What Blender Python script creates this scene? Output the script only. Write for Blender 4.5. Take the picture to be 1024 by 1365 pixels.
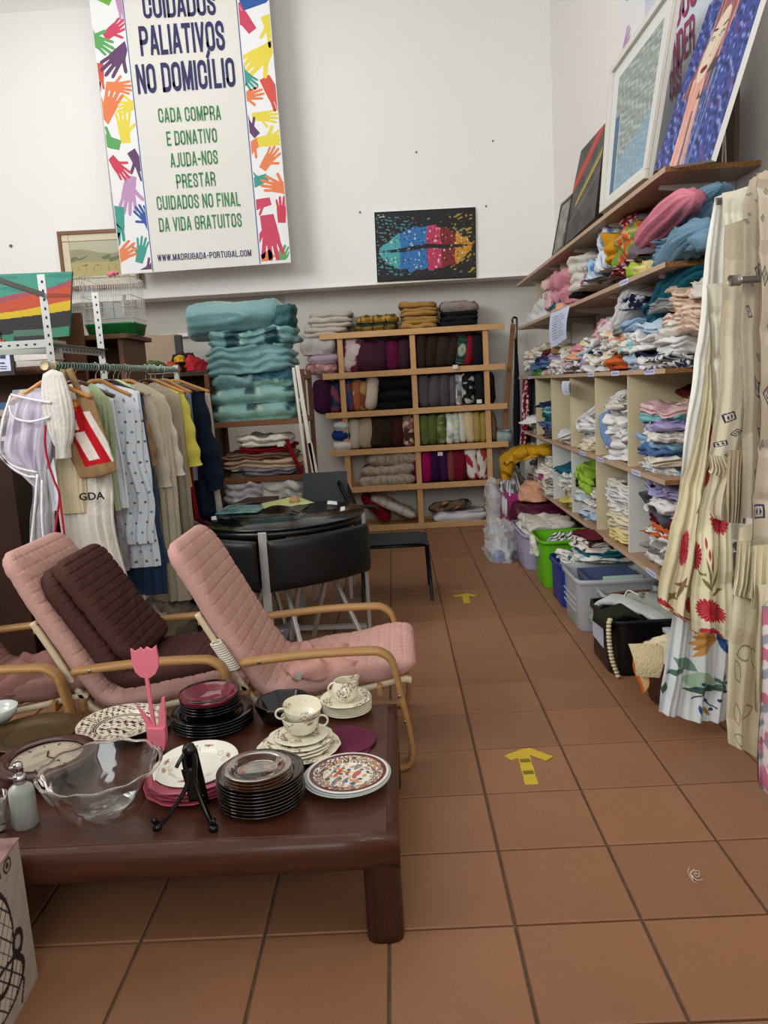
import bpy, math, random
import numpy as np
from mathutils import Vector, Matrix

for _o in list(bpy.data.objects):
    bpy.data.objects.remove(_o, do_unlink=True)
SC = bpy.context.scene
COLL = SC.collection
PI = math.pi

# ------------------------------------------------------------------ camera
CF, CPITCH, CROLL, CYAW, CH = 1035.09, 0.162455, -0.058593, -0.019402, 1.4266
_f = np.array([math.sin(CYAW)*math.cos(CPITCH), math.cos(CYAW)*math.cos(CPITCH), -math.sin(CPITCH)])
_r0 = np.array([math.cos(CYAW), -math.sin(CYAW), 0.0])
_u0 = np.cross(_r0, _f)
_r = math.cos(CROLL)*_r0 + math.sin(CROLL)*_u0
_u = -math.sin(CROLL)*_r0 + math.cos(CROLL)*_u0
camd = bpy.data.cameras.new('camera')
cam = bpy.data.objects.new('camera', camd); COLL.objects.link(cam)
cam.matrix_world = Matrix(((_r[0], _u[0], -_f[0], 0), (_r[1], _u[1], -_f[1], 0), (_r[2], _u[2], -_f[2], CH), (0, 0, 0, 1)))
camd.sensor_fit = 'VERTICAL'; camd.sensor_height = 36.0
camd.lens = CF/1365*36.0
camd.clip_start = 0.05; camd.clip_end = 60
SC.camera = cam

def P(x, y, X=None, Y=None, Z=None):
    """the world point seen at photo pixel (x, y) on the plane X=, Y= or Z="""
    d = _f + _r*(x-512)/CF - _u*(y-682.5)/CF
    o = np.array([0, 0, CH])
    ax, v = (0, X) if X is not None else (1, Y) if Y is not None else (2, Z)
    return o + (v-o[ax])/d[ax]*d

# ------------------------------------------------------------------ light
SC.view_settings.view_transform = 'Standard'
SC.view_settings.look = 'None'
SC.view_settings.gamma = 1.0
SC.view_settings.use_curve_mapping = False
SC.view_settings.exposure = 0.48
w = bpy.data.worlds.new('world'); SC.world = w; w.use_nodes = True
w.node_tree.nodes['Background'].inputs[0].default_value = (0.86, 0.92, 1.0, 1)
w.node_tree.nodes['Background'].inputs[1].default_value = 0.3

def area(name, loc, target, sx, sy, power, col=(1, 1, 1)):
    l = bpy.data.lights.new(name, 'AREA'); l.shape = 'RECTANGLE'; l.size = sx; l.size_y = sy
    l.energy = power; l.color = col
    o = bpy.data.objects.new(name, l); COLL.objects.link(o)
    o.location = loc
    o.rotation_euler = (Vector(target)-Vector(loc)).to_track_quat('-Z', 'Y').to_euler()
    return o
for _a in [('front_window_light', (-.2, -3.4, 3.35), (.2, 6, 2.6), 2.6, 2.5, 80, (.97, .985, 1)), ('left_window_light', (-4.88, 1.3, 3.85), (1.6, 5.4, 2.4), 5.2, 1.7, 330, (.98, .99, 1)), ('skylight', (-1.4, 4.9, 5.25), (-1.0, 4.9, 0), 3.4, 4.0, 60, (.98, .99, 1))]: area(*_a)

# ------------------------------------------------------------------ colour and materials
def lin(h):
    if isinstance(h, str):
        h = h.lstrip('#'); h = [int(h[i:i+2], 16)/255 for i in (0, 2, 4)]
    return tuple((c/12.92 if c <= .04045 else ((c+.055)/1.055)**2.4) for c in h)
def lin_np(a):
    a = np.clip(a, 0, 1)
    return np.where(a <= .04045, a/12.92, ((a+.055)/1.055)**2.4)
def hexa(h):
    h = h.lstrip('#'); return np.array([int(h[i:i+2], 16)/255 for i in (0, 2, 4)])

_mats = {}
def mat(name, col, rough=.6, spec=.4, metal=0, trans=0, alpha=1, ior=1.45, bump=0, bscale=60, bdetail=3,
        var=0, vscale=4, vcol=None, attr=False, coat=0, sheen=0, stretch=None, kind='noise', wave=0, wscale=30, subs=0):
    if name in _mats: return _mats[name]
    m = bpy.data.materials.new(name); m.use_nodes = True
    nt = m.node_tree; N = nt.nodes; L = nt.links
    b = N['Principled BSDF']
    c = (*lin(col), 1)
    b.inputs['Base Color'].default_value = c
    b.inputs['Roughness'].default_value = rough
    b.inputs['Specular IOR Level'].default_value = spec
    b.inputs['Metallic'].default_value = metal
    b.inputs['IOR'].default_value = ior
    b.inputs['Transmission Weight'].default_value = trans
    b.inputs['Alpha'].default_value = alpha
    b.inputs['Coat Weight'].default_value = coat
    if sheen:
        b.inputs['Sheen Weight'].default_value = sheen
    tc = N.new('ShaderNodeTexCoord'); src = tc.outputs['Object']
    if stretch:
        mp = N.new('ShaderNodeMapping'); mp.inputs['Scale'].default_value = stretch
        L.new(src, mp.inputs['Vector']); src = mp.outputs['Vector']
    colsock = None
    if attr:
        at = N.new('ShaderNodeAttribute'); at.attribute_name = 'Col'; colsock = at.outputs['Color']
    if var:
        nz = N.new('ShaderNodeTexNoise'); nz.inputs['Scale'].default_value = vscale; nz.inputs['Detail'].default_value = 4
        L.new(src, nz.inputs['Vector'])
        mx = N.new('ShaderNodeMix'); mx.data_type = 'RGBA'
        rp = N.new('ShaderNodeMapRange'); rp.inputs[1].default_value = .3; rp.inputs[2].default_value = .7
        rp.inputs[3].default_value = 0; rp.inputs[4].default_value = var
        L.new(nz.outputs['Fac'], rp.inputs[0]); L.new(rp.outputs[0], mx.inputs['Factor'])
        if colsock: L.new(colsock, mx.inputs['A'])
        else: mx.inputs['A'].default_value = c
        v2 = (*lin(vcol), 1) if vcol else tuple(x*.45 for x in c[:3])+(1,)
        mx.inputs['B'].default_value = v2
        colsock = mx.outputs['Result']
    if colsock: L.new(colsock, b.inputs['Base Color'])
    if bump:
        nb = N.new('ShaderNodeTexNoise'); nb.inputs['Scale'].default_value = bscale; nb.inputs['Detail'].default_value = bdetail
        L.new(src, nb.inputs['Vector'])
        hs = nb.outputs['Fac']
        bp = N.new('ShaderNodeBump'); bp.inputs['Strength'].default_value = bump; bp.inputs['Distance'].default_value = .01
        L.new(hs, bp.inputs['Height']); L.new(bp.outputs['Normal'], b.inputs['Normal'])
    _mats[name] = m
    return m
def cloth(col, name=None, **k):
    k.setdefault('rough', .88); k.setdefault('spec', .15); k.setdefault('bump', .35); k.setdefault('bscale', 90)
    k.setdefault('var', .18); k.setdefault('vscale', 9)
    return mat(name or 'cloth '+col, col, **k)

# ------------------------------------------------------------------ noise
def _dirs(seed, n):
    r = np.random.RandomState(seed % 2**31); d = r.normal(size=(n, 3)); d /= np.linalg.norm(d, axis=1)[:, None]
    return d*r.uniform(.6, 1.5, (n, 1)), r.uniform(0, 6.283, n)
def sn(p, seed=0, f=1.0, n=5):
    d, ph = _dirs(seed, n)
    return np.sin(p @ (d.T*f*6.283) + ph).sum(-1)/n**.5/1.2
def vn(p, seed, f, n=4):
    return np.stack([sn(p, seed*3+i, f, n) for i in range(3)], -1)
def rdg(p, seed, f, n=4):
    return 1-np.minimum(1, np.abs(sn(p, seed, f, n))*1.6)

# ------------------------------------------------------------------ mesh building
class MB:
    def __init__(s): s.v = []; s.f = []; s.c = []; s.n = 0
    def add(s, v, f, c=None):
        v = np.asarray(v, float).reshape(-1, 3)
        s.v.append(v); s.f += [tuple(int(i)+s.n for i in q) for q in f]
        if c is not None: s.c.append(np.broadcast_to(np.asarray(c, float), v.shape))
        s.n += len(v); return s
    def box(s, x0, x1, y0, y1, z0, z1, c=None):
        v = [(x, y, z) for z in (z0, z1) for y in (y0, y1) for x in (x0, x1)]
        return s.add(v, [(0, 2, 3, 1), (4, 5, 7, 6), (0, 1, 5, 4), (2, 6, 7, 3), (0, 4, 6, 2), (1, 3, 7, 5)], c)
    def obox(s, a, b, w, t, side=(0, 1, 0)):
        """bar from a to b: w wide along side, t thick"""
        a = np.array(a, float); b = np.array(b, float); d = b-a; d /= np.linalg.norm(d)
        sd = np.array(side, float); sd -= d*(sd@d); sd /= np.linalg.norm(sd); n = np.cross(d, sd)
        v = [q+sd*i*w/2+n*j*t/2 for q in (a, b) for i, j in ((-1, -1), (1, -1), (1, 1), (-1, 1))]
        return s.add(v, [(0, 1, 2, 3), (7, 6, 5, 4), (0, 4, 5, 1), (1, 5, 6, 2), (2, 6, 7, 3), (3, 7, 4, 0)])
    def grid(s, g, wrapu=False, wrapv=False, c=None, flip=False):
        nu, nv = g.shape[:2]
        i, j = np.meshgrid(np.arange(nu if wrapu else nu-1), np.arange(nv if wrapv else nv-1), indexing='ij')
        i2 = (i+1) % nu; j2 = (j+1) % nv
        q = np.stack([i*nv+j, i2*nv+j, i2*nv+j2, i*nv+j2], -1).reshape(-1, 4)
        if flip: q = q[:, ::-1]
        return s.add(g.reshape(-1, 3), q.tolist(), None if c is None else np.asarray(c).reshape(-1, 3))
    def sweep(s, path, w, t, side=(0, 1, 0), caps=True, round_=0):
        path = np.array(path, float); n = len(path)
        tg = np.gradient(path, axis=0); tg /= np.linalg.norm(tg, axis=1)[:, None]
        sd = np.tile(np.array(side, float), (n, 1)); sd -= tg*(sd*tg).sum(1)[:, None]; sd /= np.linalg.norm(sd, axis=1)[:, None]
        nm = np.cross(tg, sd)
        k = .7
        prof = [(-1, -k), (-k*1.1, -1), (k*1.1, -1), (1, -k), (1, k), (k*1.1, 1), (-k*1.1, 1), (-1, k)] if round_ else [(-1, -1), (1, -1), (1, 1), (-1, 1)]
        ww = np.broadcast_to(w, (n,)); tt = np.broadcast_to(t, (n,))
        g = np.stack([path+sd*(a*ww/2)[:, None]+nm*(b*tt/2)[:, None] for a, b in prof], 1)
        m = len(prof); base = s.n; s.grid(g, wrapv=True)
        if caps:
            s.f.append(tuple(base+i for i in range(m))); s.f.append(tuple(base+(n-1)*m+i for i in reversed(range(m))))
        return s
    def tube(s, path, r, k=8, caps=True, c=None):
        path = np.array(path, float); n = len(path)
        tg = np.gradient(path, axis=0); tg /= np.maximum(1e-9, np.linalg.norm(tg, axis=1))[:, None]
        a = np.array([0, 0, 1.]) if abs(tg[0][2]) < .9 else np.array([1., 0, 0])
        x = np.cross(tg[0], a); x /= np.linalg.norm(x); rings = []
        rr = np.broadcast_to(r, (n,)); th = np.arange(k)/k*2*PI
        for i in range(n):
            x = x-tg[i]*(x@tg[i]); x /= np.linalg.norm(x); y = np.cross(tg[i], x)
            rings.append(path[i]+rr[i]*(np.cos(th)[:, None]*x+np.sin(th)[:, None]*y))
        base = s.n; g = np.array(rings); s.grid(g, wrapv=True, c=None if c is None else np.broadcast_to(c, g.shape))
        if caps:
            s.f.append(tuple(base+i for i in reversed(range(k)))); s.f.append(tuple(base+(n-1)*k+i for i in range(k)))
        return s
    def lathe(s, prof, k=48, cx=0, cy=0, cz=0, sx=1, sy=1, cf=None, sq=None, wob=None):
        """prof: (r, z) points, bottom centre to top centre or closed"""
        th = np.arange(k)/k*2*PI; prof = np.array(prof, float)
        ct, st = np.cos(th), np.sin(th)
        R = np.ones(k)
        if sq: R = np.cos(PI/sq)/np.cos((th+PI/sq) % (2*PI/sq)-PI/sq)
        if wob is not None: R = R*wob(th)
        g = np.stack([prof[:, 0:1]*ct*R*sx+cx, prof[:, 0:1]*st*R*sy+cy, np.repeat(prof[:, 1:2], k, 1)+cz], -1)
        c = cf(g) if cf is not None else None
        return s.grid(g, wrapv=True, c=c)
    def xf(s, M):
        M = np.array(M); s.v = [v @ M[:3, :3].T + M[:3, 3] for v in s.v]; return s
    def rot(s, rx=0, ry=0, rz=0, loc=(0, 0, 0)):
        from mathutils import Euler
        M = Matrix.Translation(Vector(loc)) @ Euler((rx, ry, rz)).to_matrix().to_4x4()
        return s.xf(M)
    def shift(s, d):
        s.v = [v+np.array(d, float) for v in s.v]; return s
    def mesh(s, name, smooth=True):
        me = bpy.data.meshes.new(name)
        v = np.concatenate(s.v) if s.v else np.zeros((0, 3))
        me.from_pydata(v.tolist(), [], s.f)
        if s.c and sum(len(c) for c in s.c) == len(v):
            a = me.color_attributes.new('Col', 'FLOAT_COLOR', 'POINT')
            c = np.concatenate([lin_np(np.concatenate(s.c)), np.ones((len(v), 1))], 1)
            a.data.foreach_set('color', c.astype(np.float32).ravel())
        if smooth: me.polygons.foreach_set('use_smooth', np.ones(len(me.polygons), bool))
        me.update(); return me

def thing(name, label=None, cat=None, loc=(0, 0, 0), rz=0, group=None, rot=None):
    o = bpy.data.objects.new(name, None); COLL.objects.link(o); o.empty_display_size = .05
    o.location = loc; o.rotation_euler = rot if rot else (0, 0, rz)
    return tag(o, label, cat, group)
def tag(o, label=None, cat=None, group=None, kind=None):
    if label: o['label'] = label
    if cat: o['category'] = cat
    if group: o['group'] = group
    if kind: o['kind'] = kind
    return o
def obj(name, mb, m, parent=None, smooth=True, bevel=0, label=None, cat=None, group=None, kind=None, loc=(0, 0, 0), rot=(0, 0, 0), world=False, crease=None, solid=0, origin=None):
    """one mesh object; world=True: mb is in world coordinates and the parent is unrotated"""
    if isinstance(mb, MB):
        if world and parent is not None: mb.shift(-np.array(parent.location))
        if origin is not None: mb.shift(-np.array(origin, float)); loc = tuple(origin)
        me = mb.mesh(name, smooth)
    else: me = mb
    o = bpy.data.objects.new(name, me); COLL.objects.link(o)
    if m is not None:
        if len(me.materials) == 0: me.materials.append(m)
        elif me.materials[0] != m:
            o.material_slots[0].link = 'OBJECT'; o.material_slots[0].material = m
    o.location = loc; o.rotation_euler = rot
    if parent is not None: o.parent = parent
    if solid:
        md = o.modifiers.new('s', 'SOLIDIFY'); md.thickness = solid; md.offset = 0
    if bevel:
        md = o.modifiers.new('b', 'BEVEL'); md.width = bevel; md.segments = 2; md.limit_method = 'ANGLE'; md.angle_limit = .8
    if smooth and bevel:
        pass
    return tag(o, label, cat, group, kind)
def struct(name, mb, m, **k):
    return obj(name, mb, m, kind='structure', **k)
def copy_tree(o, parent=None):
    c = o.copy(); COLL.objects.link(c)
    if parent is not None: c.parent = parent
    for ch in [x for x in bpy.data.objects if x.parent == o]: copy_tree(ch, c)
    return c
_kids = {}
def dup(root, kids, loc=None, rot=None, label=None, group=None):
    c = root.copy(); COLL.objects.link(c)
    for k in kids:
        d = k.copy(); COLL.objects.link(d); d.parent = c
    if loc is not None: c.location = loc
    if rot is not None: c.rotation_euler = rot
    if label: c['label'] = label
    if group: c['group'] = group
    return c

def smoothpath(pts, n=40):
    """Catmull-Rom through points"""
    p = np.array(pts, float); p = np.vstack([2*p[0]-p[1], p, 2*p[-1]-p[-2]])
    out = []; m = len(p)-3; per = max(2, n//m)
    for i in range(m):
        t = np.linspace(0, 1, per, endpoint=False)[:, None]
        a, b, c, d = p[i:i+4]
        out.append(.5*((2*b)+(-a+c)*t+(2*a-5*b+4*c-d)*t*t+(-a+3*b-3*c+d)*t**3))
    out.append(p[-2][None]); return np.vstack(out)

def pillow(w, h, t, seed=0, nu=26, wr=.006, pinch=.12, cf=None, sag=0):
    """cushion in local XZ, thickness along Y"""
    u = np.sin(np.linspace(-PI/2, PI/2, nu)); U, V = np.meshgrid(u, u, indexing='ij')
    k = 1-pinch*(U**2*V**2)
    X = U*w/2*(k); Z = V*h/2*(k)
    T = t/2*np.power(np.clip((1-U**4)*(1-V**4), 0, 1), .42)
    mb = MB()
    for sg in (-1, 1):
        g = np.stack([X, sg*T, Z], -1)
        nz = sn(g, seed+sg, 5)*.6+rdg(g, seed+5+sg, 7)*.8
        edge = np.clip((1-U**2)*(1-V**2)*6, 0, 1)
        g[..., 1] += sg*nz*wr*edge
        q = vn(np.stack([X, 0*X, Z], -1), seed+20, 4)*wr
        g = g+q
        if sag: g[..., 2] -= sag*(U**2)*.5
        mb.grid(g, c=cf(g, U, V) if cf else None, flip=(sg > 0))
    return mb

def rring(k, n=5.0):
    th = np.arange(k)/k*2*PI; c, s = np.cos(th), np.sin(th)
    R = (np.abs(c)**n+np.abs(s)**n)**(-1/n)
    return c*R, s*R
def fold(w, d, h, layers=2, seed=0, amp=.006, k=52, jig=.05, groove=.05, cf=None, slump=.0, f=4.0):
    """folded cloth, base centre at origin; w along x, d along y"""
    r = np.random.RandomState((seed+77) % 2**31)
    if cf: k = max(k, 120)
    cx, cy = rring(k)
    rings = []; per = 6 if cf else 4
    # top
    prof = [(0, 1.0, 0), (.35, 1, 0), (.7, 1, 0), (.88, .995, 0)]
    for L in range(layers):
        a = 1-L/layers; b = 1-(L+1)/layers
        dx, dy, ds = r.uniform(-jig, jig, 3)
        for q in range(per+1):
            fr = q/per
            bul = math.sqrt(max(0, math.sin(PI*(.06+.88*fr))))
            prof.append((1-groove*(1-bul)+ds*.6, a+(b-a)*(.03+.94*fr), (dx*.5, dy*.5)))
    prof += [(.85, 0, 0), (.4, 0, 0), (0, 0, 0)]
    G = []
    for s_, z, off in prof:
        ox, oy = off if off else (0, 0)
        G.append(np.stack([w/2*(cx*s_+ox), d/2*(cy*s_+oy), np.full(k, z*h)], -1))
    g = np.array(G)
    q = vn(g, seed, f)*amp
    cr = (rdg(g, seed+9, f*1.3)-.5)[..., None]*amp*1.4
    rad = g.copy(); rad[..., 2] = 0; nr = np.linalg.norm(rad, axis=-1, keepdims=True)+1e-6
    q2 = vn(g, seed+13, f*2.7)*amp*.35; cr2 = (rdg(g*np.array([1, 1, .6]), seed+19, f*3.1)-.5)[..., None]*amp*.9
    wvz = sn(g*np.array([1, 1, 0]), seed+23, f*1.4)*min(.35*h/max(1, layers), amp*1.2)
    g2 = g+q*np.array([1, 1, .9])+q2+(cr+cr2)*rad/nr
    g2[..., 2] += wvz*np.clip(nr[..., 0]/(w/2)*1.5-.5, 0, 1)*(g[..., 2] > h*.02)
    top = (g[..., 2:3] > h*.98)*1.0
    g2[..., 2:3] += top*((rdg(g, seed+4, f)[..., None]-.4)*amp*1.5)
    if slump: g2[..., 2] *= 1-slump*np.clip(nr[..., 0]/(w/2), 0, 1)**2
    g2[..., 2] = np.maximum(g2[..., 2], 0) * (g[..., 2] > 1e-6)
    return MB().grid(g2, wrapv=True, c=cf(g2) if cf else None)

def heap(w, d, h, seed=0, amp=.012, nu=52, nv=24, f=5, cf=None):
    """crumpled cloth mound, base centre at origin"""
    th = np.arange(nu)/nu*2*PI; ph = np.linspace(PI/2, 0, nv)
    TH, PH = np.meshgrid(ph, th, indexing='ij'); e = .65
    c = np.sign(np.cos(TH))*np.abs(np.cos(TH))**e
    g = np.stack([w/2*c*np.cos(PH), d/2*c*np.sin(PH), h*np.abs(np.sin(TH))**.8], -1)
    g += vn(g, seed, f)*amp+vn(g, seed+50, f*2.1)*amp*.45
    g += vn(g, seed+70, f*4)*amp*.2
    g += (rdg(g, seed+29, f*3.2)[..., None]-.5)*amp*1.1*g/(np.linalg.norm(g, axis=-1, keepdims=True)+.02)
    g += (rdg(g, seed+9, f*1.5)[..., None]-.5)*amp*1.9*g/(np.linalg.norm(g, axis=-1, keepdims=True)+.02)
    g[..., 2] = np.maximum(g[..., 2], 0.0)
    b = g[-1:].copy(); b[..., 2] = 0; b2 = b.copy(); b2[..., :2] *= .02
    g = np.concatenate([g, b, b2])
    return MB().grid(g, wrapv=True, c=cf(g) if cf else None)

def hangcloth(L, R, nrm, pleats=5, depth=.02, seed=0, thick=.004, nu=60, nv=90, cf=None, bot=None, topflat=.0, taper=None, wav=.008):
    """hanging cloth between a left-edge and a right-edge polyline (world, top to bottom), pleated along nrm; a closed thin sheet"""
    L = smoothpath(L, nv) if len(L) > 2 else np.linspace(L[0], L[1], nv+1)
    R = smoothpath(R, nv) if len(R) > 2 else np.linspace(R[0], R[1], nv+1)
    t = np.linspace(0, 1, nv)
    def rs(q): 
        s = np.linspace(0, 1, len(q)); return np.stack([np.interp(t, s, q[:, i]) for i in range(3)], -1)
    L = rs(L); R = rs(R)
    u = np.linspace(0, 1, nu); U, V = np.meshgrid(u, t, indexing='ij')
    g = L[None]*(1-U[..., None])+R[None]*U[..., None]
    n = np.array(nrm, float); n /= np.linalg.norm(n)
    rr = np.random.RandomState(seed % 2**31)
    uu = U+.035*np.sin(V*4+seed)+.03*np.sin(U*9+seed*2+V*2.2)
    wv = np.sin(uu*pleats*2*PI+seed)+.45*np.sin(uu*pleats*2.37*2*PI+V*1.3+seed*3)
    amp = depth*(topflat+(1-topflat)*np.clip(V*1.6, 0, 1))
    if taper is not None: amp = amp*taper(U, V)
    dsp = wv*amp+sn(g, seed, 2.2)*wav+(rdg(g, seed+3, 3.0)-.5)*wav*1.2
    g = g+dsp[..., None]*n
    if bot is not None: g[..., 2] += bot(U, V)
    c = cf(U, V, g) if cf else None
    mb = MB(); mb.grid(g, c=c)
    iu = np.unique(np.append(np.arange(0, nu, 3), nu-1)); iv = np.unique(np.append(np.arange(0, nv, 3), nv-1))
    gb = (g+n*thick)[np.ix_(iu, iv)]; mb.grid(gb, c=None if c is None else c[np.ix_(iu, iv)], flip=True)
    return mb

def text_mesh(s, size, depth=.001, sx=1.0, bold=0.0, align='CENTER', spacing=1.0):
    cu = bpy.data.curves.new('lettering', 'FONT'); cu.body = s; cu.size = size; cu.extrude = depth
    cu.align_x = align; cu.align_y = 'CENTER'; cu.offset = bold; cu.space_character = spacing; cu.resolution_u = 3
    o = bpy.data.objects.new('lettering', cu); COLL.objects.link(o)
    dg = bpy.context.evaluated_depsgraph_get(); me = bpy.data.meshes.new_from_object(o.evaluated_get(dg))
    bpy.data.objects.remove(o, do_unlink=True); bpy.data.curves.remove(cu)
    for v in me.vertices: v.co.x *= sx
    return me

def panel(w, h, nu, nv, cf, t=.02):
    """flat picture in local XZ facing -Y, box of depth t behind; cf(u,v)->rgb with u,v in 0..1, v up"""
    u = np.linspace(0, 1, nu); v = np.linspace(0, 1, nv); U, V = np.meshgrid(u, v, indexing='ij')
    g = np.stack([(U-.5)*w, 0*U, (V-.5)*h], -1)
    return MB().grid(g, c=cf(U, V))

def mixc(base, col, m):
    m = np.clip(m, 0, 1)[..., None]; return base*(1-m)+np.asarray(col)*m
def sstep(a, b, x): 
    t = np.clip((x-a)/(b-a), 0, 1); return t*t*(3-2*t)
ORD = ['first', 'second', 'third', 'fourth', 'fifth', 'sixth', 'seventh', 'eighth', 'ninth', 'tenth', 'eleventh', 'twelfth', 'thirteenth', 'fourteenth']

# ------------------------------------------------------------------ setting
WY = 7.6      # face of the upper back wall
WL = 8.02     # lower, recessed back wall
WX = 1.60     # right wall
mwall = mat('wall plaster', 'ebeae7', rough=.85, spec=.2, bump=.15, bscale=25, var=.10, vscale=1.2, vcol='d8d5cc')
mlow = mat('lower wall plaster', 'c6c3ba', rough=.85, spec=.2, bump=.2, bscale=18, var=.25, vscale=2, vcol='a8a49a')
mright = mat('right wall plaster', 'ece9e3', rough=.9, spec=.15, bump=.5, bscale=120, var=.1, vscale=2, vcol='dedad2')
mceil = mat('ceiling paint', 'e8e6e0', rough=.9)
mgrout = mat('grout', '5d4c40', rough=.95, spec=.1, bump=.4, bscale=200, var=.3, vscale=30, vcol='8a7a68')

def tile_mat():
    m = mat('terracotta tile', '8c6347', rough=.42, spec=.35, bump=.10, bscale=35, var=.35, vscale=2.2, vcol='765037')
    nt = m.node_tree; b = nt.nodes['Principled BSDF']; L = nt.links
    old = b.inputs['Base Color'].links[0].from_socket
    oi = nt.nodes.new('ShaderNodeObjectInfo'); hs = nt.nodes.new('ShaderNodeHueSaturation')
    mr = nt.nodes.new('ShaderNodeMapRange'); mr.inputs[3].default_value = .90; mr.inputs[4].default_value = 1.10
    L.new(oi.outputs['Random'], mr.inputs[0]); L.new(mr.outputs[0], hs.inputs['Value']); L.new(old, hs.inputs['Color'])
    L.new(hs.outputs['Color'], b.inputs['Base Color'])
    nz = nt.nodes.new('ShaderNodeTexNoise'); nz.inputs['Scale'].default_value = 14; r2 = nt.nodes.new('ShaderNodeMapRange')
    r2.inputs[3].default_value = .30; r2.inputs[4].default_value = .55
    L.new(nz.outputs['Fac'], r2.inputs[0]); L.new(r2.outputs[0], b.inputs['Roughness'])
    return m
mtile = tile_mat()
floor = struct('floor', MB().box(-5, WX, -3.5, WL, -.10, -.009), mgrout, smooth=False)
T = .333; TX0, TY0 = .24633, 1.51756; th_ = (T-.008)/2
def tile_mb(cx, cy, mb=None):
    mb = mb or MB(); e = .003
    v = []
    for (s, z) in ((th_, -.0125), (th_, -.0028), (th_-e, 0)):
        v += [(cx-s, cy-s, z), (cx+s, cy-s, z), (cx+s, cy+s, z), (cx-s, cy+s, z)]
    f = [(8, 9, 10, 11)]
    for b_ in (0, 4):
        for i in range(4): f.append((b_+i, b_+(i+1) % 4, b_+4+(i+1) % 4, b_+4+i))
    return mb.add(v, f)
tme = tile_mb(0, 0).mesh('floor_tile', smooth=False); tme.materials.append(mtile)
rest = MB()
for r_ in range(-16, 20):
    for c_ in range(-16, 5):
        x, y = TX0+(c_-.5)*T, TY0+(r_+.5)*T
        if x > WX+.05 or x < -5: continue
        if r_ >= -1 and c_ >= -6:
            obj('floor_tile', tme, None, floor, loc=(x, y, 0))
        else: tile_mb(x, y, rest)
obj('far_tiles', rest, mtile, floor, smooth=False, kind='stuff')

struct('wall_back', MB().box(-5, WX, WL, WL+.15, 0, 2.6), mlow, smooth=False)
ub = MB().box(-5, WX, WY, WL+.15, 2.375, 5.3)
struct('wall_back_upper', ub, mwall, smooth=False)
struct('trim_1', MB().box(-5, WX-.001, WY-.012, WY+.05, 2.36, 2.378), mat('beam edge', 'efece2', rough=.7), smooth=False)
struct('trim_2', MB().box(-4.9, -2.5, WY-.05, WY-.001, 2.52, 4.90), mat('white wall board', 'f3f2ee', rough=.7, var=.06, vscale=1, vcol='e0ddd2'), smooth=False, bevel=.004)
struct('wall_right', MB().box(WX, WX+.15, -3.5, WL+.15, 0, 5.3), mright, smooth=False)
struct('wall_left', MB().box(-5.15, -5, -3.5, WL+.15, 0, 5.3), mwall, smooth=False)
struct('ceiling', MB().box(-5.15, WX+.15, -3.65, WL+.15, 5.3, 5.4), mceil, smooth=False)
rw = MB()
rw.box(-5, WX, -3.65, -3.5, 0, 2.0).box(-5, WX, -3.65, -3.5, 4.7, 5.3).box(-5, -4.6, -3.65, -3.5, 2.0, 4.7).box(1.2, WX, -3.65, -3.5, 2.0, 4.7)
struct('wall_front', rw, mwall, smooth=False)
wf = MB()
for x in (-4.6, -2.7, -.8, 1.13): wf.box(x, x+.07, -3.62, -3.55, 2.0, 4.7)
for z in (2.0, 3.3, 4.63): wf.box(-4.6, 1.2, -3.62, -3.55, z, z+.07)
struct('window_1', wf, mat('window frame', 'dddddd', rough=.4), smooth=False)
wl_ = MB()
for y in (-1.4, .4, 2.2, 4.0): wl_.box(-4.99, -4.93, y, y+.06, 2.9, 4.8)
for z in (2.9, 4.74): wl_.box(-4.99, -4.93, -1.4, 4.06, z, z+.06)
struct('window_2', wl_, mat('window frame', 'dddddd', rough=.4), smooth=False)
# lower wall: the lighter pier right of the step, ledge and recess
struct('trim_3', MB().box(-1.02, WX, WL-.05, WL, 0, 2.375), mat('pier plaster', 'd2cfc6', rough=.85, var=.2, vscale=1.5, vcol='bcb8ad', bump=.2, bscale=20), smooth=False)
p0 = P(350, 440, Y=WL-.04)
struct('trim_4', MB().box(-2.3, -1.03, WL-.09, WL, p0[2]-.02, p0[2]+.015), mat('white ledge', 'e6e4dc', rough=.6), smooth=False)
for i_, (a, b) in enumerate(((555, 203), (480, 283), (648, 275), (657, 188))):
    q = P(a, b, Y=WY)
    mb = MB().tube([(q[0], WY-.012, q[2]), (q[0], WY+.01, q[2])], .008, 8)
    tag(obj('screw', mb, mat('old screw', '8c7a58', rough=.5, metal=.6)), ['small brass screw high on the back wall above the lips painting', 'small screw in the wall left of the lips painting', 'small screw in the wall right of the lips painting', 'topmost faint screw on the back wall near the right corner'][i_], 'screw')
q = P(15, 328, Y=WY-.05)
tag(obj('screw', MB().tube([(q[0], WY-.065, q[2]), (q[0], WY-.04, q[2])], .014, 8), mat('old screw', '8c7a58')), 'small dark screw in the white board at the left edge above the painting', 'screw')
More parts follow.
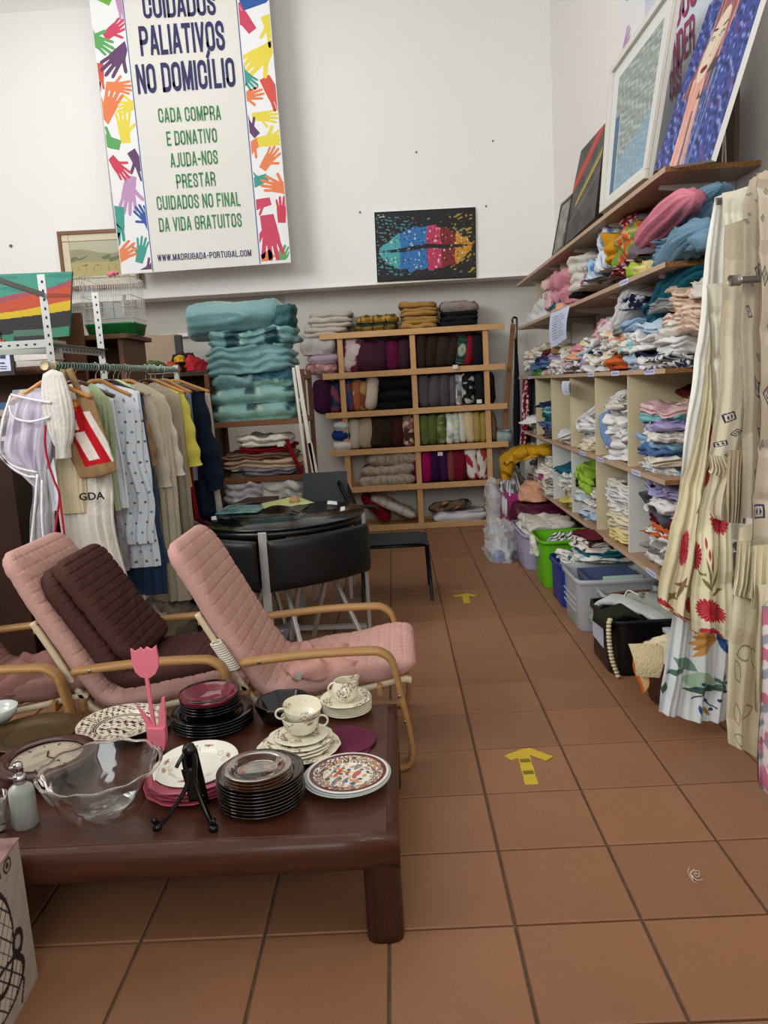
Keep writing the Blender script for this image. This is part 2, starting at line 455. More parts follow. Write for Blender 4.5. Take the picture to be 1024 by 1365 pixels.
# yellow arrows of tape on the floor
mtape = mat('yellow tape', 'c9ab2e', rough=.45, spec=.4, var=.3, vscale=18, vcol='a98c22')
def arrow(px, label, prims, wr):
    pts = [P(*q, Z=.0) for q in prims]
    o = pts[0]; t = thing('tape_arrow', label, 'floor marking', (o[0], o[1], 0))
    for k in range(0, len(prims), 2):
        a, b = pts[k].copy(), pts[k+1].copy()
        a[2] = b[2] = .0012+.0006*(k//2)
        d = (b-a)/np.linalg.norm(b-a); n = np.array([-d[1], d[0], 0])
        g = []
        for i in range(9):
            c = a+(b-a)*i/8; wdt = wr*(1+.06*math.sin(i*2.1+k))
            g.append([c-n*wdt, c+n*wdt])
        g = np.array(g); mb = MB(); mb.grid(g); g2 = g.copy(); g2[..., 2] -= .0009; mb.grid(g2, flip=True)
        obj('tape_strip', mb, mtape, t, world=True, smooth=False)
    return t
ta = arrow(0, 'large yellow tape arrow stuck on the aisle floor nearest the camera', [(709, 1046), (697, 1003), (704, 1001), (677, 1011), (700, 1000), (733, 1012)], .023)
arrow(0, 'small yellow tape arrow on the aisle floor beside the dark chair', [(623, 804), (620, 794), (620, 793), (605, 795), (619, 792), (634, 795)], .022)
mm = MB()
for z in (.35, .72):
    a = P(709, 1046, Z=0)*(1-z)+P(697, 1003, Z=0)*z
    mm.box(a[0]-.019, a[0]+.019, a[1]-.014, a[1]+.014, .0013, .0017)
obj('dark_patches', mm, mat('tape print', '6e6424', rough=.5), ta, world=True, smooth=False, kind='stuff')
q = P(925, 1167, Z=0)
mb = MB()
for k in range(9):
    a = k*.9; r0 = .008+.012*((k*7) % 5)/5
    mb.tube([(q[0]+r0*math.cos(a+i*.5), q[1]+r0*math.sin(a+i*.5)*1.4-.004*i, .003+.006*abs(math.sin(i+k))) for i in range(6)], .0009, 5)
tag(obj('fluff', mb, mat('grey fluff', 'c9b9a8', rough=.9)), 'small pale ball of fluff lying on a floor tile at right', 'fluff')

# ------------------------------------------------------------------ coffee table
TZ = .30
mwood = mat('dark red wood', '4e2b1c', rough=.36, spec=.35, bump=.08, bscale=30, var=.6, vscale=5, vcol='341a10', stretch=(1, 9, 9), coat=.1)
mwood2 = mat('dark red wood post', '3c2016', rough=.38, spec=.4, bump=.08, bscale=30, var=.6, vscale=5, vcol='26120c', stretch=(6, 6, .8), coat=.15)
TX1 = -.045; TX0_ = -1.75; TYA, TYB = 1.80, 2.66
tb = thing('coffee_table', 'low dark red-brown wooden coffee table with thick rounded legs, covered in dishes', 'table', ((TX0_+TX1)/2, (TYA+TYB)/2, 0))
obj('tabletop', MB().box(TX0_+.03, TX1-.03, TYA+.03, TYB-.03, TZ-.03, TZ), mwood, tb, smooth=False, world=True, bevel=.003)
def ovalbar(a, b, w, h, m=20, pw=3.2):
    a = np.array(a, float); b = np.array(b, float); n = 12
    d = (b-a)/np.linalg.norm(b-a)
    th = np.arange(m)/m*2*PI; c, s = np.cos(th), np.sin(th); R = (abs(c)**pw+abs(s)**pw)**(-1/pw)
    if abs(d[2]) > .9: x, y = np.array([1, 0, 0]), np.array([0, 1, 0])
    else: x, y = np.cross(d, [0, 0, 1]), np.array([0, 0, 1])
    ring = (c*R)[:, None]*x*w/2+(s*R)[:, None]*y*h/2
    g = np.array([a+(b-a)*i/(n-1)+ring for i in range(n)]); mb = MB(); mb.grid(g, wrapv=True)
    mb.f.append(tuple(range(m))); mb.f.append(tuple((n-1)*m+i for i in range(m)))
    return mb
for yy in (TYA+.05, TYB-.05):
    obj('apron', ovalbar((TX0_+.02, yy, TZ-.052), (TX1-.001, yy, TZ-.052), .1, .101), mwood, tb, world=True)
for xx in (TX0_+.05, TX1-.05):
    obj('apron', ovalbar((xx, TYA+.02, TZ-.053), (xx, TYB-.02, TZ-.053), .1, .1), mwood, tb, world=True)
for xx in (TX0_+.055, TX1-.05):
    for yy in (TYA+.05, TYB-.05):
        obj('leg', ovalbar((xx, yy, 0), (xx, yy, TZ-.06), .098, .098), mwood2, tb, world=True)

# ------------------------------------------------------------------ crockery
mblack = mat('black glass', '0c0c10', rough=.12, spec=.6, coat=.3)
mburg = mat('burgundy glaze', '5e0a22', rough=.15, spec=.5, coat=.5, var=.3, vscale=30, vcol='8a2238')
mpink = mat('pink glaze', 'a8485a', rough=.2, spec=.5, coat=.3, var=.2, vscale=8, vcol='8c3046')
mamber = mat('amber glass', '4a2812', rough=.08, spec=.6, trans=.35, ior=1.3, coat=.3)
mamberd = mat('dark amber glass', '160b06', rough=.08, spec=.7, coat=.4)
mwhite = mat('white china', 'e6e4da', rough=.2, spec=.5, coat=.3)
mbluew = mat('pale blue china', 'b9c6cc', rough=.2, spec=.5, coat=.3)
mcream = mat('cream china', 'e2dcc2', rough=.25, spec=.5, coat=.3)
def china(name, **k): return mat(name, 'ffffff', attr=True, rough=.22, spec=.5, coat=.3, **k)
mprint = china('printed china')

def plate(r, h=.018, t=.004, foot=.55, well=.62, flat=0):
    """closed lathe profile; base at z 0"""
    top = [(0, .005), (r*well*.9, .005), (r*well, .007), (r*well*1.08, h*.75+t*.4), (r*.985, h+t*.5), (r, h+t*.2), (r, h-t*.3)]
    bot = [(r*well*1.12, h*.45), (r*foot*1.05, .002), (r*foot, 0), (r*foot*.9, .0015), (0, .0015)]
    return (top+bot)[::-1]
def dish(name, mb, m, label, cat, c, z, group=None, tilt=(0, 0, 0)):
    return tag(obj(name, mb, m, loc=(c[0], c[1], z), rot=tilt), label, cat, group)
def stack(name, px, py, z, n, r, h, dz, m, label, group, k=48, wob=None, prof=None, jit=.0015, cat='plate'):
    c = P(px, py, Z=z); me = None; out = []
    rr = random.Random(int(px*7+py))
    for i in range(n):
        if me is None:
            me = MB().lathe(prof or plate(r, h), k, wob=wob).mesh(name); me.materials.append(m)
        o = obj(name, me, None, loc=(c[0]+rr.uniform(-1, 1)*jit, c[1]+rr.uniform(-1, 1)*jit, z+i*dz), rot=(0, 0, rr.uniform(0, 6)))
        tag(o, label+', '+('lowest' if i == 0 else 'topmost' if i == n-1 else ORD[i]+' from the bottom'), cat, group); out.append(o)
    return c, z+n*dz

# patterns (x, y in metres on the plate)
def ring_noise(g, seed, f): return sn(g, seed, f, 6)
def pat_medallion(g):
    r = np.hypot(g[..., 0], g[..., 1])/.155; a = np.arctan2(g[..., 1], g[..., 0])
    c = np.tile(hexa('ddd5c0'), g.shape[:-1]+(1,)).astype(float)
    dark = hexa('4a1f28')
    n = sn(g, 3, 62, 8); n2 = sn(g, 8, 75, 8)
    c = mixc(c, dark, ((n > .28) & (r > .62) & (r < .95)).astype(float))
    c = mixc(c, dark, ((n2 > .25) & (r < .52)).astype(float))
    for q in (.55, .6, .97): c = mixc(c, dark, (abs(r-q) < .014).astype(float))
    return c
def pat_roses(g):
    r = np.hypot(g[..., 0], g[..., 1])/.12
    c = np.tile(hexa('e6e4d6'), g.shape[:-1]+(1,)).astype(float)
    for k in range(8):
        a = k*PI/4+.3*(k % 2); q = .78
        dx = g[..., 0]-math.cos(a)*q*.12; dy = g[..., 1]-math.sin(a)*q*.12
        d = np.hypot(dx, dy)
        c = mixc(c, hexa('7e9468'), ((np.hypot(dx-.010*math.cos(a+1.5), dy-.010*math.sin(a+1.5)) < .006) | (np.hypot(dx+.009*math.cos(a+1.7), dy+.009*math.sin(a+1.7)) < .005)).astype(float)*.8)
        c = mixc(c, hexa('b8455e'), (d < .0065)*.95)
        a2 = a+PI/8; dx = g[..., 0]-math.cos(a2)*.66*.12; dy = g[..., 1]-math.sin(a2)*.66*.12
        c = mixc(c, hexa('8a9a80'), (abs(np.hypot(dx, dy)-.008) < .0012)*.7)
    return c
def pat_scene(g):
    r = np.hypot(g[..., 0], g[..., 1])/.118
    c = np.tile(hexa('dcd9cc'), g.shape[:-1]+(1,)).astype(float)
    c = mixc(c, hexa('5a1a22'), ((r > .84) & (r < .93)).astype(float))
    band = (r > .6) & (r < .84); n = sn(g, 14, 62, 7)
    c = mixc(c, hexa('3b3430'), (band & (n > -.1)).astype(float)); c = mixc(c, hexa('b08a50'), (band & (n > .5)).astype(float))
    c = mixc(c, hexa('a04030'), (band & (n < -.6)).astype(float))
    inn = r < .58; n2 = sn(g, 21, 42, 6); n3 = sn(g, 22, 50, 6)
    c = mixc(c, hexa('6f7c80'), (inn & (n2 > .35)).astype(float)); c = mixc(c, hexa('c98a50'), (inn & (n3 > .5)).astype(float))
    c = mixc(c, hexa('3c5060'), (inn & (n3 < -.7)).astype(float)); c = mixc(c, hexa('b54a34'), (inn & (n2 < -.8)).astype(float))
    return c
def pat_floral(base='e4dec6', s=1.0, dens=.95, seed=5):
    def f(g):
        c = np.tile(hexa(base), g.shape[:-1]+(1,)).astype(float)
        n = sn(g, seed, 85*s, 7); m = sn(g, seed+1, 16*s, 4)
        on = m > .35
        c = mixc(c, hexa('6b7a50'), (on & (n > .45))*.85); c = mixc(c, hexa('8a4a4a'), (on & (n < -.5))*.85); c = mixc(c, hexa('5a4438'), (on & (n > .95))*.9)
        return c
    return f
def lathe_dense(prof, k=120, sub=6, cf=None, wob=None):
    prof = np.array(prof, float); out = [prof[0]]
    for a, b in zip(prof[:-1], prof[1:]):
        m = max(1, int(np.linalg.norm(b-a)/.0022)) if cf else 1
        for i in range(1, m+1): out.append(a+(b-a)*i/m)
    return MB().lathe(out, k, cf=cf, wob=wob)

# black plates under the burgundy bowl
c, z = stack('dinner_plate', 286, 966, TZ, 5, .140, .018, .0098, mblack, 'wide black plate under the burgundy bowl', 'black dinner plates of the tall stack')
c, z = stack('soup_plate', 282, 947, z, 6, .104, .022, .0098, mblack, 'narrower black soup plate under the burgundy bowl', 'black soup plates of the tall stack', jit=.002)
bw = [(0, .004), (.05, .005), (.075, .018), (.088, .034), (.09, .034), (.078, .014), (.05, 0), (0, 0)][::-1]
c = P(279, 934, Z=z+.012)
dish('bowl', MB().lathe([(a*1.07, b*1.1) for a, b in bw], 56), mburg, 'shallow glossy burgundy bowl on top of the black plates', 'bowl', c, z+.004)
# octagonal black bowl
c = P(380, 958, Z=TZ)
ob = [(a*1.38, b*1.25) for a, b in [(0, .008), (.045, .008), (.066, .055), (.074, .056), (.074, .05), (.056, .004), (.05, 0), (0, 0)][::-1]]
dish('octagonal_bowl', MB().lathe(ob, 64, sq=8), mblack, 'deep black octagonal bowl behind the cream cups', 'bowl', c, TZ)
# burgundy mats
for i, (x, y, r) in enumerate(((452, 1000, .098), (462, 990, .095))):
    c = P(x, y, Z=TZ); pr = [(0, .0)]; pr += [(r, 0), (r+.001, .002)]
    top = []
    for k in range(22, -1, -1):
        rr_ = r*k/22; top += [(rr_, .0035), (max(0, rr_-r/44), .0068)]
    pr += [(max(0, a), b) for a, b in top]
    dish('placemat', MB().lathe(pr, 56), mat('magenta woven straw', '64203c', rough=.8, bump=.3, bscale=150), ['round ribbed maroon placemat, lower of the two at the table corner', 'round ribbed maroon placemat, upper of the two'][i], 'placemat', c, TZ+i*.0065)
# cream scalloped plates, saucers and cups
scal = lambda th: 1+.012*np.cos(th*8)+.008*np.cos(th*16)
pc = P(399, 1000, Z=TZ+.014)
mfl = mprint
dish('scalloped_platter', lathe_dense(plate(.130, .016), 150, cf=pat_floral('ddd6bc', .8, seed=31), wob=scal), mfl, 'large cream scalloped plate at the bottom of the cream stack', 'plate', pc, TZ+.0135)
for i in range(4):
    r = (.108, .106, .103, .086)[i]
    o = dish('scalloped_plate', lathe_dense(plate(r, .014), 96, cf=pat_floral('e2dcc4', .9, seed=32+i) if i == 3 else pat_floral('e2dcc4', .9, seed=36), wob=scal), mfl,
             ['cream scalloped plate second from the bottom of the cream stack', 'cream scalloped plate in the middle of the cream stack', 'cream scalloped plate just under the cup saucer', 'small cream saucer with brown flowers under the two cups'][i], 'plate', pc+np.array([.004*(i-1), .006*i, 0]), TZ+.0225+.008*i, tilt=(0, 0, i))
cup = [(a*1.22, b*1.15) for a, b in [(0, .006), (.028, .007), (.040, .02), (.047, .042), (.049, .05), (.051, .05), (.046, .03), (.036, .008), (.024, .004), (.024, 0), (0, 0)][::-1]]
zc = TZ+.0225+.034
def make_cup(c, z, label, tilt, seed, ha):
    t = thing('teacup', label, 'cup', (c[0], c[1], z), rot=tilt)
    obj('cup_body', lathe_dense(cup, 72, cf=pat_floral('e6e0ca', 1.2, seed=seed)), mfl, t)
    hp = [(math.cos(a)*.018+.066, 0, .030+math.sin(a)*.018) for a in np.linspace(-2.3, 2.3, 16)]
    mb = MB().tube(hp, .0035, 8).rot(0, 0, ha)
    obj('handle', mb, mcream, t)
cc = P(402, 968, Z=zc+.02)
make_cup(cc, zc, 'lower of two cream floral teacups stacked on the cream plates', (0, 0, 0), 51, 0.2)
make_cup(cc+np.array([.003, .008, 0]), zc+.034, 'upper cream floral teacup, tilted, inside the other cup', (math.radians(8), math.radians(5), 0), 52, 3.3)
# saucers and jug
sc_, z = stack('saucer', 463, 948, TZ+.001, 7, .087, .013, .0070, mcream, 'plain cream saucer under the milk jug', 'cream saucers under the jug', jit=.002)
sc_ = P(461, 935, Z=z)
dish('saucer', lathe_dense(plate(.088, .013), 96, cf=pat_floral('e2dcc4', .9, seed=41)), mfl, 'topmost cream saucer with flowers, directly under the milk jug', 'saucer', sc_, z)
z += .006
jp = [(0, .004), (.02, .005), (.033, .02), (.036, .035), (.030, .055), (.029, .062), (.031, .062), (.033, .054), (.039, .036), (.036, .016), (.024, 0), (0, 0)][::-1]
t = thing('milk_jug', 'small cream milk jug printed with flowers on the saucer stack', 'jug', (sc_[0], sc_[1]+.003, z))
jp = [(a*1.2, b*1.15) for a, b in jp]
jm = lathe_dense(jp, 80, cf=pat_floral('e4dec6', 1.1, seed=47))
for v in jm.v:
    k = np.clip((v[:, 2]-.045)/.02, 0, 1)*np.clip(v[:, 0]/.03, 0, 1)**3
    v[:, 0] += k*.014; v[:, 2] += k*.010
obj('jug_body', jm, mfl, t)
obj('handle', MB().tube([(-.034-.024*math.sin(a), 0, .040+.023*math.cos(a)) for a in np.linspace(0, PI, 14)], .0035, 8), mcream, t)
tg_ = P(495, 934, Z=TZ+.05)
obj('price_tag', MB().box(-.011, .011, -.001, .001, -.006, .006).rot(.3, .5, .2, (.05, -.012, -.012)), mwhite, t, smooth=False)
# blue-white plates with the printed one
bc, z = stack('deep_plate', 463, 1043, TZ, 1, .127, .024, .012, mwhite, 'white deep plate at the bottom of the blue and white stack', None)
z = TZ+.010
dish('rimmed_plate', MB().lathe(plate(.125, .022), 64), mbluew, 'pale blue plate between the white plate and the printed plate', 'plate', P(464, 1036, Z=TZ+.02), z)
dish('printed_plate', lathe_dense(plate(.118, .015), 150, cf=pat_scene), mprint, 'decorative plate with a maroon ring and a figure scene, top of the blue stack', 'plate', P(464, 1031, Z=TZ+.035), z+.014)
# amber glass plates
ac, z = stack('amber_plate', 350, 1068, TZ, 9, .121, .018, .0095, mamberd, 'wide dark amber glass plate of the brown stack', 'wide amber glass plates')
z0 = z
c, z = stack('amber_saucer', 345, 1040, z0, 4, .094, .018, .0085, mamber, 'small amber glass plate of the brown stack', 'small amber glass plates')
# pink plates, rose plate
for i in range(4):
    pk = P(256, 1050, Z=TZ)
    o = dish('pink_plate', MB().lathe(plate(.128, .016), 96, wob=lambda th: 1+.02*np.cos(th*10)), mpink, 'pink scalloped plate under the rose plate, '+('lowest', 'second from the bottom', 'third from the bottom', 'topmost')[i], 'plate', pk+np.array([.004*((i*7) % 3), .003*((i*5) % 3), 0]), TZ+i*.011, 'pink scalloped plates', tilt=(0, 0, i*.4))
dish('rose_plate', lathe_dense(plate(.124, .014), 150, cf=pat_roses), mprint, 'white plate painted with small roses on top of the pink plates', 'plate', P(262, 1016, Z=TZ+.06), TZ+.046, tilt=(math.radians(4), math.radians(-3), .3))
# black plate easel
q = P(258, 1100, Z=TZ)
t = thing('plate_easel', 'folding black plastic plate stand at the table front', 'plate stand', (q[0], q[1], TZ))
me_ = mat('black plastic', '0b0b0c', rough=.25, spec=.5)
for s, ex, ey in ((-1, -.095, -.012), (1, .062, -.03)):
    pts = [(0+s*.008, .03, .205), (s*.014, .025, .17), (s*.010, .02, .11), (ex*.55, .0, .045), (ex*.9, ey*.7, .012), (ex, ey, .02), (ex*1.04, ey-.008, .034)]
    obj('side_leg', MB().sweep(smoothpath(pts, 30), [.013]*31 if False else .013, .012, side=(0, 1, 0), round_=1), me_, t)
    obj('foot', MB().lathe([(0, 0), (.012, 0), (.013, .01), (.008, .016), (0, .017)], 12, cx=ex*.98, cy=ey), me_, t)
obj('back_leg', MB().sweep(smoothpath([(0, .034, .2), (.0, .07, .1), (0, .10, .004)], 20), .04, .007, side=(1, 0, 0), round_=1), me_, t)
obj('hinge', MB().lathe([(0, .188), (.017, .19), (.019, .2), (.014, .214), (0, .218)], 14, cy=.03), me_, t)
obj('upper_hook', MB().sweep(smoothpath([(-.006, .026, .2), (-.02, .01, .182), (-.03, .002, .165)], 14), .011, .01, round_=1), me_, t)
obj('web', MB().sweep(smoothpath([(-.01, .024, .15), (0, .02, .1), (.004, .018, .06)], 12), .03, .006, side=(1, 0, 0), round_=1), me_, t)
# pink tulip
q = P(207, 1003, Z=TZ)
t = thing('tulip_cutout', 'flat pink wooden tulip standing upright behind the glass bowl', 'ornament', (q[0], q[1], TZ)); t.scale = (1.2, 1.2, 1.22)
mtul = mat('pink paint', 'e67c8c', rough=.5, spec=.3)
def flat(mb, pts, y0, y1):
    n = len(pts); v = [(x, y0, z) for x, z in pts]+[(x, y1, z) for x, z in pts]
    f = [tuple(range(n)), tuple(range(2*n-1, n-1, -1))]+[(i, i+n, (i+1) % n+n, (i+1) % n) for i in range(n)]
    return mb.add(v, [tuple(reversed(a)) for a in f])
head = [(-.034, .29), (-.024, .281), (-.014, .286), (-.008, .291), (0, .283), (.008, .292), (.02, .284), (.034, .295), (.037, .255), (.034, .235), (.024, .217), (.01, .208), (-.002, .207), (-.016, .212), (-.028, .226), (-.034, .25)]
obj('flower_head', flat(MB(), head, -.005, .005), mtul, t, smooth=False, bevel=.0015)
obj('stem', MB().sweep(smoothpath([(.0, 0, .21), (.002, 0, .14), (.006, 0, .06), (.010, 0, .01)], 14), .008, .009, side=(0, 1, 0)), mtul, t, smooth=False)
obj('leaf', flat(MB(), [(-.012, .07), (-.022, .1), (-.036, .135), (-.018, .112), (-.002, .085), (.004, .07)], -.005, .005), mtul, t, smooth=False, bevel=.001)
obj('leaf', flat(MB(), [(.016, .07), (.022, .11), (.034, .15), (.042, .155), (.040, .12), (.038, .08), (.034, .06)], -.005, .005), mtul, t, smooth=False, bevel=.001)
obj('base_block', flat(MB(), [(-.014, .075), (.002, .072), (.02, .07), (.037, .075), (.036, .04), (.03, .012), (.022, 0), (-.005, 0), (-.014, .03)], -.012, .012), mtul, t, smooth=False, bevel=.002)
# oriental plate on its own
c = P(163, 969, Z=TZ+.02)
dish('patterned_plate', lathe_dense(plate(.152, .022), 180, cf=pat_medallion), mprint, 'large plate with a dense dark purple pattern behind the pink tulip', 'plate', c, TZ+.019)
dish('black_plate', MB().lathe(plate(.12, .016), 48), mblack, 'black plate just showing beneath the purple patterned plate', 'plate', c+np.array([.045, .0, 0]), TZ)
# bronze tray, clock plate, dark bowls
c = P(45, 982, Z=TZ)
dish('bronze_tray', MB().lathe(plate(.155, .02), 56), mat('bronze lacquer', '4a3a20', rough=.35, metal=.3, var=.3, vscale=9, vcol='6a5230'), 'round bronze brown tray behind the clock', 'tray', c, TZ)
c = P(66, 1030, Z=TZ)
dish('dark_bowl', MB().lathe([(0, .004), (.09, .004), (.13, .04), (.134, .04), (.1, 0), (0, 0)][::-1], 48), mblack, 'black shallow bowl underneath the round clock', 'bowl', c, TZ)
cz = TZ+.043
t = thing('wall_clock', 'round clock with a brown frame lying face up on a black bowl', 'clock', (c[0], c[1], cz))
obj('clock_frame', MB().lathe([(.105, .014), (.112, .02), (.142, .018), (.150, .008), (.148, 0), (.0, 0), (0, .006), (.105, .006)], 64), mat('clock frame', '3e1c16', rough=.25, spec=.5, coat=.3), t)
def pat_clock(g):
    r = np.hypot(g[..., 0], g[..., 1]); a = np.arctan2(g[..., 1], g[..., 0])
    c = np.tile(hexa('b3a693'), g.shape[:-1]+(1,)).astype(float)
    c = mixc(c, hexa('8c8070'), (sn(g, 4, 14) > .3)*.5)
    k = (a/(PI/6)) % 1; k = np.minimum(k, 1-k)*r
    c = mixc(c, hexa('3a3430'), ((k < .006) & (r > .078) & (r < .094)).astype(float))
    c = mixc(c, hexa('4a4038'), (abs(r-.1) < .0015).astype(float))
    return c
obj('clock_face', lathe_dense([(0, .0085), (.106, .0085)], 150, cf=pat_clock), mprint, t)
mb = MB().obox((0, 0, .011), (.055, -.03, .011), .004, .0012, side=(.5, 1, 0)); obj('minute_hand', mb, mblack, t, smooth=False)
mb = MB().obox((0, 0, .012), (-.012, .036, .012), .005, .0012, side=(1, .3, 0)); obj('hour_hand', mb, mblack, t, smooth=False)
# white bowl at the left edge with grey thing
c = P(-2, 968, Z=TZ)
t = dish('white_bowl', MB().lathe([(0, .006), (.04, .006), (.062, .03), (.070, .05), (.073, .05), (.066, .025), (.045, 0), (0, 0)][::-1], 48), mat('grey-white china', 'b9beb8', rough=.25, coat=.3), 'small grey-white bowl at the left edge on the bronze tray', 'bowl', c, TZ+.02)
# glass fruit bowl
mglass = mat('clear glass', 'eef2f0', rough=.04, spec=.6, trans=1, ior=1.12, coat=.9)
c = P(142, 1088, Z=TZ)
gb = MB(); prof_o = []; n_ = 22
for i in range(n_):
    s = i/(n_-1); prof_o.append(((.080+.085*s**1.0)+.004*math.sin(s*3), .004+.145*s**1.25))
prof_i = [(r_*.965-.002, z_+.003) for r_, z_ in prof_o]
prof = [(0, 0), (.065, 0)]+prof_o+prof_i[::-1]+[(0, .010)]
gb.lathe(prof, 96, wob=lambda th: 1+0*th)
for v in gb.v:
    r_ = np.hypot(v[:, 0], v[:, 1])+1e-6; a_ = np.arctan2(v[:, 1], v[:, 0]); k = np.clip(v[:, 2]/.145, 0, 1)
    rel = .0012*np.sin(a_*14+np.sin(v[:, 2]*120)*1.2)*np.sin(v[:, 2]*95)*(k > .05)*(k < .85)
    v[:, 2] += .003*np.cos(a_*12)*k**4
    v[:, 0] *= 1+rel/r_+.008*k**2*np.cos(a_*12); v[:, 1] *= 1+rel/r_+.008*k**2*np.cos(a_*12)
dish('glass_fruit_bowl', gb, mglass, 'large clear pressed glass bowl with a wavy rim at the table front', 'bowl', c, TZ+.0005)
# frosted bottle
c = P(35, 1100, Z=TZ)
t = thing('spray_bottle', 'frosted glass bottle with a silver pump at the left front', 'bottle', (c[0], c[1], TZ))
mfrost = mat('frosted glass', 'cdd6d0', rough=.45, spec=.4, trans=.6, ior=1.4)
obj('bottle_body', MB().lathe([(0, 0), (.030, 0), (.033, .004), (.0335, .10), (.030, .112), (.018, .122), (.015, .126), (0, .127)], 40), mfrost, t)
mch = mat('chrome', 'c8c8c8', rough=.18, metal=1)
obj('pump_collar', MB().lathe([(0, .125), (.017, .126), (.017, .148), (.013, .15), (0, .15)], 28), mch, t)
obj('pump_head', MB().lathe([(0, .15), (.012, .15), (.013, .178), (.011, .182), (0, .183)], 28).tube([(0, 0, .17), (-.022, -.004, .17)], .004, 10), mch, t)
c = P(0, 1105, Z=TZ)
mb = MB().lathe([(0, .004), (.026, .005), (.03, .10), (.032, .10), (.030, 0), (0, 0)][::-1], 36)
dish('drinking_glass', mb, mglass, 'clear glass tumbler cut off by the left edge beside the frosted bottle', 'glass', c, TZ)
# cardboard box with chair print
bz = .36
a = P(51, 1302, Z=0); 
t = thing('cardboard_box', 'grey carton printed with an old armchair drawing at the lower left corner', 'box', (a[0], a[1], 0))
mcard = mat('printed card', 'ffffff', attr=True, rough=.7, spec=.2)

bz = P(28, 1117, Y=1.74)[2]
B1 = np.array([a[0], a[1]]); dr = np.array([.02, -.35]); sd = np.array([-.45, -.02])
def boxpt(u, v, z): q = B1+dr*u+sd*v; return (q[0], q[1], z)
def pat_chair(U, V):
    c = np.tile(hexa('a79a90'), U.shape+(1,)).astype(float)
    g = np.stack([U*3, V*3, 0*U], -1)
    c = mixc(c, hexa('8a7d74'), (sn(g*np.array([1, 4, 1]), 3, 2) > .5)*.35)
    d = hexa('2e2426')
    X = (U-.46)/.5; Z = (V-.42)/.5      # drawing coordinates
    back = ((X/.42)**2+((Z-.28)/.62)**2)
    seat = ((X-.05)/.62)**2+((Z+.35)/.28)**2
    c = mixc(c, hexa('c4b8ac'), ((back < 1) | (seat < 1)).astype(float))
    c = mixc(c, d, ((abs(back-1) < .13) | (abs(seat-1) < .16)).astype(float))
    tuft = (abs(np.sin((X+Z)*15)) < .22) | (abs(np.sin((X-Z)*15)) < .22)
    c = mixc(c, d, (((back < .9) | (seat < .85)) & tuft)*.9)
    arm = abs(np.hypot(X+.5, Z+.02)-.13); arm2 = abs(np.hypot(X-.55, Z+.02)-.13)
    c = mixc(c, d, ((arm < .045) | (arm2 < .045)).astype(float))
    for lx in (-.45, .5): c = mixc(c, d, ((abs(X-lx-.06*np.sin(Z*14)) < .03) & (Z < -.5) & (Z > -.8)).astype(float))
    r = np.hypot((U-.2)*.9, (V-.93)*1.1)
    c = mixc(c, d, ((abs(r-.045) < .009) | (r < .02)).astype(float))
    c = mixc(c, d, (U > .3) & (U < .85) & (abs(V-.92) < .02) & (np.sin(U*70) > 0))
    return c
n = 110; us, vs = np.linspace(0, 1, n), np.linspace(0, 1, n); U, V = np.meshgrid(us, vs, indexing='ij')
g = np.stack([B1[0]+dr[0]*U, B1[1]+dr[1]*U, V*bz], -1)
obj('printed_side', MB().grid(g, c=pat_chair(U, V)), mcard, t, world=True, smooth=False)
mcb = mat('grey carton', '9c9087', rough=.8)
mb = MB(); e = .002
v = [boxpt(u, v_, z) for z in (0, bz-e) for u, v_ in ((0, .004), (1, .004), (1, 1), (0, 1))]
mb.add(v, [(0, 1, 2, 3), (0, 4, 5, 1), (1, 5, 6, 2), (2, 6, 7, 3), (3, 7, 4, 0)])
obj('carton', mb, mcb, t, world=True, smooth=False)
mb = MB(); v = [boxpt(u, v_, z) for z in (bz-e, bz+.001) for u, v_ in ((-.005, -.005), (1.005, -.005), (1.005, 1.005), (-.005, 1.005))]
mb.add(v, [(4, 5, 6, 7), (0, 4, 5, 1), (1, 5, 6, 2), (2, 6, 7, 3), (3, 7, 4, 0)])
obj('lid', mb, mat('carton lid', 'b08c84', rough=.7, var=.8, vscale=14, vcol='5a3a3a'), t, world=True, smooth=False)

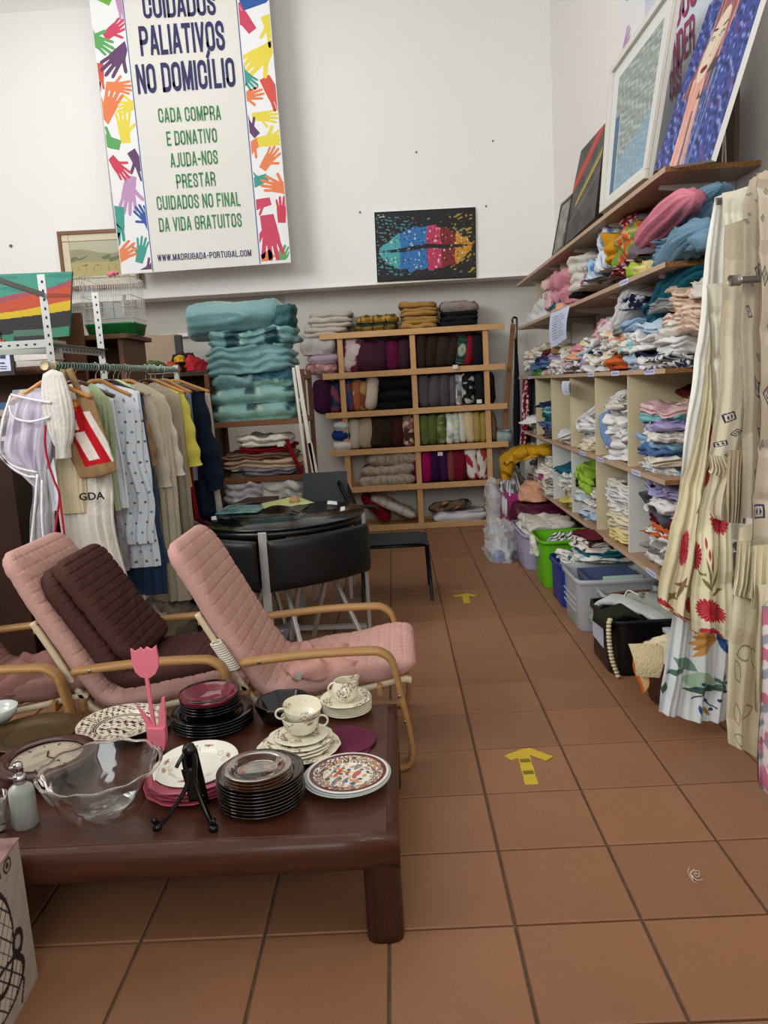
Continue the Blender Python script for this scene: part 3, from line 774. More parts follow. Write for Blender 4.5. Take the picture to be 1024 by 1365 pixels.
# ------------------------------------------------------------------ bentwood armchairs
mbirch = mat('birch plywood', 'a87f4e', rough=.42, spec=.35, bump=.05, bscale=60, var=.5, vscale=5, vcol='8a6236', stretch=(1, 12, 12), coat=.1)
mpalef = mat('pale frame', 'c8b89a', rough=.5)
mpad = mat('pink quilt', 'bd948a', rough=.92, spec=.1, bump=.25, bscale=140, var=.25, vscale=5, vcol='a57a72')
mpadd = mat('dusky pink quilt', '8e6a62', rough=.92, spec=.1, bump=.25, bscale=140, var=.25, vscale=5, vcol='755048')
mbrown = mat('brown quilt', '4c302c', rough=.9, spec=.15, bump=.3, bscale=120, var=.3, vscale=5, vcol='38201e')
YN, YF = 2.72, 3.30
def arclen(path):
    d = np.linalg.norm(np.diff(path, axis=0), axis=1); return np.concatenate([[0], np.cumsum(d)])
def quilt(path, y0, y1, th, cell=.042, m=None, seed=0, nu=320, nv=150, depth=.006, wr=.004, edge=.03, lean=0):
    """quilted pad following an XZ path, from y0 to y1"""
    p = smoothpath(path, 80); s = arclen(p); S = s[-1]
    t = np.linspace(0, S, nu); X = np.interp(t, s, p[:, 0]); Z = np.interp(t, s, p[:, 1])
    tx, tz = np.gradient(X, t), np.gradient(Z, t); L = np.hypot(tx, tz); tx /= L; tz /= L
    nx, nz = tz, -tx     # upper side flips below if needed
    if nz[nu//2] < 0 or nx[5] > 0 and False: nx, nz = -nx, -nz
    u = np.sin(np.linspace(-PI/2, PI/2, nv)); 
    U, Tt = np.meshgrid(u, t, indexing='xy')
    Y = (y0+y1)/2+U*(y1-y0)/2
    endf = np.clip(1-(np.abs(Tt/S*2-1))**16, 0, 1)
    e = np.power(np.clip(1-np.abs(U)**14, 0, 1), .5)*np.power(endf, .5)
    q = (np.abs(np.sin(PI*Tt/cell))*np.abs(np.sin(PI*(Y-y0)/cell)))
    q = np.clip(q*4.5, 0, 1)**.6
    mb = MB()
    de = np.minimum(Tt, S-Tt); rc = .085
    hw = (y1-y0)/2; shr = 1-(rc-np.sqrt(np.clip(rc**2-np.clip(rc-de, 0, rc)**2, 0, None)))/hw*.9
    for sg in (1, -1):
        base = np.stack([X[:, None]+0*U, (y0+y1)/2+U*(y1-y0)/2*shr, Z[:, None]+0*U], -1)
        off = sg*th/2*e+(q-.6)*depth*e*sg
        pp = np.stack([base[..., 0], base[..., 1], base[..., 2]], -1)
        off = off+sn(pp, seed, 3.2)*wr+(rdg(pp, seed+3, 4)-.4)*wr
        base[..., 0] += nx[:, None]*off; base[..., 2] += nz[:, None]*off
        if sg < 0: base = base[np.ix_(np.unique(np.append(np.arange(0, base.shape[0], 4), base.shape[0]-1)), np.unique(np.append(np.arange(0, base.shape[1], 4), base.shape[1]-1)))]
        mb.grid(base, flip=(sg > 0))
    return mb
XR = -.55    # rear end of the arm, local x 0 is the front of the arm
def armchair(name, label, x0, mpad_, yshift=0, throw=False):
    """local x 0 = front arm bend; chair faces +X"""
    t = thing(name, label, 'armchair', (x0, (YN+YF)/2, 0)); yc = (YN+YF)/2
    for yy in (YN-yc, YF-yc):
        path = [(-.60, .450), (-.45, .462), (-.30, .470), (-.13, .470), (-.085, .462), (-.052, .435), (-.038, .39), (-.018, .28), (.004, .14), (.008, .06), (-.012, .022), (-.06, .011), (-.16, .010), (-.62, .010)]
        pts = [(x, yy, z) for x, z in path]
        obj('arm_frame', MB().sweep(smoothpath(pts, 90), .055, .022, round_=1), mbirch, t)
        # seat side rail running up the back (bent): on the inner side of the arm
        yi = yy+(.075 if yy < 0 else -.045)
        rail = [(-.765, .625), (-.70, .50), (-.615, .33), (-.565, .265), (-.48, .245), (-.2, .29), (-.02, .325), (.02, .32)]
        obj('seat_rail', MB().sweep(smoothpath([(x, yi, z) for x, z in rail], 70), .03, .022, round_=1), mpalef, t)
    for x, z in ((-.755, .60), (-.60, .30), (-.1, .30), (-.62, .02)):
        obj('cross_bar', MB().box(x-.010, x+.010, YN-yc+(.03 if z < .5 else .065), YF-yc-.03, z-.02, z+.02), mbirch, t, smooth=False, bevel=.003)
    for x, z in ((-.53, .458), (-.027, .30), (-.012, .2)):
        obj('bolt', MB().lathe([(0, -.001), (.006, -.001), (.006, .003), (0, .004)], 12).rot(PI/2, 0, 0, (x, YN-yc-.027, z)), mat('steel bolt', '8a8a8a', rough=.3, metal=1), t)
    prof = [(-.855, .885), (-.80, .80), (-.73, .66), (-.655, .52), (-.575, .375), (-.53, .315), (-.46, .30), (-.3, .325), (-.12, .352), (.0, .375), (.045, .37)]
    obj('cushion', quilt(prof, YN-yc+.055, YF-yc-.0, .072, seed=int(-x0*10), cell=.046, depth=.0065, wr=.003), mpad_, t)
    return t
c1 = armchair('bentwood_armchair', 'pink quilted bentwood armchair nearest the aisle, empty seat with a bunched pink cover', -.008, mpad)
c2 = armchair('bentwood_armchair', 'middle pink bentwood armchair holding a brown quilted cushion', -.63, mpad)
c3 = armchair('bentwood_armchair', 'leftmost armchair with a dusky pink cover, cut by the left edge of the photo', -1.24, mpadd)
# tied cords and care label on chair one
yc = (YN+YF)/2
mcord = mat('white cord', 'd2cbbd', rough=.9)
pts = []
for i in range(200):
    a = i*.42; s = i/199; pts.append((-.70+.06*s+.019*math.cos(a), YN-yc+.045+.021*math.sin(a), .52-.11*s+.004*math.cos(a)))
obj('tie_cord', MB().tube(pts, .0045, 6), mcord, c1)
def fitgrid(w_, d_, z0, seed, amp, cx, cy, nu=50, nv=44):
    u = np.linspace(-1, 1, nu); v = np.linspace(-1, 1, nv); U, V = np.meshgrid(u, v, indexing='ij')
    g = np.stack([cx+U*w_/2*(1+.12*np.sin(V*5+seed)), cy+V*d_/2*(1+.1*np.sin(U*6+seed)), z0+0*U], -1)
    g[..., 2] += (rdg(g, seed, 6)*amp+np.abs(sn(g, seed+4, 4))*amp)*(1-np.maximum(abs(U), abs(V))**4)
    b = g.copy(); b[..., 2] = g[..., 2]-.006
    return MB().grid(g).grid(b, flip=True)
mb = fitgrid(.30, .34, .355, 3, .035, -.30, -.06)
obj('bunched_cover', mb, mat('crumpled pink cloth', 'b88a7e', rough=.95, bump=.3, bscale=120, var=.2, vcol='9c6e64'), c1)
obj('care_label', MB().box(-.012, .012, -.001, .001, -.016, .016).rot(.4, .3, .3, (-.40, YN-yc+.04, .37)), mat('white label', 'd8d4cc'), c1, smooth=False)
# brown quilted chair cushion leaning in the middle chair: folded double
t = thing('brown_cushion', 'dark brown quilted chair pad folded in the seat of the middle armchair', 'cushion', (-.63, yc, 0))
pr = [(-.765, .80), (-.72, .72), (-.65, .60), (-.58, .475), (-.52, .395), (-.46, .365), (-.34, .375), (-.18, .40), (-.04, .41), (.02, .40)]
obj('pad', quilt([(x+.035, z+.0) for x, z in pr], YN-yc+.09, YF-yc-.05, .075, cell=.036, seed=4, depth=.008), mbrown, t)
pr2 = [(-.765, .815), (-.70, .72), (-.625, .60), (-.55, .48), (-.485, .40)]
obj('folded_flap', quilt([(x+.085, z+.02) for x, z in pr2], YN-yc+.10, YF-yc-.06, .07, cell=.036, seed=5, nu=140, depth=.008), mbrown, t)
mb = fitgrid(.36, .44, .35, 8, .035, -.27, 0)
obj('crumpled_cover', mb, mat('dusky crumpled cloth', '80584f', rough=.95, bump=.3, bscale=120), c3)

# ------------------------------------------------------------------ back wall lattice shelf with cushions
mpine = mat('pine', 'c79c6c', rough=.55, spec=.3, bump=.05, bscale=50, var=.4, vscale=4, vcol='b0834f', stretch=(1, 12, 12))
mpinev = mat('pine upright', 'c79c6c', rough=.55, spec=.3, bump=.05, bscale=50, var=.4, vscale=4, vcol='b0834f', stretch=(12, 12, 1))
YS = 7.55
rails = [((426, 450), (672.5, 434)), ((430, 503), (674, 488)), ((434.6, 556), (676.3, 539.7)), ((438.7, 606.5), (677.8, 590.4)), ((482, 654), (668, 640.8)), ((505, 701), (660.8, 691))]
RZ = []
q0 = P(556, 570, Y=YS)
sh = thing('lattice_shelf', 'pine lattice shelf against the back wall, filled with cushions', 'shelf', (q0[0], YS+.15, 0))
XR_ = []
for i, (a, b) in enumerate(rails):
    A, B = P(*a, Y=YS), P(*b, Y=YS); z = (A[2]+B[2])/2
    if i == 5: z = .03; A[0] = -.55
    if i == 4: A[0] = -.66
    RZ.append(z); XR_.append((A[0], B[0]))
    obj('rail', MB().box(A[0], B[0], YS-.012, YS+.010, z-.028, z+.028), mpine, sh, smooth=False, world=True, bevel=.003)
    obj('shelf_board', MB().box(-.62, .98, YS+.012, YS+.37, z-.018, z+.010), mpine, sh, smooth=False, world=True)
    obj('rail', MB().box(-.60, .98, YS+.375, YS+.40, z-.028, z+.028), mpine, sh, smooth=False, world=True)
UX = []
for (a, b) in (((451, 453), (466, 632)), ((549.4, 446), (562, 695)), ((647.6, 438.6), (655.5, 687.7))):
    A, B = P(*a, Y=YS), P(*b, Y=YS); x = (A[0]+B[0])/2; UX.append(x)
    obj('upright', MB().box(x-.026, x+.026, YS+.0105, YS+.035, 0, RZ[0]-.02), mpinev, sh, smooth=False, world=True, bevel=.003)
    obj('upright', MB().box(x-.026, x+.026, YS+.40, YS+.425, 0, RZ[0]-.02), mpinev, sh, smooth=False, world=True)
def cellcushions(items, row, x0p, x1p, group=None):
    pass
def cush(px0, px1, top, bot, col, label, wp=None, lean=0, depth=.34, seed=0, Y=None, cf=None, name='cushion', wr=.006, m=None, floorz=None):
    """standing cushion seen on edge: spans px0..px1 wide and top..bot in the photo"""
    Y = Y or YS+.20; cx, cy = (px0+px1)/2, (top+bot)/2
    yf = Y-.15
    a = P(px0, cy, Y=yf); b = P(px1, cy, Y=yf); t_ = P(cx, top, Y=yf); bo = P(cx, bot, Y=yf)
    th = (b[0]-a[0]); h = t_[2]-bo[2]; zc = (t_[2]+bo[2])/2
    if floorz is not None: zc = floorz+h/2
    mb = pillow(depth, h, th*1.12, seed=seed, nu=44 if cf else 24, wr=wr, pinch=.14, cf=cf)
    o = obj(name, mb, m or (cloth(col, bump=.5, bscale=45, rough=.75) if not cf else mat('printed cloth', 'ffffff', attr=True, rough=.85, spec=.15, bump=.3, bscale=60)), loc=((a[0]+b[0])/2, Y, zc), rot=(lean, 0, PI/2))
    if lean: o.rotation_euler = (0, lean, 0); o.rotation_euler = Matrix.Rotation(lean, 4, 'Y').to_3x3().to_4x4().__matmul__(Matrix.Rotation(PI/2, 4, 'Z')).to_euler()
    return tag(o, label, 'cushion')
def patf(cols, f=14, seed=1, base=None):
    cs = [hexa(c) for c in cols]
    def fn(g, *a):
        n = sn(g, seed, f, 5); c = np.tile(cs[0], g.shape[:-1]+(1,)).astype(float)
        for i, k in enumerate(cs[1:]):
            ni = sn(g, seed+i*7, f*(1+.2*i), 5); c = mixc(c, k, (ni > .35).astype(float))
        return c
    return fn
def plaidf(cols, per=.08, axes=(0, 2)):
    cs = [hexa(c) for c in cols]
    def fn(g, *a):
        c = np.tile(cs[0], g.shape[:-1]+(1,)).astype(float)
        A = np.mod(g[..., axes[0]]/per, 1); B = np.mod(g[..., axes[1]]/per, 1)
        c = mixc(c, cs[1], (A < .45)*.7); c = mixc(c, cs[2 % len(cs)], (B < .4)*.7)
        if len(cs) > 3: c = mixc(c, cs[3], ((abs(A-.7) < .05) | (abs(B-.7) < .05))*.9)
        return c
    return fn
def stripef(a, b, per=.012, ax=0, duty=.5):
    A_, B_ = hexa(a), hexa(b)
    def fn(g, *k):
        c = np.tile(A_, g.shape[:-1]+(1,)).astype(float)
        return mixc(c, B_, (np.mod(g[..., ax]/per, 1) < duty).astype(float))
    return fn
# row 1
R1 = ' on the top row of the lattice shelf'
C = [
 (452, 483, 448, 497, 'b9a6a4', 'grey and maroon piped cushion leaning at the left end of the top cell row', patf(['b9aaa6', '6a2c40', 'c9bdb6'], 6, 3), -.28),
 (470, 508, 452, 494, '42202e', 'wide dark plum cushion in the top left cell', None, -.1),
 (500, 516, 450, 493, '3c1c2c', 'narrow plum cushion beside the wide plum cushion in the top left cell', None, -.1),
 (514, 533, 450, 492, '5a1038', 'magenta purple cushion in the top left cell', None, 0),
 (530, 547, 448, 491, '38202a', 'dark brown plum cushion at the right end of the top left cell', None, 0),
 (554, 569, 444, 492, '2e211c', 'dark brown cushion at the left end of the top middle cell', None, -.05),
 (567, 584, 444, 490, '2c201b', 'dark brown cushion, second from the left in the top middle cell', None, -.12),
 (580, 600, 445, 489, '30231d', 'dark brown cushion, third from the left in the top middle cell', None, -.2),
 (594, 612, 446, 488, '2a1f1b', 'dark brown cushion, fourth from the left in the top middle cell', None, -.25),
 (606, 626, 445, 486, '2a3c36', 'green tartan cushion in the top middle cell', plaidf(['1e3a32', '10241e', '3c5850', 'a8a890'], .05), -.2),
 (620, 632, 444, 486, '7c1422', 'thin red cushion behind the black one in the top middle cell', None, -.15),
 (628, 646, 441, 486, '15141a', 'black cushion at the right end of the top middle cell', None, 0),
 # row 2
 (419, 442, 511, 558, '3a1434', 'dark purple round-edged cushion left of the shelf uprights on the second row', None, 0),
 (441, 454, 514, 556, '28324e', 'dark blue cushion with small red pattern left of the first upright', patf(['2a3654', '1e2840', '7a4048'], 9, 5), 0),
 (460, 472, 509, 553, '2c3a58', 'blue cushion with a small red print in the second row left cell', patf(['30446a', '233452', '70424c'], 9, 6), .06),
 (470, 482, 508, 552, '9a5a40', 'orange and maroon paisley cushion in the second row left cell', patf(['a0603e', '5a2630', 'd0a070'], 8, 7), -.08),
 (479, 490, 510, 552, 'a88858', 'gold and brown patterned cushion in the second row left cell', patf(['a88654', '5a3a2c', '8a4a38'], 8, 8), -.12),
 (487, 503, 505, 552, 'cdbfae', 'cream cushion in the second row left cell', None, -.18),
 (557, 574, 500, 546, '4c474b', 'grey cushion at the left end of the second row middle cell', None, .05),
 (571, 588, 502, 547, '504b4f', 'grey cushion, second in the second row middle cell', None, -.12),
 (585, 601, 500, 546, '4a454a', 'grey cushion, third in the second row middle cell', None, -.02),
 (599, 609, 498, 541, '5a5558', 'slim grey cushion beside the pale patterned one', None, 0),
 (607, 617, 496, 540, '8c8a8a', 'grey and white patterned cushion in the second row middle cell', patf(['8e8c8c', '5a585a', 'd0ccc8'], 8, 12), 0),
 (614, 634, 494, 540, '17171a', 'black cushion with white scrollwork in the second row middle cell', patf(['141417', '17171a', 'a8a8a4'], 11, 13), 0),
 (633, 647, 493, 539, '17181c', 'plain black cushion at the right end of the second row middle cell', None, 0),
 (652, 659, 492, 536, '141519', 'black cushion just right of the last upright on the second row', None, 0),
 # row 3
 (464, 480, 561, 603, 'c3b7a4', 'pale cream cushion at the left end of the third row', None, -.08),
 (477, 498, 560, 602, 'ae9f86', 'beige cushion, second on the third row', None, -.2),
 (492, 514, 558, 600, '3a2820', 'dark brown cushion, third on the third row', None, -.2),
 (506, 528, 557, 599, '30211c', 'darker brown cushion, fourth on the third row', None, -.18),
 (521, 538, 555, 597, '3e1c1c', 'dark maroon brown cushion, fifth on the third row', None, -.08),
 (537, 552, 553, 596, '8a6a5c', 'cushion with a brown and cream flower print on the third row', patf(['8c6656', '4a2e28', 'c8b09c'], 9, 15), 0),
 (559, 573, 551, 595, '5a6634', 'olive green quilted cushion, leftmost of the three green ones', None, 0),
 (571, 584, 550, 594, '55622f', 'olive green quilted cushion in the middle of the three green ones', None, -.03),
 (582, 596, 550, 593, '5e6a38', 'olive green patterned cushion, rightmost of the three green ones', patf(['5e6a38', '465226', '808a58'], 10, 17), -.05),
 (595, 606, 548, 592, 'c5c4b8', 'white cushion with a pale green floral print on the third row', patf(['c9c8bc', '9aa69a', 'e2e0d6'], 8, 18), .03),
 (604, 614, 547, 591, '9cb8bc', 'pale blue and yellow striped cushion on the third row', stripef('9abcc4', 'cfc690', .05, 2), .03),
 (611, 622, 547, 591, 'd2ccbc', 'white cushion right of the pale blue striped one', None, .05),
 (619, 633, 545, 590, 'c9b78e', 'pale yellow cushion on the third row', None, .08),
 (631, 642, 545, 588, 'a38a4c', 'mustard beige cushion, left of two on the third row', None, .03),
 (640, 650, 544, 587, '9a8248', 'mustard beige cushion beside the last upright on the third row', None, .02),
 (653, 662, 543, 585, '6e5a3e', 'dark tan cushion right of the last upright', None, .08),
 # row 4
 (561, 576, 602, 648, '9a0c54', 'bright magenta cushion on the fourth row', None, -.05),
 (574, 588, 601, 645, '34123e', 'dark purple cushion, left of two on the fourth row', None, 0),
 (586, 598, 600, 645, '3a1444', 'dark purple cushion, right of two on the fourth row', None, 0),
 (597, 607, 599, 643, '7a3c38', 'brick brown cushion on the fourth row', None, 0),
 (605, 622, 597, 641, '6a1426', 'wine red cushion on the fourth row', None, 0),
 (622, 638, 596, 645, 'd6cec6', 'white cushion with red flowers, left of two on the fourth row', patf(['d8d0c8', 'd8d0c8', 'a02030'], 7, 24), .08),
 (637, 650, 595, 641, 'd2cac0', 'white cushion with small red flowers beside the last upright', patf(['d4ccc2', 'c8beb4', '9c3a40'], 8, 25), .02),
 (552, 557, 604, 640, '6a1c40', 'dark magenta cushion edge just left of the middle upright', None, 0),
]
for i, (a, b, t_, bo, col, lab, cf, lean) in enumerate(C):
    row = 0 if i < 12 else 1 if i < 26 else 2 if i < 42 else 3
    zf = RZ[row+1]+.012
    if lean: zf += abs(math.sin(lean))*.03
    cush(a-1, b+1, t_, bo+2, col, lab, seed=i*3+1, cf=cf, lean=-lean, floorz=zf)
# flat stacks
def flatc(px0, px1, top, bot, col, label, Y=None, d=.36, seed=0, cf=None, layers=1, rz=0, name='cushion', cat='cushion', m=None, amp=.006, groove=.16, tilt=0, zb=None, jig=.02):
    Y = Y or YS+.18
    yf = Y-d/2+.02; cy = (top+bot)/2
    a = P(px0, cy, Y=yf); b = P(px1, cy, Y=yf); zt = P((px0+px1)/2, top, Y=yf)[2]; zo = P((px0+px1)/2, bot, Y=yf)[2]
    z0 = zo if zb is None else zb
    mb = fold(b[0]-a[0], d, zt-zo, layers, seed=seed, amp=amp, groove=groove, cf=cf, jig=jig)
    o = obj(name, mb, m or (cloth(col) if not cf else mat('printed cloth', 'ffffff', attr=True, rough=.85, spec=.15, bump=.3, bscale=60)), loc=((a[0]+b[0])/2, Y, z0), rot=(0, tilt, rz))
    return tag(o, label, cat)
zt = RZ[0]+.028
def pile(px0, px1, zb, hs, cols, labs, **k):
    z = zb
    for i, (h, c, l) in enumerate(zip(hs, cols, labs)):
        a = P(px0[i] if isinstance(px0, list) else px0, 440, Y=k.get('Y', YS+.18)-.15); b = P(px1[i] if isinstance(px1, list) else px1, 440, Y=k.get('Y', YS+.18)-.15)
        kk = dict(k); kk.pop('Y', None); cf = kk.pop('cf', None); name = kk.pop('name', 'cushion'); cat = kk.pop('cat', 'cushion'); d = kk.pop('d', .36)
        cfi = cf[i] if isinstance(cf, list) else cf
        mb = fold(b[0]-a[0], d, h, kk.get('layers', 1), seed=i*5+int(zb*100)+int(px1[i] if isinstance(px1, list) else px1), amp=kk.get('amp', .006), groove=kk.get('groove', .13), jig=kk.get('jig', .02), cf=cfi)
        o = obj(name, mb, cloth(c) if cfi is None else mat('printed cloth', 'ffffff', attr=True, rough=.85, spec=.15, bump=.3, bscale=60), loc=((a[0]+b[0])/2+.006*((i*37) % 5-2), k.get('Y', YS+.18)+.005*((i*17) % 5-2), z))
        tag(o, l, cat); z += h*.97
    return z
pile([402, 403, 410, 411, 412], [455, 463, 470, 471, 471], zt-.03, [.045, .05, .042, .05, .045], ['b0a598', 'b5aa9c', 'b9b0a4', 'bdb4a8', 'b7afa4'],
     [ORD[4-i]+' from the top of the beige seat pads left on the shelf top' if i < 4 else 'topmost beige seat pad at the left end of the shelf top' for i in range(5)], Y=YS+.2)
pile([474, 475], [533, 532], zt, [.075, .075], ['a', 'b'], ['lower green and yellow tartan cushion on top of the shelf', 'upper green and yellow tartan cushion on top of the shelf'],
     cf=[plaidf(['1c2a20', '2f3a22', 'a87c34', '0e120e'], .11), plaidf(['9a742e', '243428', 'c09040', '16201a'], .12)], groove=.3)
pile([535]*6, [586]*6, zt, [.04]*5+[.05], ['a88048', 'a37a42', 'aa8350', 'a57c44', 'a98148', 'a07840'],
     ['lowest mustard seat pad in the stack on the shelf top', 'fifth mustard seat pad from the top of its stack', 'fourth mustard seat pad from the top of its stack', 'third mustard seat pad from the top of its stack', 'second mustard seat pad from the top of its stack', 'topmost mustard seat pad, slightly humped'], name='seat_pad', d=.34)
z_ = pile([588, 589, 588], [640, 640, 638], zt, [.05, .05, .04], ['1a1a1d', '1c1c20', '17171a'], ['lowest black seat pad at the right end of the shelf top', 'middle black seat pad at the right end of the shelf top', 'upper black seat pad under the taupe one'], name='seat_pad', d=.36)
pile([590], [642], z_, [.10], ['8c8078'], ['thick taupe round seat pad on top of the black ones'], name='seat_pad', groove=.25)
# left pile outside the first upright
zb = RZ[1]+.03
z_ = pile([403, 406], [450, 450], zb, [.10, .09], ['a67c7c', 'b19aa4'], ['pink patterned cushion at the bottom left of the top row', 'mauve pink cushion under the silver one'], cf=[patf(['a87c7a', '8c5a60', 'c0a09a'], 12, 3), None], groove=.3)
pile([400], [449], z_, [.15], ['b4afac'], ['silver grey satin cushion beside the first upright'], groove=.35, amp=.012)
# second row black stack
z_ = pile([499, 498, 499], [551, 551, 550], RZ[2]+.012, [.10, .10, .11], ['101013', '131316', '0f0f12'], ['lowest black cushion lying flat on the second row', 'middle black cushion lying flat on the second row', 'top black cushion lying flat on the second row'], groove=.25)
# third row left
z_ = pile([434], [461], RZ[3]+.012, [.11], ['d4cfca'], ['white rolled cushion at the left end of the third row'], groove=.35)
z_ = pile([435], [460], z_, [.10], ['1c2f6e'], ['royal blue cushion on the white one at the left end of the third row'], groove=.35)
pile([436], [459], z_, [.08], ['b8c0c0'], ['pale grey folded cushion above the royal blue one'], groove=.3)
pile([657], [682], RZ[3]+.012, [.12], ['93a4a4'], ['pale blue satin cushion lying right of the last upright'], groove=.35)
# fourth row striped pads
pile([467, 469, 474], [546, 547, 549], RZ[4]+.012, [.115, .10, .115][::-1], ['a'] * 3, ['bottom beige striped seat cushion of three on the fourth row', 'middle beige striped seat cushion of three on the fourth row', 'top beige striped seat cushion of three on the fourth row'],
     cf=stripef('a89a88', '8c7e6e', .022, 0, .25), groove=.25)
# bottom row
def leanc(p0, p1, th, col, label, d=.34, seed=0, cf=None, Y=None):
    Y = Y or YS+.2
    A, B = P(*p0, Y=Y-.15), P(*p1, Y=Y-.15); v = B-A; L = np.hypot(v[0], v[2])
    mb = pillow(L, d, th, seed=seed, nu=26, wr=.006, cf=cf)
    ang = math.atan2(v[2], v[0]); c = (A+B)/2
    M = Matrix.Rotation(-ang, 4, 'Y') @ Matrix.Rotation(PI/2, 4, 'X')
    o = obj('cushion', mb, cloth(col) if not cf else mat('printed cloth', 'ffffff', attr=True, rough=.85, spec=.15), loc=(c[0], Y, c[2]))
    o.rotation_euler = M.to_euler(); return tag(o, label, 'cushion')
leanc((492, 663), (556, 690), .095, 'c2bcb2', 'long white ribbed pillow leaning diagonally in the bottom left cell', cf=stripef('c6c0b6', 'a8a298', .02, 0, .3))
leanc((483, 662), (520, 694), .12, '7a0f1c', 'red cushion leaning behind the white pillow in the bottom left cell', seed=3, Y=YS+.23)
z_ = pile([567], [646], RZ[5]+.012, [.10], ['cfcdd0'], ['white pillow lying in the bottom middle cell'], groove=.35)
q = P(600, 672, Y=YS+.1)
o = obj('cushion', pillow(.44, .24, .10, seed=9, cf=patf(['6a5040', '241c1c', 'b07c50', '3c4438'], 8, 30)), mat('printed cloth', 'ffffff', attr=True), loc=(q[0]+.0, YS+.14, z_+.055))
o.rotation_euler = (Matrix.Rotation(-.10, 4, 'Y') @ Matrix.Rotation(PI/2-.2, 4, 'X')).to_euler()
tag(o, 'tapestry cushion with a dark animal pattern lying on the white pillow', 'cushion')
# tags
for i, (x, y, Y, n) in enumerate(((607, 489, 7.53, 'small white price tag on the second rail'), (587, 605, 7.6, 'white price tag on the purple cushions'), (639, 535, 7.6, 'white price tag on the black cushion'))):
    q = P(x, y, Y=Y-.03); tag(obj('price_tag', MB().box(-.024, .024, -.001, .001, -.018, .018), mat('white label', 'd8d4cc'), loc=tuple(q), smooth=False), n, 'tag')

# stuff right of the shelf: leaned board and black umbrella
A, B = P(684, 432, Y=7.7), P(664, 690, Y=7.62)
tag(obj('wooden_slat', MB().obox(A, B, .045, .02, side=(1, 0, 0)), mat('oak slat', '8a5c34', rough=.5, var=.3, vscale=4, stretch=(8, 8, 1)), smooth=False, bevel=.003), 'narrow oak slat leaning on the back wall right of the lattice shelf', 'board')
A2 = P(676, 436, Y=7.86); B2 = P(662, 560, Y=7.86)
um = thing('umbrella', 'folded black umbrella with a hooked handle by the right shelves', 'umbrella', tuple(P(690, 560, Y=7.55)*np.array([1, 1, 0])))
top = P(688, 428, Y=7.56); bt = P(690, 690, Y=7.5); bt[2] = -.055; d = bt-top
pts = [top+np.array([-.03, 0, -.02]), top+np.array([-.035, 0, .01]), top+np.array([-.02, 0, .035]), top+np.array([.0, 0, .03]), top+np.array([.008, 0, 0]), top+d*.1]
obj('handle', MB().tube(smoothpath(pts, 24), .010, 8), mat('black plastic', '0b0b0c'), um, world=True)
pts = [top+d*.08+d*.9*s for s in np.linspace(0, 1, 14)]
mb = MB().tube(pts, [.012, .016, .022, .028, .032, .034, .034, .032, .028, .022, .016, .010, .006, .004], 12)
for v in mb.v: v += (vn(v, 3, 6)*.003)
obj('canopy', mb, cloth('131318'), um, world=True)

# ------------------------------------------------------------------ rack with teal bedding
YT = 6.0
mrack = mat('brown rack wood', '7a4a2a', rough=.4, spec=.4, var=.5, vscale=5, vcol='54301a', stretch=(1, 8, 8), coat=.1)
mrackv = mat('brown rack post', '7a4a2a', rough=.4, spec=.4, var=.5, vscale=5, vcol='54301a', stretch=(8, 8, 1), coat=.1)
XL, XRr = P(285, 566, Y=YT)[0], P(404, 560, Y=YT)[0]
zs = [P(340, 563, Y=YT)[2], P(340, 638, Y=YT)[2], P(340, 690, Y=YT)[2]-.02, .1]
rk = thing('bedding_rack', 'brown wooden rack with open shelves holding teal bedding', 'rack', ((XL+XRr)/2, YT+.25, 0))
topz = P(400, 492, Y=YT)[2]
for x in (XL-.02, XRr+.02):
    for y in (YT, YT+.5):
        obj('post', MB().box(x-.018, x+.018, y-.018, y+.018, 0, topz), mrackv, rk, smooth=False, world=True, bevel=.004)
for i, z in enumerate(zs+[topz-.05]):
    for y in (YT, YT+.5):
        if i == 4 and y == YT: continue
        obj('rail', MB().box(XL-.005, XRr+.005, y-.014, y+.014, z-.028, z+.014), mrack, rk, smooth=False, world=True, bevel=.003)
    for x in (XL-.02, XRr+.02):
        obj('side_rail', MB().box(x-.012, x+.012, YT+.015, YT+.485, z-.02, z+.01), mrack, rk, smooth=False, world=True)
    if i < 4: obj('shelf_board', MB().box(XL, XRr, YT+.02, YT+.48, z-.012, z+.002), mrack, rk, smooth=False, world=True)
mteal = mat('teal satin', '66908f', rough=.38, spec=.45, bump=.5, bscale=26, var=.25, vscale=5, vcol='507a7c', sheen=.2)
mtealp = mat('printed teal satin', 'ffffff', attr=True, rough=.45, spec=.4, bump=.4, bscale=30)
def tealf(top=True):
    def fn(g, *a):
        c = np.tile(hexa('74a09c'), g.shape[:-1]+(1,)).astype(float)
        A = np.mod((g[..., 0]+.36)/.30, 1)
        c = mixc(c, hexa('173c46'), ((A < .26)).astype(float)); c = mixc(c, hexa('a8b49c'), ((A > .30) & (A < .38)).astype(float))
        low = (g[..., 2] < .072)
        return mixc(c, hexa('7aa496'), low.astype(float))
    return fn
xm = (XL+XRr)/2
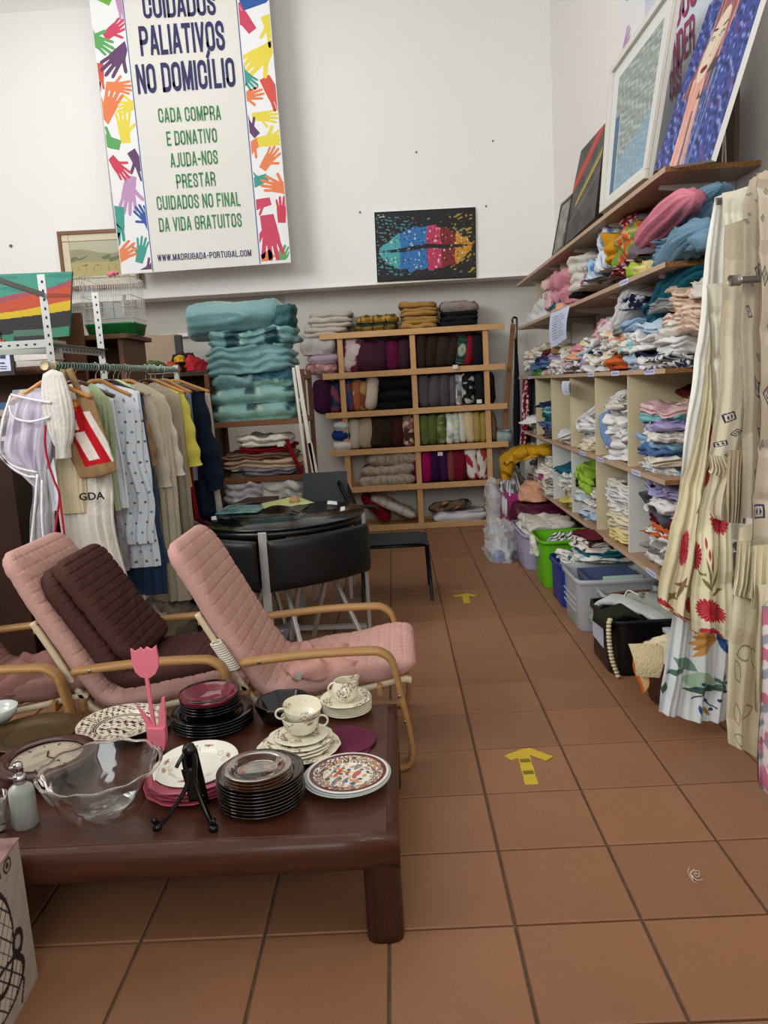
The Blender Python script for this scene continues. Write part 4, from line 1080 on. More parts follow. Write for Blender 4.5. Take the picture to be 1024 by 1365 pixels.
def rf(px0, px1, yb, yt, label, col=None, m=None, layers=1, d=.42, seed=0, cf=None, amp=.008, groove=.2, jig=.03, zb=None, tilt=0, Yc=None, name='pillow', cat='pillow', f=4):
    Yf = YT-.02; Yc = Yc or Yf+d/2
    a = P(px0, (yb+yt)/2, Y=Yf); b = P(px1, (yb+yt)/2, Y=Yf); x = (px0+px1)/2
    z0 = P(x, yb, Y=Yf)[2] if zb is None else zb; h = P(x, yt, Y=Yf)[2]-P(x, yb, Y=Yf)[2]
    mb = fold(b[0]-a[0], d, h, layers, seed=seed, amp=amp, groove=groove, jig=jig, cf=cf, k=64, f=f)
    o = obj(name, mb, m or cloth(col), loc=((a[0]+b[0])/2, Yc, z0), rot=(0, tilt, 0))
    return tag(o, label, cat), z0+h
_, z = rf(276, 402, 563, 540, 'lowest teal pillow with a row of dark squares on the brown rack', m=mtealp, cf=tealf(), seed=3, groove=.3, zb=zs[0]+.016, amp=.006)
_, z = rf(275, 400, 540, 518, 'upper teal pillow with a row of dark squares on the brown rack', m=mtealp, cf=tealf(), seed=4, groove=.3, zb=z-.004, amp=.006)
_, z2 = rf(328, 397, 521, 500, 'small teal pillow with a dark blue face above the patterned pillows', m=mtealp, cf=lambda g: mixc(np.tile(hexa('7aa496'), g.shape[:-1]+(1,)).astype(float), hexa('1c4c5c'), ((g[..., 2] > .05) & (abs(g[..., 0]) < .16)).astype(float)), seed=6, groove=.3, zb=z-.006)
_, z3 = rf(278, 345, 525, 504, 'small crumpled teal cushion under the folded teal quilt', m=mteal, seed=8, groove=.25, zb=z-.006, amp=.014)
_, z = rf(271, 392, 506, 466, 'folded teal quilt with many creased layers in the middle of the teal pile', m=mteal, seed=9, layers=4, amp=.016, groove=.14, jig=.09, zb=z3-.01, tilt=-.03, name='folded_quilt', cat='quilt', f=3)
def qf(g):
    c = np.tile(hexa('66908f'), g.shape[:-1]+(1,)).astype(float); A = np.mod((g[..., 0]+.5)/.30, 1)
    c = mixc(c, hexa('173c46'), ((A < .36) & (g[..., 2] < .12)).astype(float)); return mixc(c, hexa('93aca0'), ((A > .36) & (A < .43) & (g[..., 2] < .12)).astype(float))
_, z4 = rf(275, 396, 468, 446, 'teal patchwork quilt with dark blocks directly under the big roll', m=mtealp, cf=qf, seed=11, layers=2, amp=.014, groove=.16, jig=.06, zb=z-.012, tilt=-.03, name='folded_quilt', cat='quilt')
# big roll on top
A = P(241, 452, Y=YT-.05); B = P(376, 440, Y=YT-.05)
zc0, zc1 = P(243, 480, Y=YT)[2], P(243, 430, Y=YT)[2]
n, k = 60, 44; mb = MB(); s = np.linspace(0, 1, n); th = np.arange(k)/k*2*PI
ax = np.stack([A[0]+(B[0]-A[0])*s, YT+.20+0*s, z4+.105-.02*(1-s)+.01*s], -1)
endf = np.power(np.clip(1-np.abs(s*2-1)**14, 0, 1), .5)
ry = (.22)*endf; rz = (.135-.02*s)*endf*1.0
g = np.stack([ax[:, None, 0]+0*th, ax[:, None, 1]+ry[:, None]*np.cos(th), ax[:, None, 2]+rz[:, None]*np.sin(th)], -1)
ang = th[None]*1.0
cre = (np.sin(th*1.0+s[:, None]*6)*.004+rdg(g*np.array([.6, 1, 2.5]), 4, 3.0)*.018)
g[..., 2] += cre*np.sin(th); g[..., 1] += cre*np.cos(th); g += vn(g, 5, 3)*.008
mb.grid(g, wrapv=True); mb.f.append(tuple(range(k))); mb.f.append(tuple((n-1)*k+i for i in range(k)))
tag(obj('rolled_comforter', mb, mteal), 'large teal satin comforter roll on top of the bedding pile', 'comforter')
rf(366, 394, 474, 444, 'dark teal inner end of the comforter poking out at the right of the roll', m=mat('dark teal', '1d4c50', rough=.5), seed=14, layers=2, d=.3, zb=z4-.0, groove=.2, name='dark_teal_cloth', cat='cloth')
# second shelf cloths
z = zs[1]+.016
for (x0, x1, h, col, lab, t) in ((318, 400, .065, '85808a', 'grey folded blanket at the bottom of the second rack shelf', 0), (298, 402, .075, 'c0a488', 'light tan folded cloth above the grey blanket', 0), (296, 398, .055, '7e6250', 'brown folded cloth on the second rack shelf', 0),
                              (318, 392, .05, '8a1420', 'red folded cloth with a price tag on the second rack shelf', 0), (318, 390, .085, 'd4d0c0', 'cream white folded cloth on top of the second rack shelf', 0)):
    rf(x0, x1, 638, 638-h*150, lab, col=col, layers=2, seed=int(x0+h*999), amp=.012, groove=.22, jig=.07, zb=z, d=.4, name='folded_cloth', cat='cloth')
    z = bpy.data.objects[-1].location.z+h*.93 if False else z+h*.93
q = P(374, 592, Y=YT-.04); tag(obj('price_tag', MB().box(-.025, .025, -.001, .001, -.018, .018), mat('white label', 'd8d4cc'), loc=tuple(q), smooth=False), 'white price tag on the red cloth in the rack', 'tag')
q = P(388, 598, Y=YT-.03); qb = P(402, 628, Y=YT-.03)
tag(obj('red_strap', MB().sweep(smoothpath([P(382, 585, Y=YT-.035), P(390, 605, Y=YT-.04), P(403, 630, Y=YT-.035)], 14), .03, .004, side=(1, 0, 0)), cloth('7a1020')), 'red strap hanging down over the folded cloths in the rack', 'strap')
z = zs[2]+.016
rf(296, 405, 690, 664, 'maroon folded cloth on the lowest visible rack shelf', col='4c1c20', zb=z, seed=21, layers=2, name='folded_cloth', cat='cloth')
rf(296, 352, 672, 641, 'greyish white folded blanket, left of two behind the black table', col='b9b6b8', zb=z+.11, seed=22, layers=3, amp=.014, name='folded_cloth', cat='blanket')
rf(345, 408, 672, 641, 'white crumpled blanket, right of two behind the black table', col='c6c3bc', zb=z+.11, seed=23, layers=2, amp=.02, name='folded_cloth', cat='blanket')
# white poles leaning at the right of the rack
for i, (a, b, wd) in enumerate((((396, 487), (418, 628), .03), ((391, 490), (409, 628), .022), ((413, 590), (421, 629), .035))):
    A, B = P(*a, Y=YT-.06), P(*b, Y=YT-.06); v = B-A; B = A+v*(A[2]-.01)/(A[2]-B[2]) if i < 2 else B
    if i == 2: v = B-A; B = A+v*(A[2]-.01)/(A[2]-B[2])
    tag(obj('white_pole', MB().obox(A, B, wd, .012, side=(1, 0, 0)), mat('white painted slat', 'cfc9bd', rough=.5), smooth=False, bevel=.002), ['long white pole leaning beside the teal bedding', 'narrow white slat just left of the long white pole', 'short wide white pole in front of the long white poles'][i], 'pole')
# cardboard and clutter behind, left of the rack
a, b = P(175, 492, Y=7.3), P(236, 445, Y=7.3)
tag(obj('brown_board', MB().box(a[0], b[0], 7.3, 7.33, .9, b[2]), mat('kraft board', 'a08c76', rough=.8), smooth=False), 'plain brown cardboard sheet standing below the beam, left of the teal roll', 'board')
a = P(238, 447, Y=7.25); tag(obj('dark_post', MB().box(a[0]-.03, a[0]+.03, 7.2, 7.26, 0, a[2]), mat('dark post', '1c1a18', rough=.5), smooth=False), 'dark upright post beside the brown cardboard sheet', 'post')
# dark bookcase and things seen between the clothes and the rack
bk = thing('dark_bookcase', 'dark brown bookcase behind the clothes rail, left of the teal rack', 'bookcase', (-1.75, 6.3, 0))
mdk = mat('dark bookcase wood', '432818', rough=.5, var=.4, vscale=5, vcol='2c180e')
a = P(252, 497, Y=6.25)[0]; b = P(283, 497, Y=6.25)[0]; zt_ = P(262, 494, Y=6.25)[2]
for x in (b-.02, -2.3): obj('side_panel', MB().box(x-.015, x+.015, 6.12, 6.5, 0, zt_), mdk, bk, smooth=False, world=True)
for z in (zt_-.03, zt_-.35, zt_-.7, zt_-1.05, .1): obj('shelf', MB().box(-2.285, b-.035, 6.13, 6.5, z-.012, z+.012), mdk, bk, smooth=False, world=True)
obj('back_panel', MB().box(-2.285, b-.035, 6.505, 6.52, 0, zt_), mdk, bk, smooth=False, world=True)
for i, (px, y, w_, h_, col, lab) in enumerate(((248, 494, 36, 16, '1c1a1c', 'black cloth heap on the dark bookcase beside the red one'), (262, 494, 30, 12, 'b83038', 'red cloth heap on the dark bookcase next to the teal roll'), (246, 487, 16, 6, 'c89a30', 'small yellow cloth on the black heap'), (236, 496, 24, 9, 'b04a30', 'orange red cloth under the black heap'), (214, 487, 26, 10, '4c5a34', 'green cloth heap behind the clothes hangers'))):
    q = P(px, y, Y=6.3); s = 6.3/1035
    o = tag(obj('cloth_heap', heap(w_*s*1.1, .25, h_*s*1.5, seed=i+40, amp=.01), cloth(col), loc=(q[0], 6.3-.03*i, zt_+.0 if i != 2 else zt_+.07)), lab, 'cloth')

# ------------------------------------------------------------------ round black table with tucked chairs
mleath = mat('black leather', '101011', rough=.38, spec=.4, bump=.15, bscale=200)
mchr = mat('brushed steel', 'cfcfcd', rough=.34, metal=.7)
mblk = mat('black metal', '141416', rough=.35, spec=.5)
mtopg = mat('black glass top', '08080a', rough=.14, spec=.5, coat=.2)
DC = np.array([-.69, 4.44]); DR = .49; DZ = .72
dt = thing('round_table', 'round black glass dining table with steel legs behind the pink armchairs', 'table', (DC[0], DC[1], 0))
obj('tabletop', MB().lathe([(0, DZ-.012), (DR-.004, DZ-.012), (DR, DZ-.008), (DR, DZ-.003), (DR-.003, DZ), (0, DZ)], 96), mtopg, dt)
obj('rim', MB().lathe([(DR-.05, DZ-.05), (DR-.012, DZ-.05), (DR-.012, DZ-.014), (DR-.05, DZ-.014), (DR-.05, DZ-.05)], 80), mblk, dt)
for k in range(4):
    a = math.radians(-93+90*k); x, y = math.cos(a)*(DR-.006), math.sin(a)*(DR-.006)
    t_ = np.array([-math.sin(a), math.cos(a), 0])
    obj('leg', MB().obox((x, y, 0), (x, y, DZ-.014), .045, .02, side=t_), mchr, dt, smooth=False, bevel=.002)
    obj('foot_bar', MB().obox((x*.96, y*.96, .03), (0, 0, .03), .04, .02, side=t_), mchr, dt, smooth=False)
obj('hub', MB().lathe([(0, .018), (.07, .018), (.07, .042), (0, .042)], 32), mchr, dt)
# four chairs whose curved backs follow the table edge
def tucked(ang, label):
    a = math.radians(ang); t = thing('tucked_chair', label, 'chair', (DC[0], DC[1], 0), rz=a)
    span = math.radians(37); n = 46; m = 30
    u = np.linspace(-1, 1, n); v = np.linspace(-1, 1, m); U, V = np.meshgrid(u, v, indexing='ij')
    zc, hh = .545, .135
    e = np.power(np.clip((1-U**12)*(1-V**8), 0, 1), .5)
    mb = MB()
    for sg in (1, -1):
        R = DR+.035+sg*.028*e
        zz = zc+V*(hh-.02*(1-np.cos(U*1.2)))
        g = np.stack([R*np.cos(U*span), R*np.sin(U*span), zz-.03*(U**2)*(V < 0)*(-V)], -1)
        mb.grid(g, flip=(sg < 0))
    obj('backrest', mb, mleath, t)
    # wedge seat under the top
    th = np.linspace(-span*.95, span*.95, 24); top = []
    for zz, s in ((.40, 1), (.408, 1.0), (.45, 1.0), (.458, .985)):
        top.append([(r_*math.cos(q), r_*math.sin(q), zz) for q, r_ in [(x_, (DR-.01)*s) for x_ in th]]+[(.16*math.cos(q), .16*math.sin(q), zz) for q in th[::-1]])
    g = np.array(top); mb = MB(); mb.grid(g, wrapv=True); k = g.shape[1]
    mb.f.append(tuple(range(k))); mb.f.append(tuple(3*k+i for i in range(k)))
    obj('seat', mb, mleath, t)
    for s in (-1, 1):
        q = s*span*.80
        p0 = (.30*math.cos(q), .30*math.sin(q), .40); p1 = ((DR+.07)*math.cos(q*.70), (DR+.07)*math.sin(q*.70), 0)
        p2 = (.17*math.cos(q*.9), .17*math.sin(q*.9), .0)
        obj('leg', MB().obox(p0, p1, .022, .022), mchr, t, smooth=False, bevel=.003)
        obj('leg', MB().obox((.34*math.cos(q*.5), .34*math.sin(q*.5), .40), p2, .022, .022), mchr, t, smooth=False, bevel=.003)
    return t
tucked(-53, 'black leather chair tucked under the front right of the round table')
tucked(-133, 'black leather chair tucked under the front left of the round table')
tucked(133, 'black leather chair tucked at the back left of the round table')
# things on the round table
def slab(name, quad, z, th, m, label, cat, wav=.003, seed=0, nu=14):
    q = [P(*a, Z=z) for a in quad]; g = []
    for i in range(nu):
        s = i/(nu-1); a = q[0]*(1-s)+q[3]*s; b = q[1]*(1-s)+q[2]*s
        g.append([a*(1-r_)+b*r_ for r_ in np.linspace(0, 1, nu)])
    g = np.array(g); g[..., 2] = z+np.abs(sn(g, seed, 3))*wav; b = g.copy(); b[..., 2] = g[..., 2]+th
    mb = MB().grid(g).grid(b, flip=True)
    r_ = nu
    for i in range(nu-1):
        for A, B in ((i, i+1), ((nu-1)*nu+i, (nu-1)*nu+i+1), (i*nu, (i+1)*nu), (i*nu+nu-1, (i+1)*nu+nu-1)):
            mb.f.append((A, B, B+nu*nu, A+nu*nu))
    c = np.mean(q, 0); c[2] = z
    return tag(obj(name, mb, m, origin=c), label, cat)
def magf(g): return mixc(mixc(np.tile(hexa('2c6a78'), g.shape[:-1]+(1,)).astype(float), hexa('6aa0a0'), (sn(g, 3, 9) > .3)*.8), hexa('1c3c48'), (sn(g, 6, 12) > .5)*.9)
slab('magazine', [(287, 686), (343, 684), (358, 674), (304, 675)], DZ+.001, .006, mat('teal print', '2e6674', rough=.25, spec=.5, var=.9, vscale=14, vcol='88aca4'), 'glossy teal magazine lying on the black table', 'magazine')
slab('leaflet', [(352, 680), (420, 671), (398, 664), (348, 672)], DZ+.002, .002, mat('lime paper', 'a4b060', rough=.6, var=.5, vscale=20, vcol='d0d0a8'), 'lime green leaflet, creased, on the black table', 'leaflet', wav=.012)
slab('leaflet', [(385, 679), (398, 684), (412, 674), (398, 670)], DZ+.001, .001, mat('dark leaflet', '3a3a34', rough=.3), 'small dark leaflet under the lime green one', 'leaflet')
slab('price_card', [(436, 672), (450, 673), (449, 669), (437, 668)], DZ+.001, .001, mat('white label', 'd8d4cc'), 'small white card on the right of the black table', 'card')
slab('price_card', [(282, 694), (289, 694), (288, 689), (282, 690)], DZ+.001, .004, mat('white label', 'd8d4cc'), 'white tag at the front left edge of the black table', 'card')
slab('price_card', [(454, 683), (460, 681), (460, 676), (454, 677)], DZ+.001, .004, mat('white label', 'd8d4cc'), 'white tag at the right edge of the black table', 'card')
q = P(393, 671, Z=DZ)
tag(obj('seashell', heap(.07, .06, .04, seed=3, amp=.004, f=16), mat('shell', 'b08a62', rough=.6, var=.4, vscale=30), loc=(q[0], q[1], DZ+.004)), 'small round brown shell on the lime leaflet', 'ornament')
slab('dark_paper', [(312, 672), (372, 668), (372, 662), (330, 664)], DZ+.001, .004, mat('maroon paper', '2c1416', rough=.3), 'dark maroon folder at the back of the black table', 'folder')

# stacking chairs: two with dark mesh seats at the right of the table
mmesh = mat('charcoal mesh', '26292a', rough=.7, spec=.3, bump=.3, bscale=300)
ms = mat('dark steel tube', '2c3034', rough=.35, metal=.7)
t = thing('mesh_chair', 'charcoal mesh chair at the right of the round table, seat facing the aisle', 'chair', (0.0, 5.1, 0))
LEG = {'fl': (482, 803), 'fr': (578, 803), 'bl': (522, 775), 'br': (557, 785)}
zs_ = .42
def W(x, y, Y): return P(x, y, Y=Y)
sA, sB = P(489, 730, Z=zs_), P(571, 724, Z=zs_)
F1, F2 = P(483, 803, Z=0), P(577, 803, Z=0); G1, G2 = P(524, 775, Z=0), P(558, 786, Z=0)
S1, S2 = P(489, 730, Y=F1[1]), P(572, 722, Y=F2[1])
S1[2] = S2[2] = (S1[2]+S2[2])/2
H2 = P(549, 706, Y=G2[1]+.28); 
wd = .40
yF = (F1[1]+F2[1])/2; yB = yF+wd
xl, xr = F1[0]+.03, F2[0]-.02
for (x, y) in ((xl, yF), (xr, yF), (xl, yB), (xr, yB)):
    o_ = -.02 if x == xl else .02
    obj('leg', MB().tube([(x+o_, y, 0), (x+o_*.3, y, S1[2]-.01)], .011, 10), ms, t, world=True)
for y in (yF, yB):
    obj('side_rail', MB().tube([(xl, y, S1[2]-.012), (xr, y, S1[2]-.012)], .010, 10), ms, t, world=True)
g = []
for s in np.linspace(0, 1, 24):
    x = xl-.01+(xr-xl+.03)*s; g.append([(x, yF-.012+(yB-yF+.024)*r_, S1[2]+.004-.012*math.sin(PI*r_)-.02*max(0, s-.88)/.12) for r_ in np.linspace(0, 1, 16)])
g = np.array(g); b = g.copy(); b[..., 2] -= .006
obj('seat', MB().grid(g).grid(b, flip=True), mmesh, t, world=True)
# back leans over the table side
bx = [(xl+.0, S1[2]-.03), (xl-.035, S1[2]+.14), (xl-.075, S1[2]+.29), (xl-.13, S1[2]+.43)]
for y in (yF, yB):
    obj('back_post', MB().tube(smoothpath([(x, y, z) for x, z in bx], 20), .011, 10), ms, t, world=True)
bp = smoothpath([(x-.004, 0, z) for x, z in bx], 24)
g = np.array([[(x, yF-.015+(yB-yF+.03)*r_, z) for r_ in np.linspace(0, 1, 16)] for x, _, z in bp]); b = g.copy(); b[..., 0] -= .008
obj('backrest', MB().grid(g).grid(b, flip=True), mmesh, t, world=True)
# second dark chair whose back rises above the far side of the table
t = thing('black_chair', 'black chair with a square back on the far side of the round table', 'chair', (-.5, 5.25, 0))
A, B = P(403, 630, Y=5.15), P(462, 630, Y=5.15)
x0, x1 = A[0], B[0]; zt2 = (A[2]+B[2])/2; 
g = np.array([[(x, 5.15-.10*(1-s)-.0, .43+(zt2-.43)*s) for x in np.linspace(x0, x1, 12)] for s in np.linspace(0, 1, 16)]); b = g.copy(); b[..., 1] += .035
mb = MB().grid(g).grid(b, flip=True); n1, n2 = 16, 12
for i in range(n2-1): mb.f += [(i, i+1, i+1+n1*n2, i+n1*n2), ((n1-1)*n2+i, (n1-1)*n2+i+1, (n1-1)*n2+i+1+n1*n2, (n1-1)*n2+i+n1*n2)]
for i in range(n1-1): mb.f += [(i*n2, (i+1)*n2, (i+1)*n2+n1*n2, i*n2+n1*n2), (i*n2+n2-1, (i+1)*n2+n2-1, (i+1)*n2+n2-1+n1*n2, i*n2+n2-1+n1*n2)]
obj('backrest', mb, mat('black vinyl', '1c2022', rough=.45, spec=.3), t, world=True, smooth=False)
obj('seat', MB().box(x0, x1, 5.16, 5.52, .42, .46), mleath, t, world=True, smooth=False, bevel=.012)
for x in (x0+.02, x1-.02):
    for y in (5.14, 5.5): obj('leg', MB().box(x-.011, x+.011, y-.011, y+.011, 0, .42), mchr, t, world=True, smooth=False)
a = P(489, 703, Y=5.5); b = P(520, 700, Y=5.5)
obj('armrest', MB().sweep(smoothpath([(x1-.02, 5.3, .60), (x1+.08, 5.32, .60), (x1+.17, 5.34, .59), (x1+.19, 5.34, .55)], 14), .04, .02), mleath, t, world=True)
# dark floor-standing furniture behind the armchairs

# ------------------------------------------------------------------ clothes rail and the garments
mgal = mat('perforated steel', 'a9aaa6', rough=.4, metal=.5, spec=.5)
mhole = mat('hole dark', '1b1b1b', rough=.8)
RXN, RXF = np.array([-1.555, 3.62, 1.60]), np.array([-1.40, 5.08, 1.60])
fr = thing('shelf_frame', 'grey perforated angle steel frame carrying the clothes rail', 'frame', (-1.6, 3.75, 0))
def angle(a, b, w=.035, s1=(1, 0, 0), s2=(0, 1, 0), name='upright', holes=True):
    a = np.array(a, float); b = np.array(b, float); s1 = np.array(s1, float); s2 = np.array(s2, float)
    mb = MB().obox(a+s1*w/2, b+s1*w/2, w, .002, side=s1).obox(a+s2*w/2, b+s2*w/2, w, .002, side=s2)
    o = obj(name, mb, mgal, fr, world=True, smooth=False)
    if holes:
        L = np.linalg.norm(b-a); d = (b-a)/L; hb = MB()
        for i in range(int(L/.04)):
            c = a+d*(.02+i*.04)
            for s_, nn in ((s1, s2), (s2, s1)):
                cc = c+s_*w*.55
                for sg in (-1, 1):
                    hb.obox(cc-d*.006+nn*sg*.0016, cc+d*.006+nn*sg*.0016, .008, .0012, side=s_)
        hb.shift(-np.array(fr.location)); h = obj('slots', hb, mhole, o, smooth=False, kind='stuff')
YP = 3.66
p0 = P(50, 366, Y=YP); p1 = P(64, 490, Y=YP); xp = (p0[0]+p1[0])/2
angle((xp, YP, 0), (xp, YP, p0[2]), s1=(1, 0, 0), s2=(0, 1, 0))
p2 = P(122, 390, Y=4.3); angle((p2[0], 4.3, 0), (p2[0], 4.3, p2[2]), s1=(1, 0, 0), s2=(0, 1, 0))
zb_ = P(100, 463, Y=4.0)[2]
angle((xp, YP+.03, zb_), (p2[0]+.02, 4.3, zb_-.0), s1=(1, 0, 0), s2=(0, 0, -1), name='cross_bar')
q = P(0, 456, Y=3.66); angle((xp-.55, YP+.0, zb_+.02), (xp, YP, zb_+.02), s1=(0, 1, 0), s2=(0, 0, -1), name='cross_bar')
q1, q2 = P(0, 373, Y=3.3), P(56, 392, Y=3.66)
obj('brace', MB().obox(P(-12, 370, Y=3.35), P(58, 393, Y=3.66), .022, .01, side=(0, 0, 1)), mat('grey flat bar', '8c8c8a', rough=.4, metal=.4), fr, world=True, smooth=False)
q1 = P(0, 461, Y=3.9); obj('rear_bar', MB().obox((xp-.55, 3.95, zb_), (xp+.03, 3.75, zb_-.03), .025, .02, side=(0, 0, 1)), mgal, fr, world=True, smooth=False)
d = (RXF-RXN)/np.linalg.norm(RXF-RXN)
mb = MB().tube([RXN-d*.05, RXF+d*.05], .014, 12)
obj('hanging_rail', mb, mat('rail steel', '9aa09c', rough=.25, metal=.9), fr, world=True)
sp = []
for i in range(420):
    s = i/419; a = s*2*PI*52; c = RXN+(RXF-RXN)*s; sp.append(c+np.array([math.cos(a)*.017, 0, math.sin(a)*.017]))
obj('coil_wrap', MB().tube(sp, .0028, 5), mat('pale green coil', '7c9084', rough=.4, metal=.3), fr, world=True)
obj('end_cap', MB().tube([RXN-d*.07, RXN-d*.0], .021, 14), mat('cream cap', 'c8b894', rough=.5), fr, world=True)
obj('end_stand', MB().box(RXF[0]-.015, RXF[0]+.015, RXF[1]+.05, RXF[1]+.08, 0, 1.63), mgal, fr, world=True, smooth=False)

mhw = mat('hanger wood', 'b8803e', rough=.35, spec=.4, var=.3, vscale=6, vcol='94602a', coat=.2)
mhd = mat('dark hanger wood', '3e1e14', rough=.3, spec=.4, coat=.3)
mhg = mat('pale green plastic', 'b4d2a0', rough=.35)
mhb = mat('black hanger plastic', '141414', rough=.3)
mhook = mat('hook wire', 'b8b8b6', rough=.2, metal=1)
def hanger(c, yaw, m, w=.40, label='', drop=.105, hookm=None):
    t = thing('clothes_hanger', label, 'hanger', tuple(c), rz=yaw)
    hk = [(0, 0, -.075), (0, 0, -.045), (.006, 0, -.03), (.018, 0, -.012), (.017, 0, .008), (.003, 0, .020), (-.012, 0, .014), (-.017, 0, .0)]
    obj('hook', MB().tube(smoothpath(hk, 24), .0022, 6), hookm or mhook, t)
    ar = [(-w/2, .0, -.075-drop*.75), (-w/4, 0, -.075-drop*.32), (-.03, 0, -.074), (0, 0, -.070), (.03, 0, -.074), (w/4, 0, -.075-drop*.32), (w/2, 0, -.075-drop*.75)]
    p_ = smoothpath(ar, 40); n = len(p_)
    wd = .012+.012*np.abs(np.linspace(-1, 1, n))
    obj('arms', MB().sweep(p_, wd*1.6, .018, side=(0, 1, 0), round_=1), m, t)
    return t
def garment(name, label, cat, s, wtop, wbot, L, m, seed=0, thick=.05, yaw=None, sh=.08, pleat=.012, npl=7, cf=None, xoff=0, slee=0, zt=-.085, k=72, nv=40, wz=None, botw=0):
    """closed tube of cloth hanging from the rail at fraction s"""
    c = RXN+(RXF-RXN)*s; yaw = (random.Random(seed).uniform(-.22, .10) if yaw is None else yaw)
    th = np.arange(k)/k*2*PI; v = np.concatenate([np.linspace(0, .1, 6)[:-1], np.linspace(.1, 1, nv-5)])
    V, TH = np.meshgrid(v, th, indexing='ij')
    W_ = wtop+(wbot-wtop)*V**.8
    if wz is not None: W_ = wz(V)
    cap = np.clip(V/.04, 0, 1)**.5
    Tk = thick*(.5+.5*np.clip(V*3, 0, 1))*cap*(1+.5*V)
    X = W_/2*np.sign(np.cos(TH))*np.abs(np.cos(TH))**.8; Y = Tk/2*np.sin(TH)
    z = zt-L*V-sh*(np.abs(X)/(wtop/2+1e-6))**1.3*np.clip(1-V*1.2, 0, 1)
    g = np.stack([X, Y, z], -1)
    fall = np.clip(V*2, 0, 1)
    Y2 = pleat*np.sin((X/W_)*npl*2*PI+seed+V*1.5)*fall*(np.sin(TH)) + .35*pleat*np.sin((X/W_)*npl*4.6*PI+seed*2)*fall
    g[..., 1] += Y2+sn(g, seed, 2.5)*.010*fall; g[..., 0] += sn(g, seed+4, 2.0)*.012*fall
    if botw: g[..., 2] += botw*np.sin(X/W_*6+seed)*V**6
    mb = MB().grid(g, wrapv=True, c=cf(g) if cf else None)
    o = obj(name, mb, m, loc=(c[0]+xoff, c[1], c[2]), rot=(0, 0, yaw))
    return tag(o, label, cat)
def cl(c, **k): return cloth(c, bump=.5, bscale=70, **k)
HM = [(mhw, 'pale wooden'), (mhd, 'dark brown wooden')]
G = [ # s, wtop, wbot, L, colour, kind, label, hanger
 (.155, .38, .40, .62, 'dfe6ee', 'white nightshirt', 'long white cotton shirt just behind the patchwork Christmas bag', 1),
 (.31, .40, .34, .72, '8a6a48', 'brown coat', 'brown leather look jacket behind the dotted nightgown', 0),
 (.35, .36, .42, .98, '44546c', 'denim skirt', 'blue denim dress hanging behind the dotted nightgown', 1),
 (.40, .36, .40, .98, 'd6ccba', 'cream dress', 'greyish cream dress in the middle of the clothes rail', 1),
 (.45, .36, .40, 1.05, 'c6baa6', 'beige coat', 'long pale beige coat in the middle of the rail', 0),
 (.50, .36, .38, .92, 'd8cebc', 'cream coat', 'cream linen coat beside the grey skirt', 0),
 (.54, .30, .36, .95, 'b2a692', 'taupe skirt', 'taupe long skirt hanging between two cream coats', 1),
 (.58, .34, .36, 1.02, 'd0c7b6', 'pale coat', 'pale stone coloured coat right of the taupe skirt', 0),
 (.63, .30, .34, .86, '5c5c58', 'grey dress', 'charcoal grey dress beside the yellow top', 1),
 (.68, .40, .40, .62, 'cfc458', 'yellow top', 'bright yellow long-sleeved top on the clothes rail', 0),
 (.73, .34, .38, .98, '7c1420', 'dark red dress', 'dark red dress behind the yellow top', 1),
 (.78, .34, .34, .60, '7c8694', 'grey blue top', 'grey blue top between the red dress and the cream coat', 0),
 (.84, .40, .44, 1.0, 'ccc0ac', 'beige coat', 'long beige coat next to the navy coat', 0),
 (.92, .46, .52, 1.02, '1a2030', 'navy coat', 'long navy blue coat near the far end of the rail', 1),
 (.98, .44, .46, .85, 'b8b0a4', 'pale jacket', 'pale jacket behind the navy coat at the far end of the rail', 0),
]
for i, (s, wt, wb, L, col, nm, lab, hk) in enumerate(G):
    xo = (-.06+.035*(i % 3) if i else -.02)+{9: .10, 10: .06, 8: .03, 11: .04}.get(i, 0)
    if L == .60: wt = .34
    garment(nm.replace(' ', '_'), lab, 'clothing', s, wt, wb, L, cl(col), seed=i*7+3, xoff=xo, npl=5+i % 4, pleat=.014)
    c = RXN+(RXF-RXN)*s
    hm, hn = HM[hk] if i != 7 else (mhb, 'black plastic')
    if i == 4: hm, hn = mhg, 'pale green plastic'
    hanger((c[0]+xo, c[1], c[2]), -.06+.03*(i % 3), hm, w=wt*.98, label=hn+' hanger holding the '+lab.split(' hanging')[0].split(' beside')[0].split(' in the')[0].split(' behind')[0].split(' on the')[0].split(' next')[0].split(' near')[0].split(' between')[0].split(' right')[0].split(' just')[0])
# sleeves of the yellow top, navy coat
def sleeve(s, x0, col, L, label_parent, seed, xo=0, w=.11, bend=.05, yaw=0, name='sleeve', m=None):
    c = RXN+(RXF-RXN)*s
    pts = [(x0, 0, -.16), (x0+bend*.4, -.01, -.16-L*.35), (x0+bend*.8, -.015, -.16-L*.7), (x0+bend, -.01, -.16-L)]
    mb = MB().tube(smoothpath(pts, 26), [w/2*(.9+.12*math.sin(i*.9+seed)) for i in range(len(smoothpath(pts, 26)))], 16)
    for v in mb.v: v[:, 1] *= .55; v += vn(v, seed, 7)*.005
    obj(name, mb, m or cl(col), label_parent)
for nm, x0, L, w in (('yellow_top', .15, .42, .12), ('navy_coat', .20, .62, .13), ('beige_coat', .17, .5, .11), ('cream_coat', .16, .45, .11), ('brown_coat', .16, .36, .13)):
    o = bpy.data.objects.get(nm)
    if o: sleeve(0, x0, None, L, o, len(nm), w=w, m=o.data.materials[0], bend=.07)
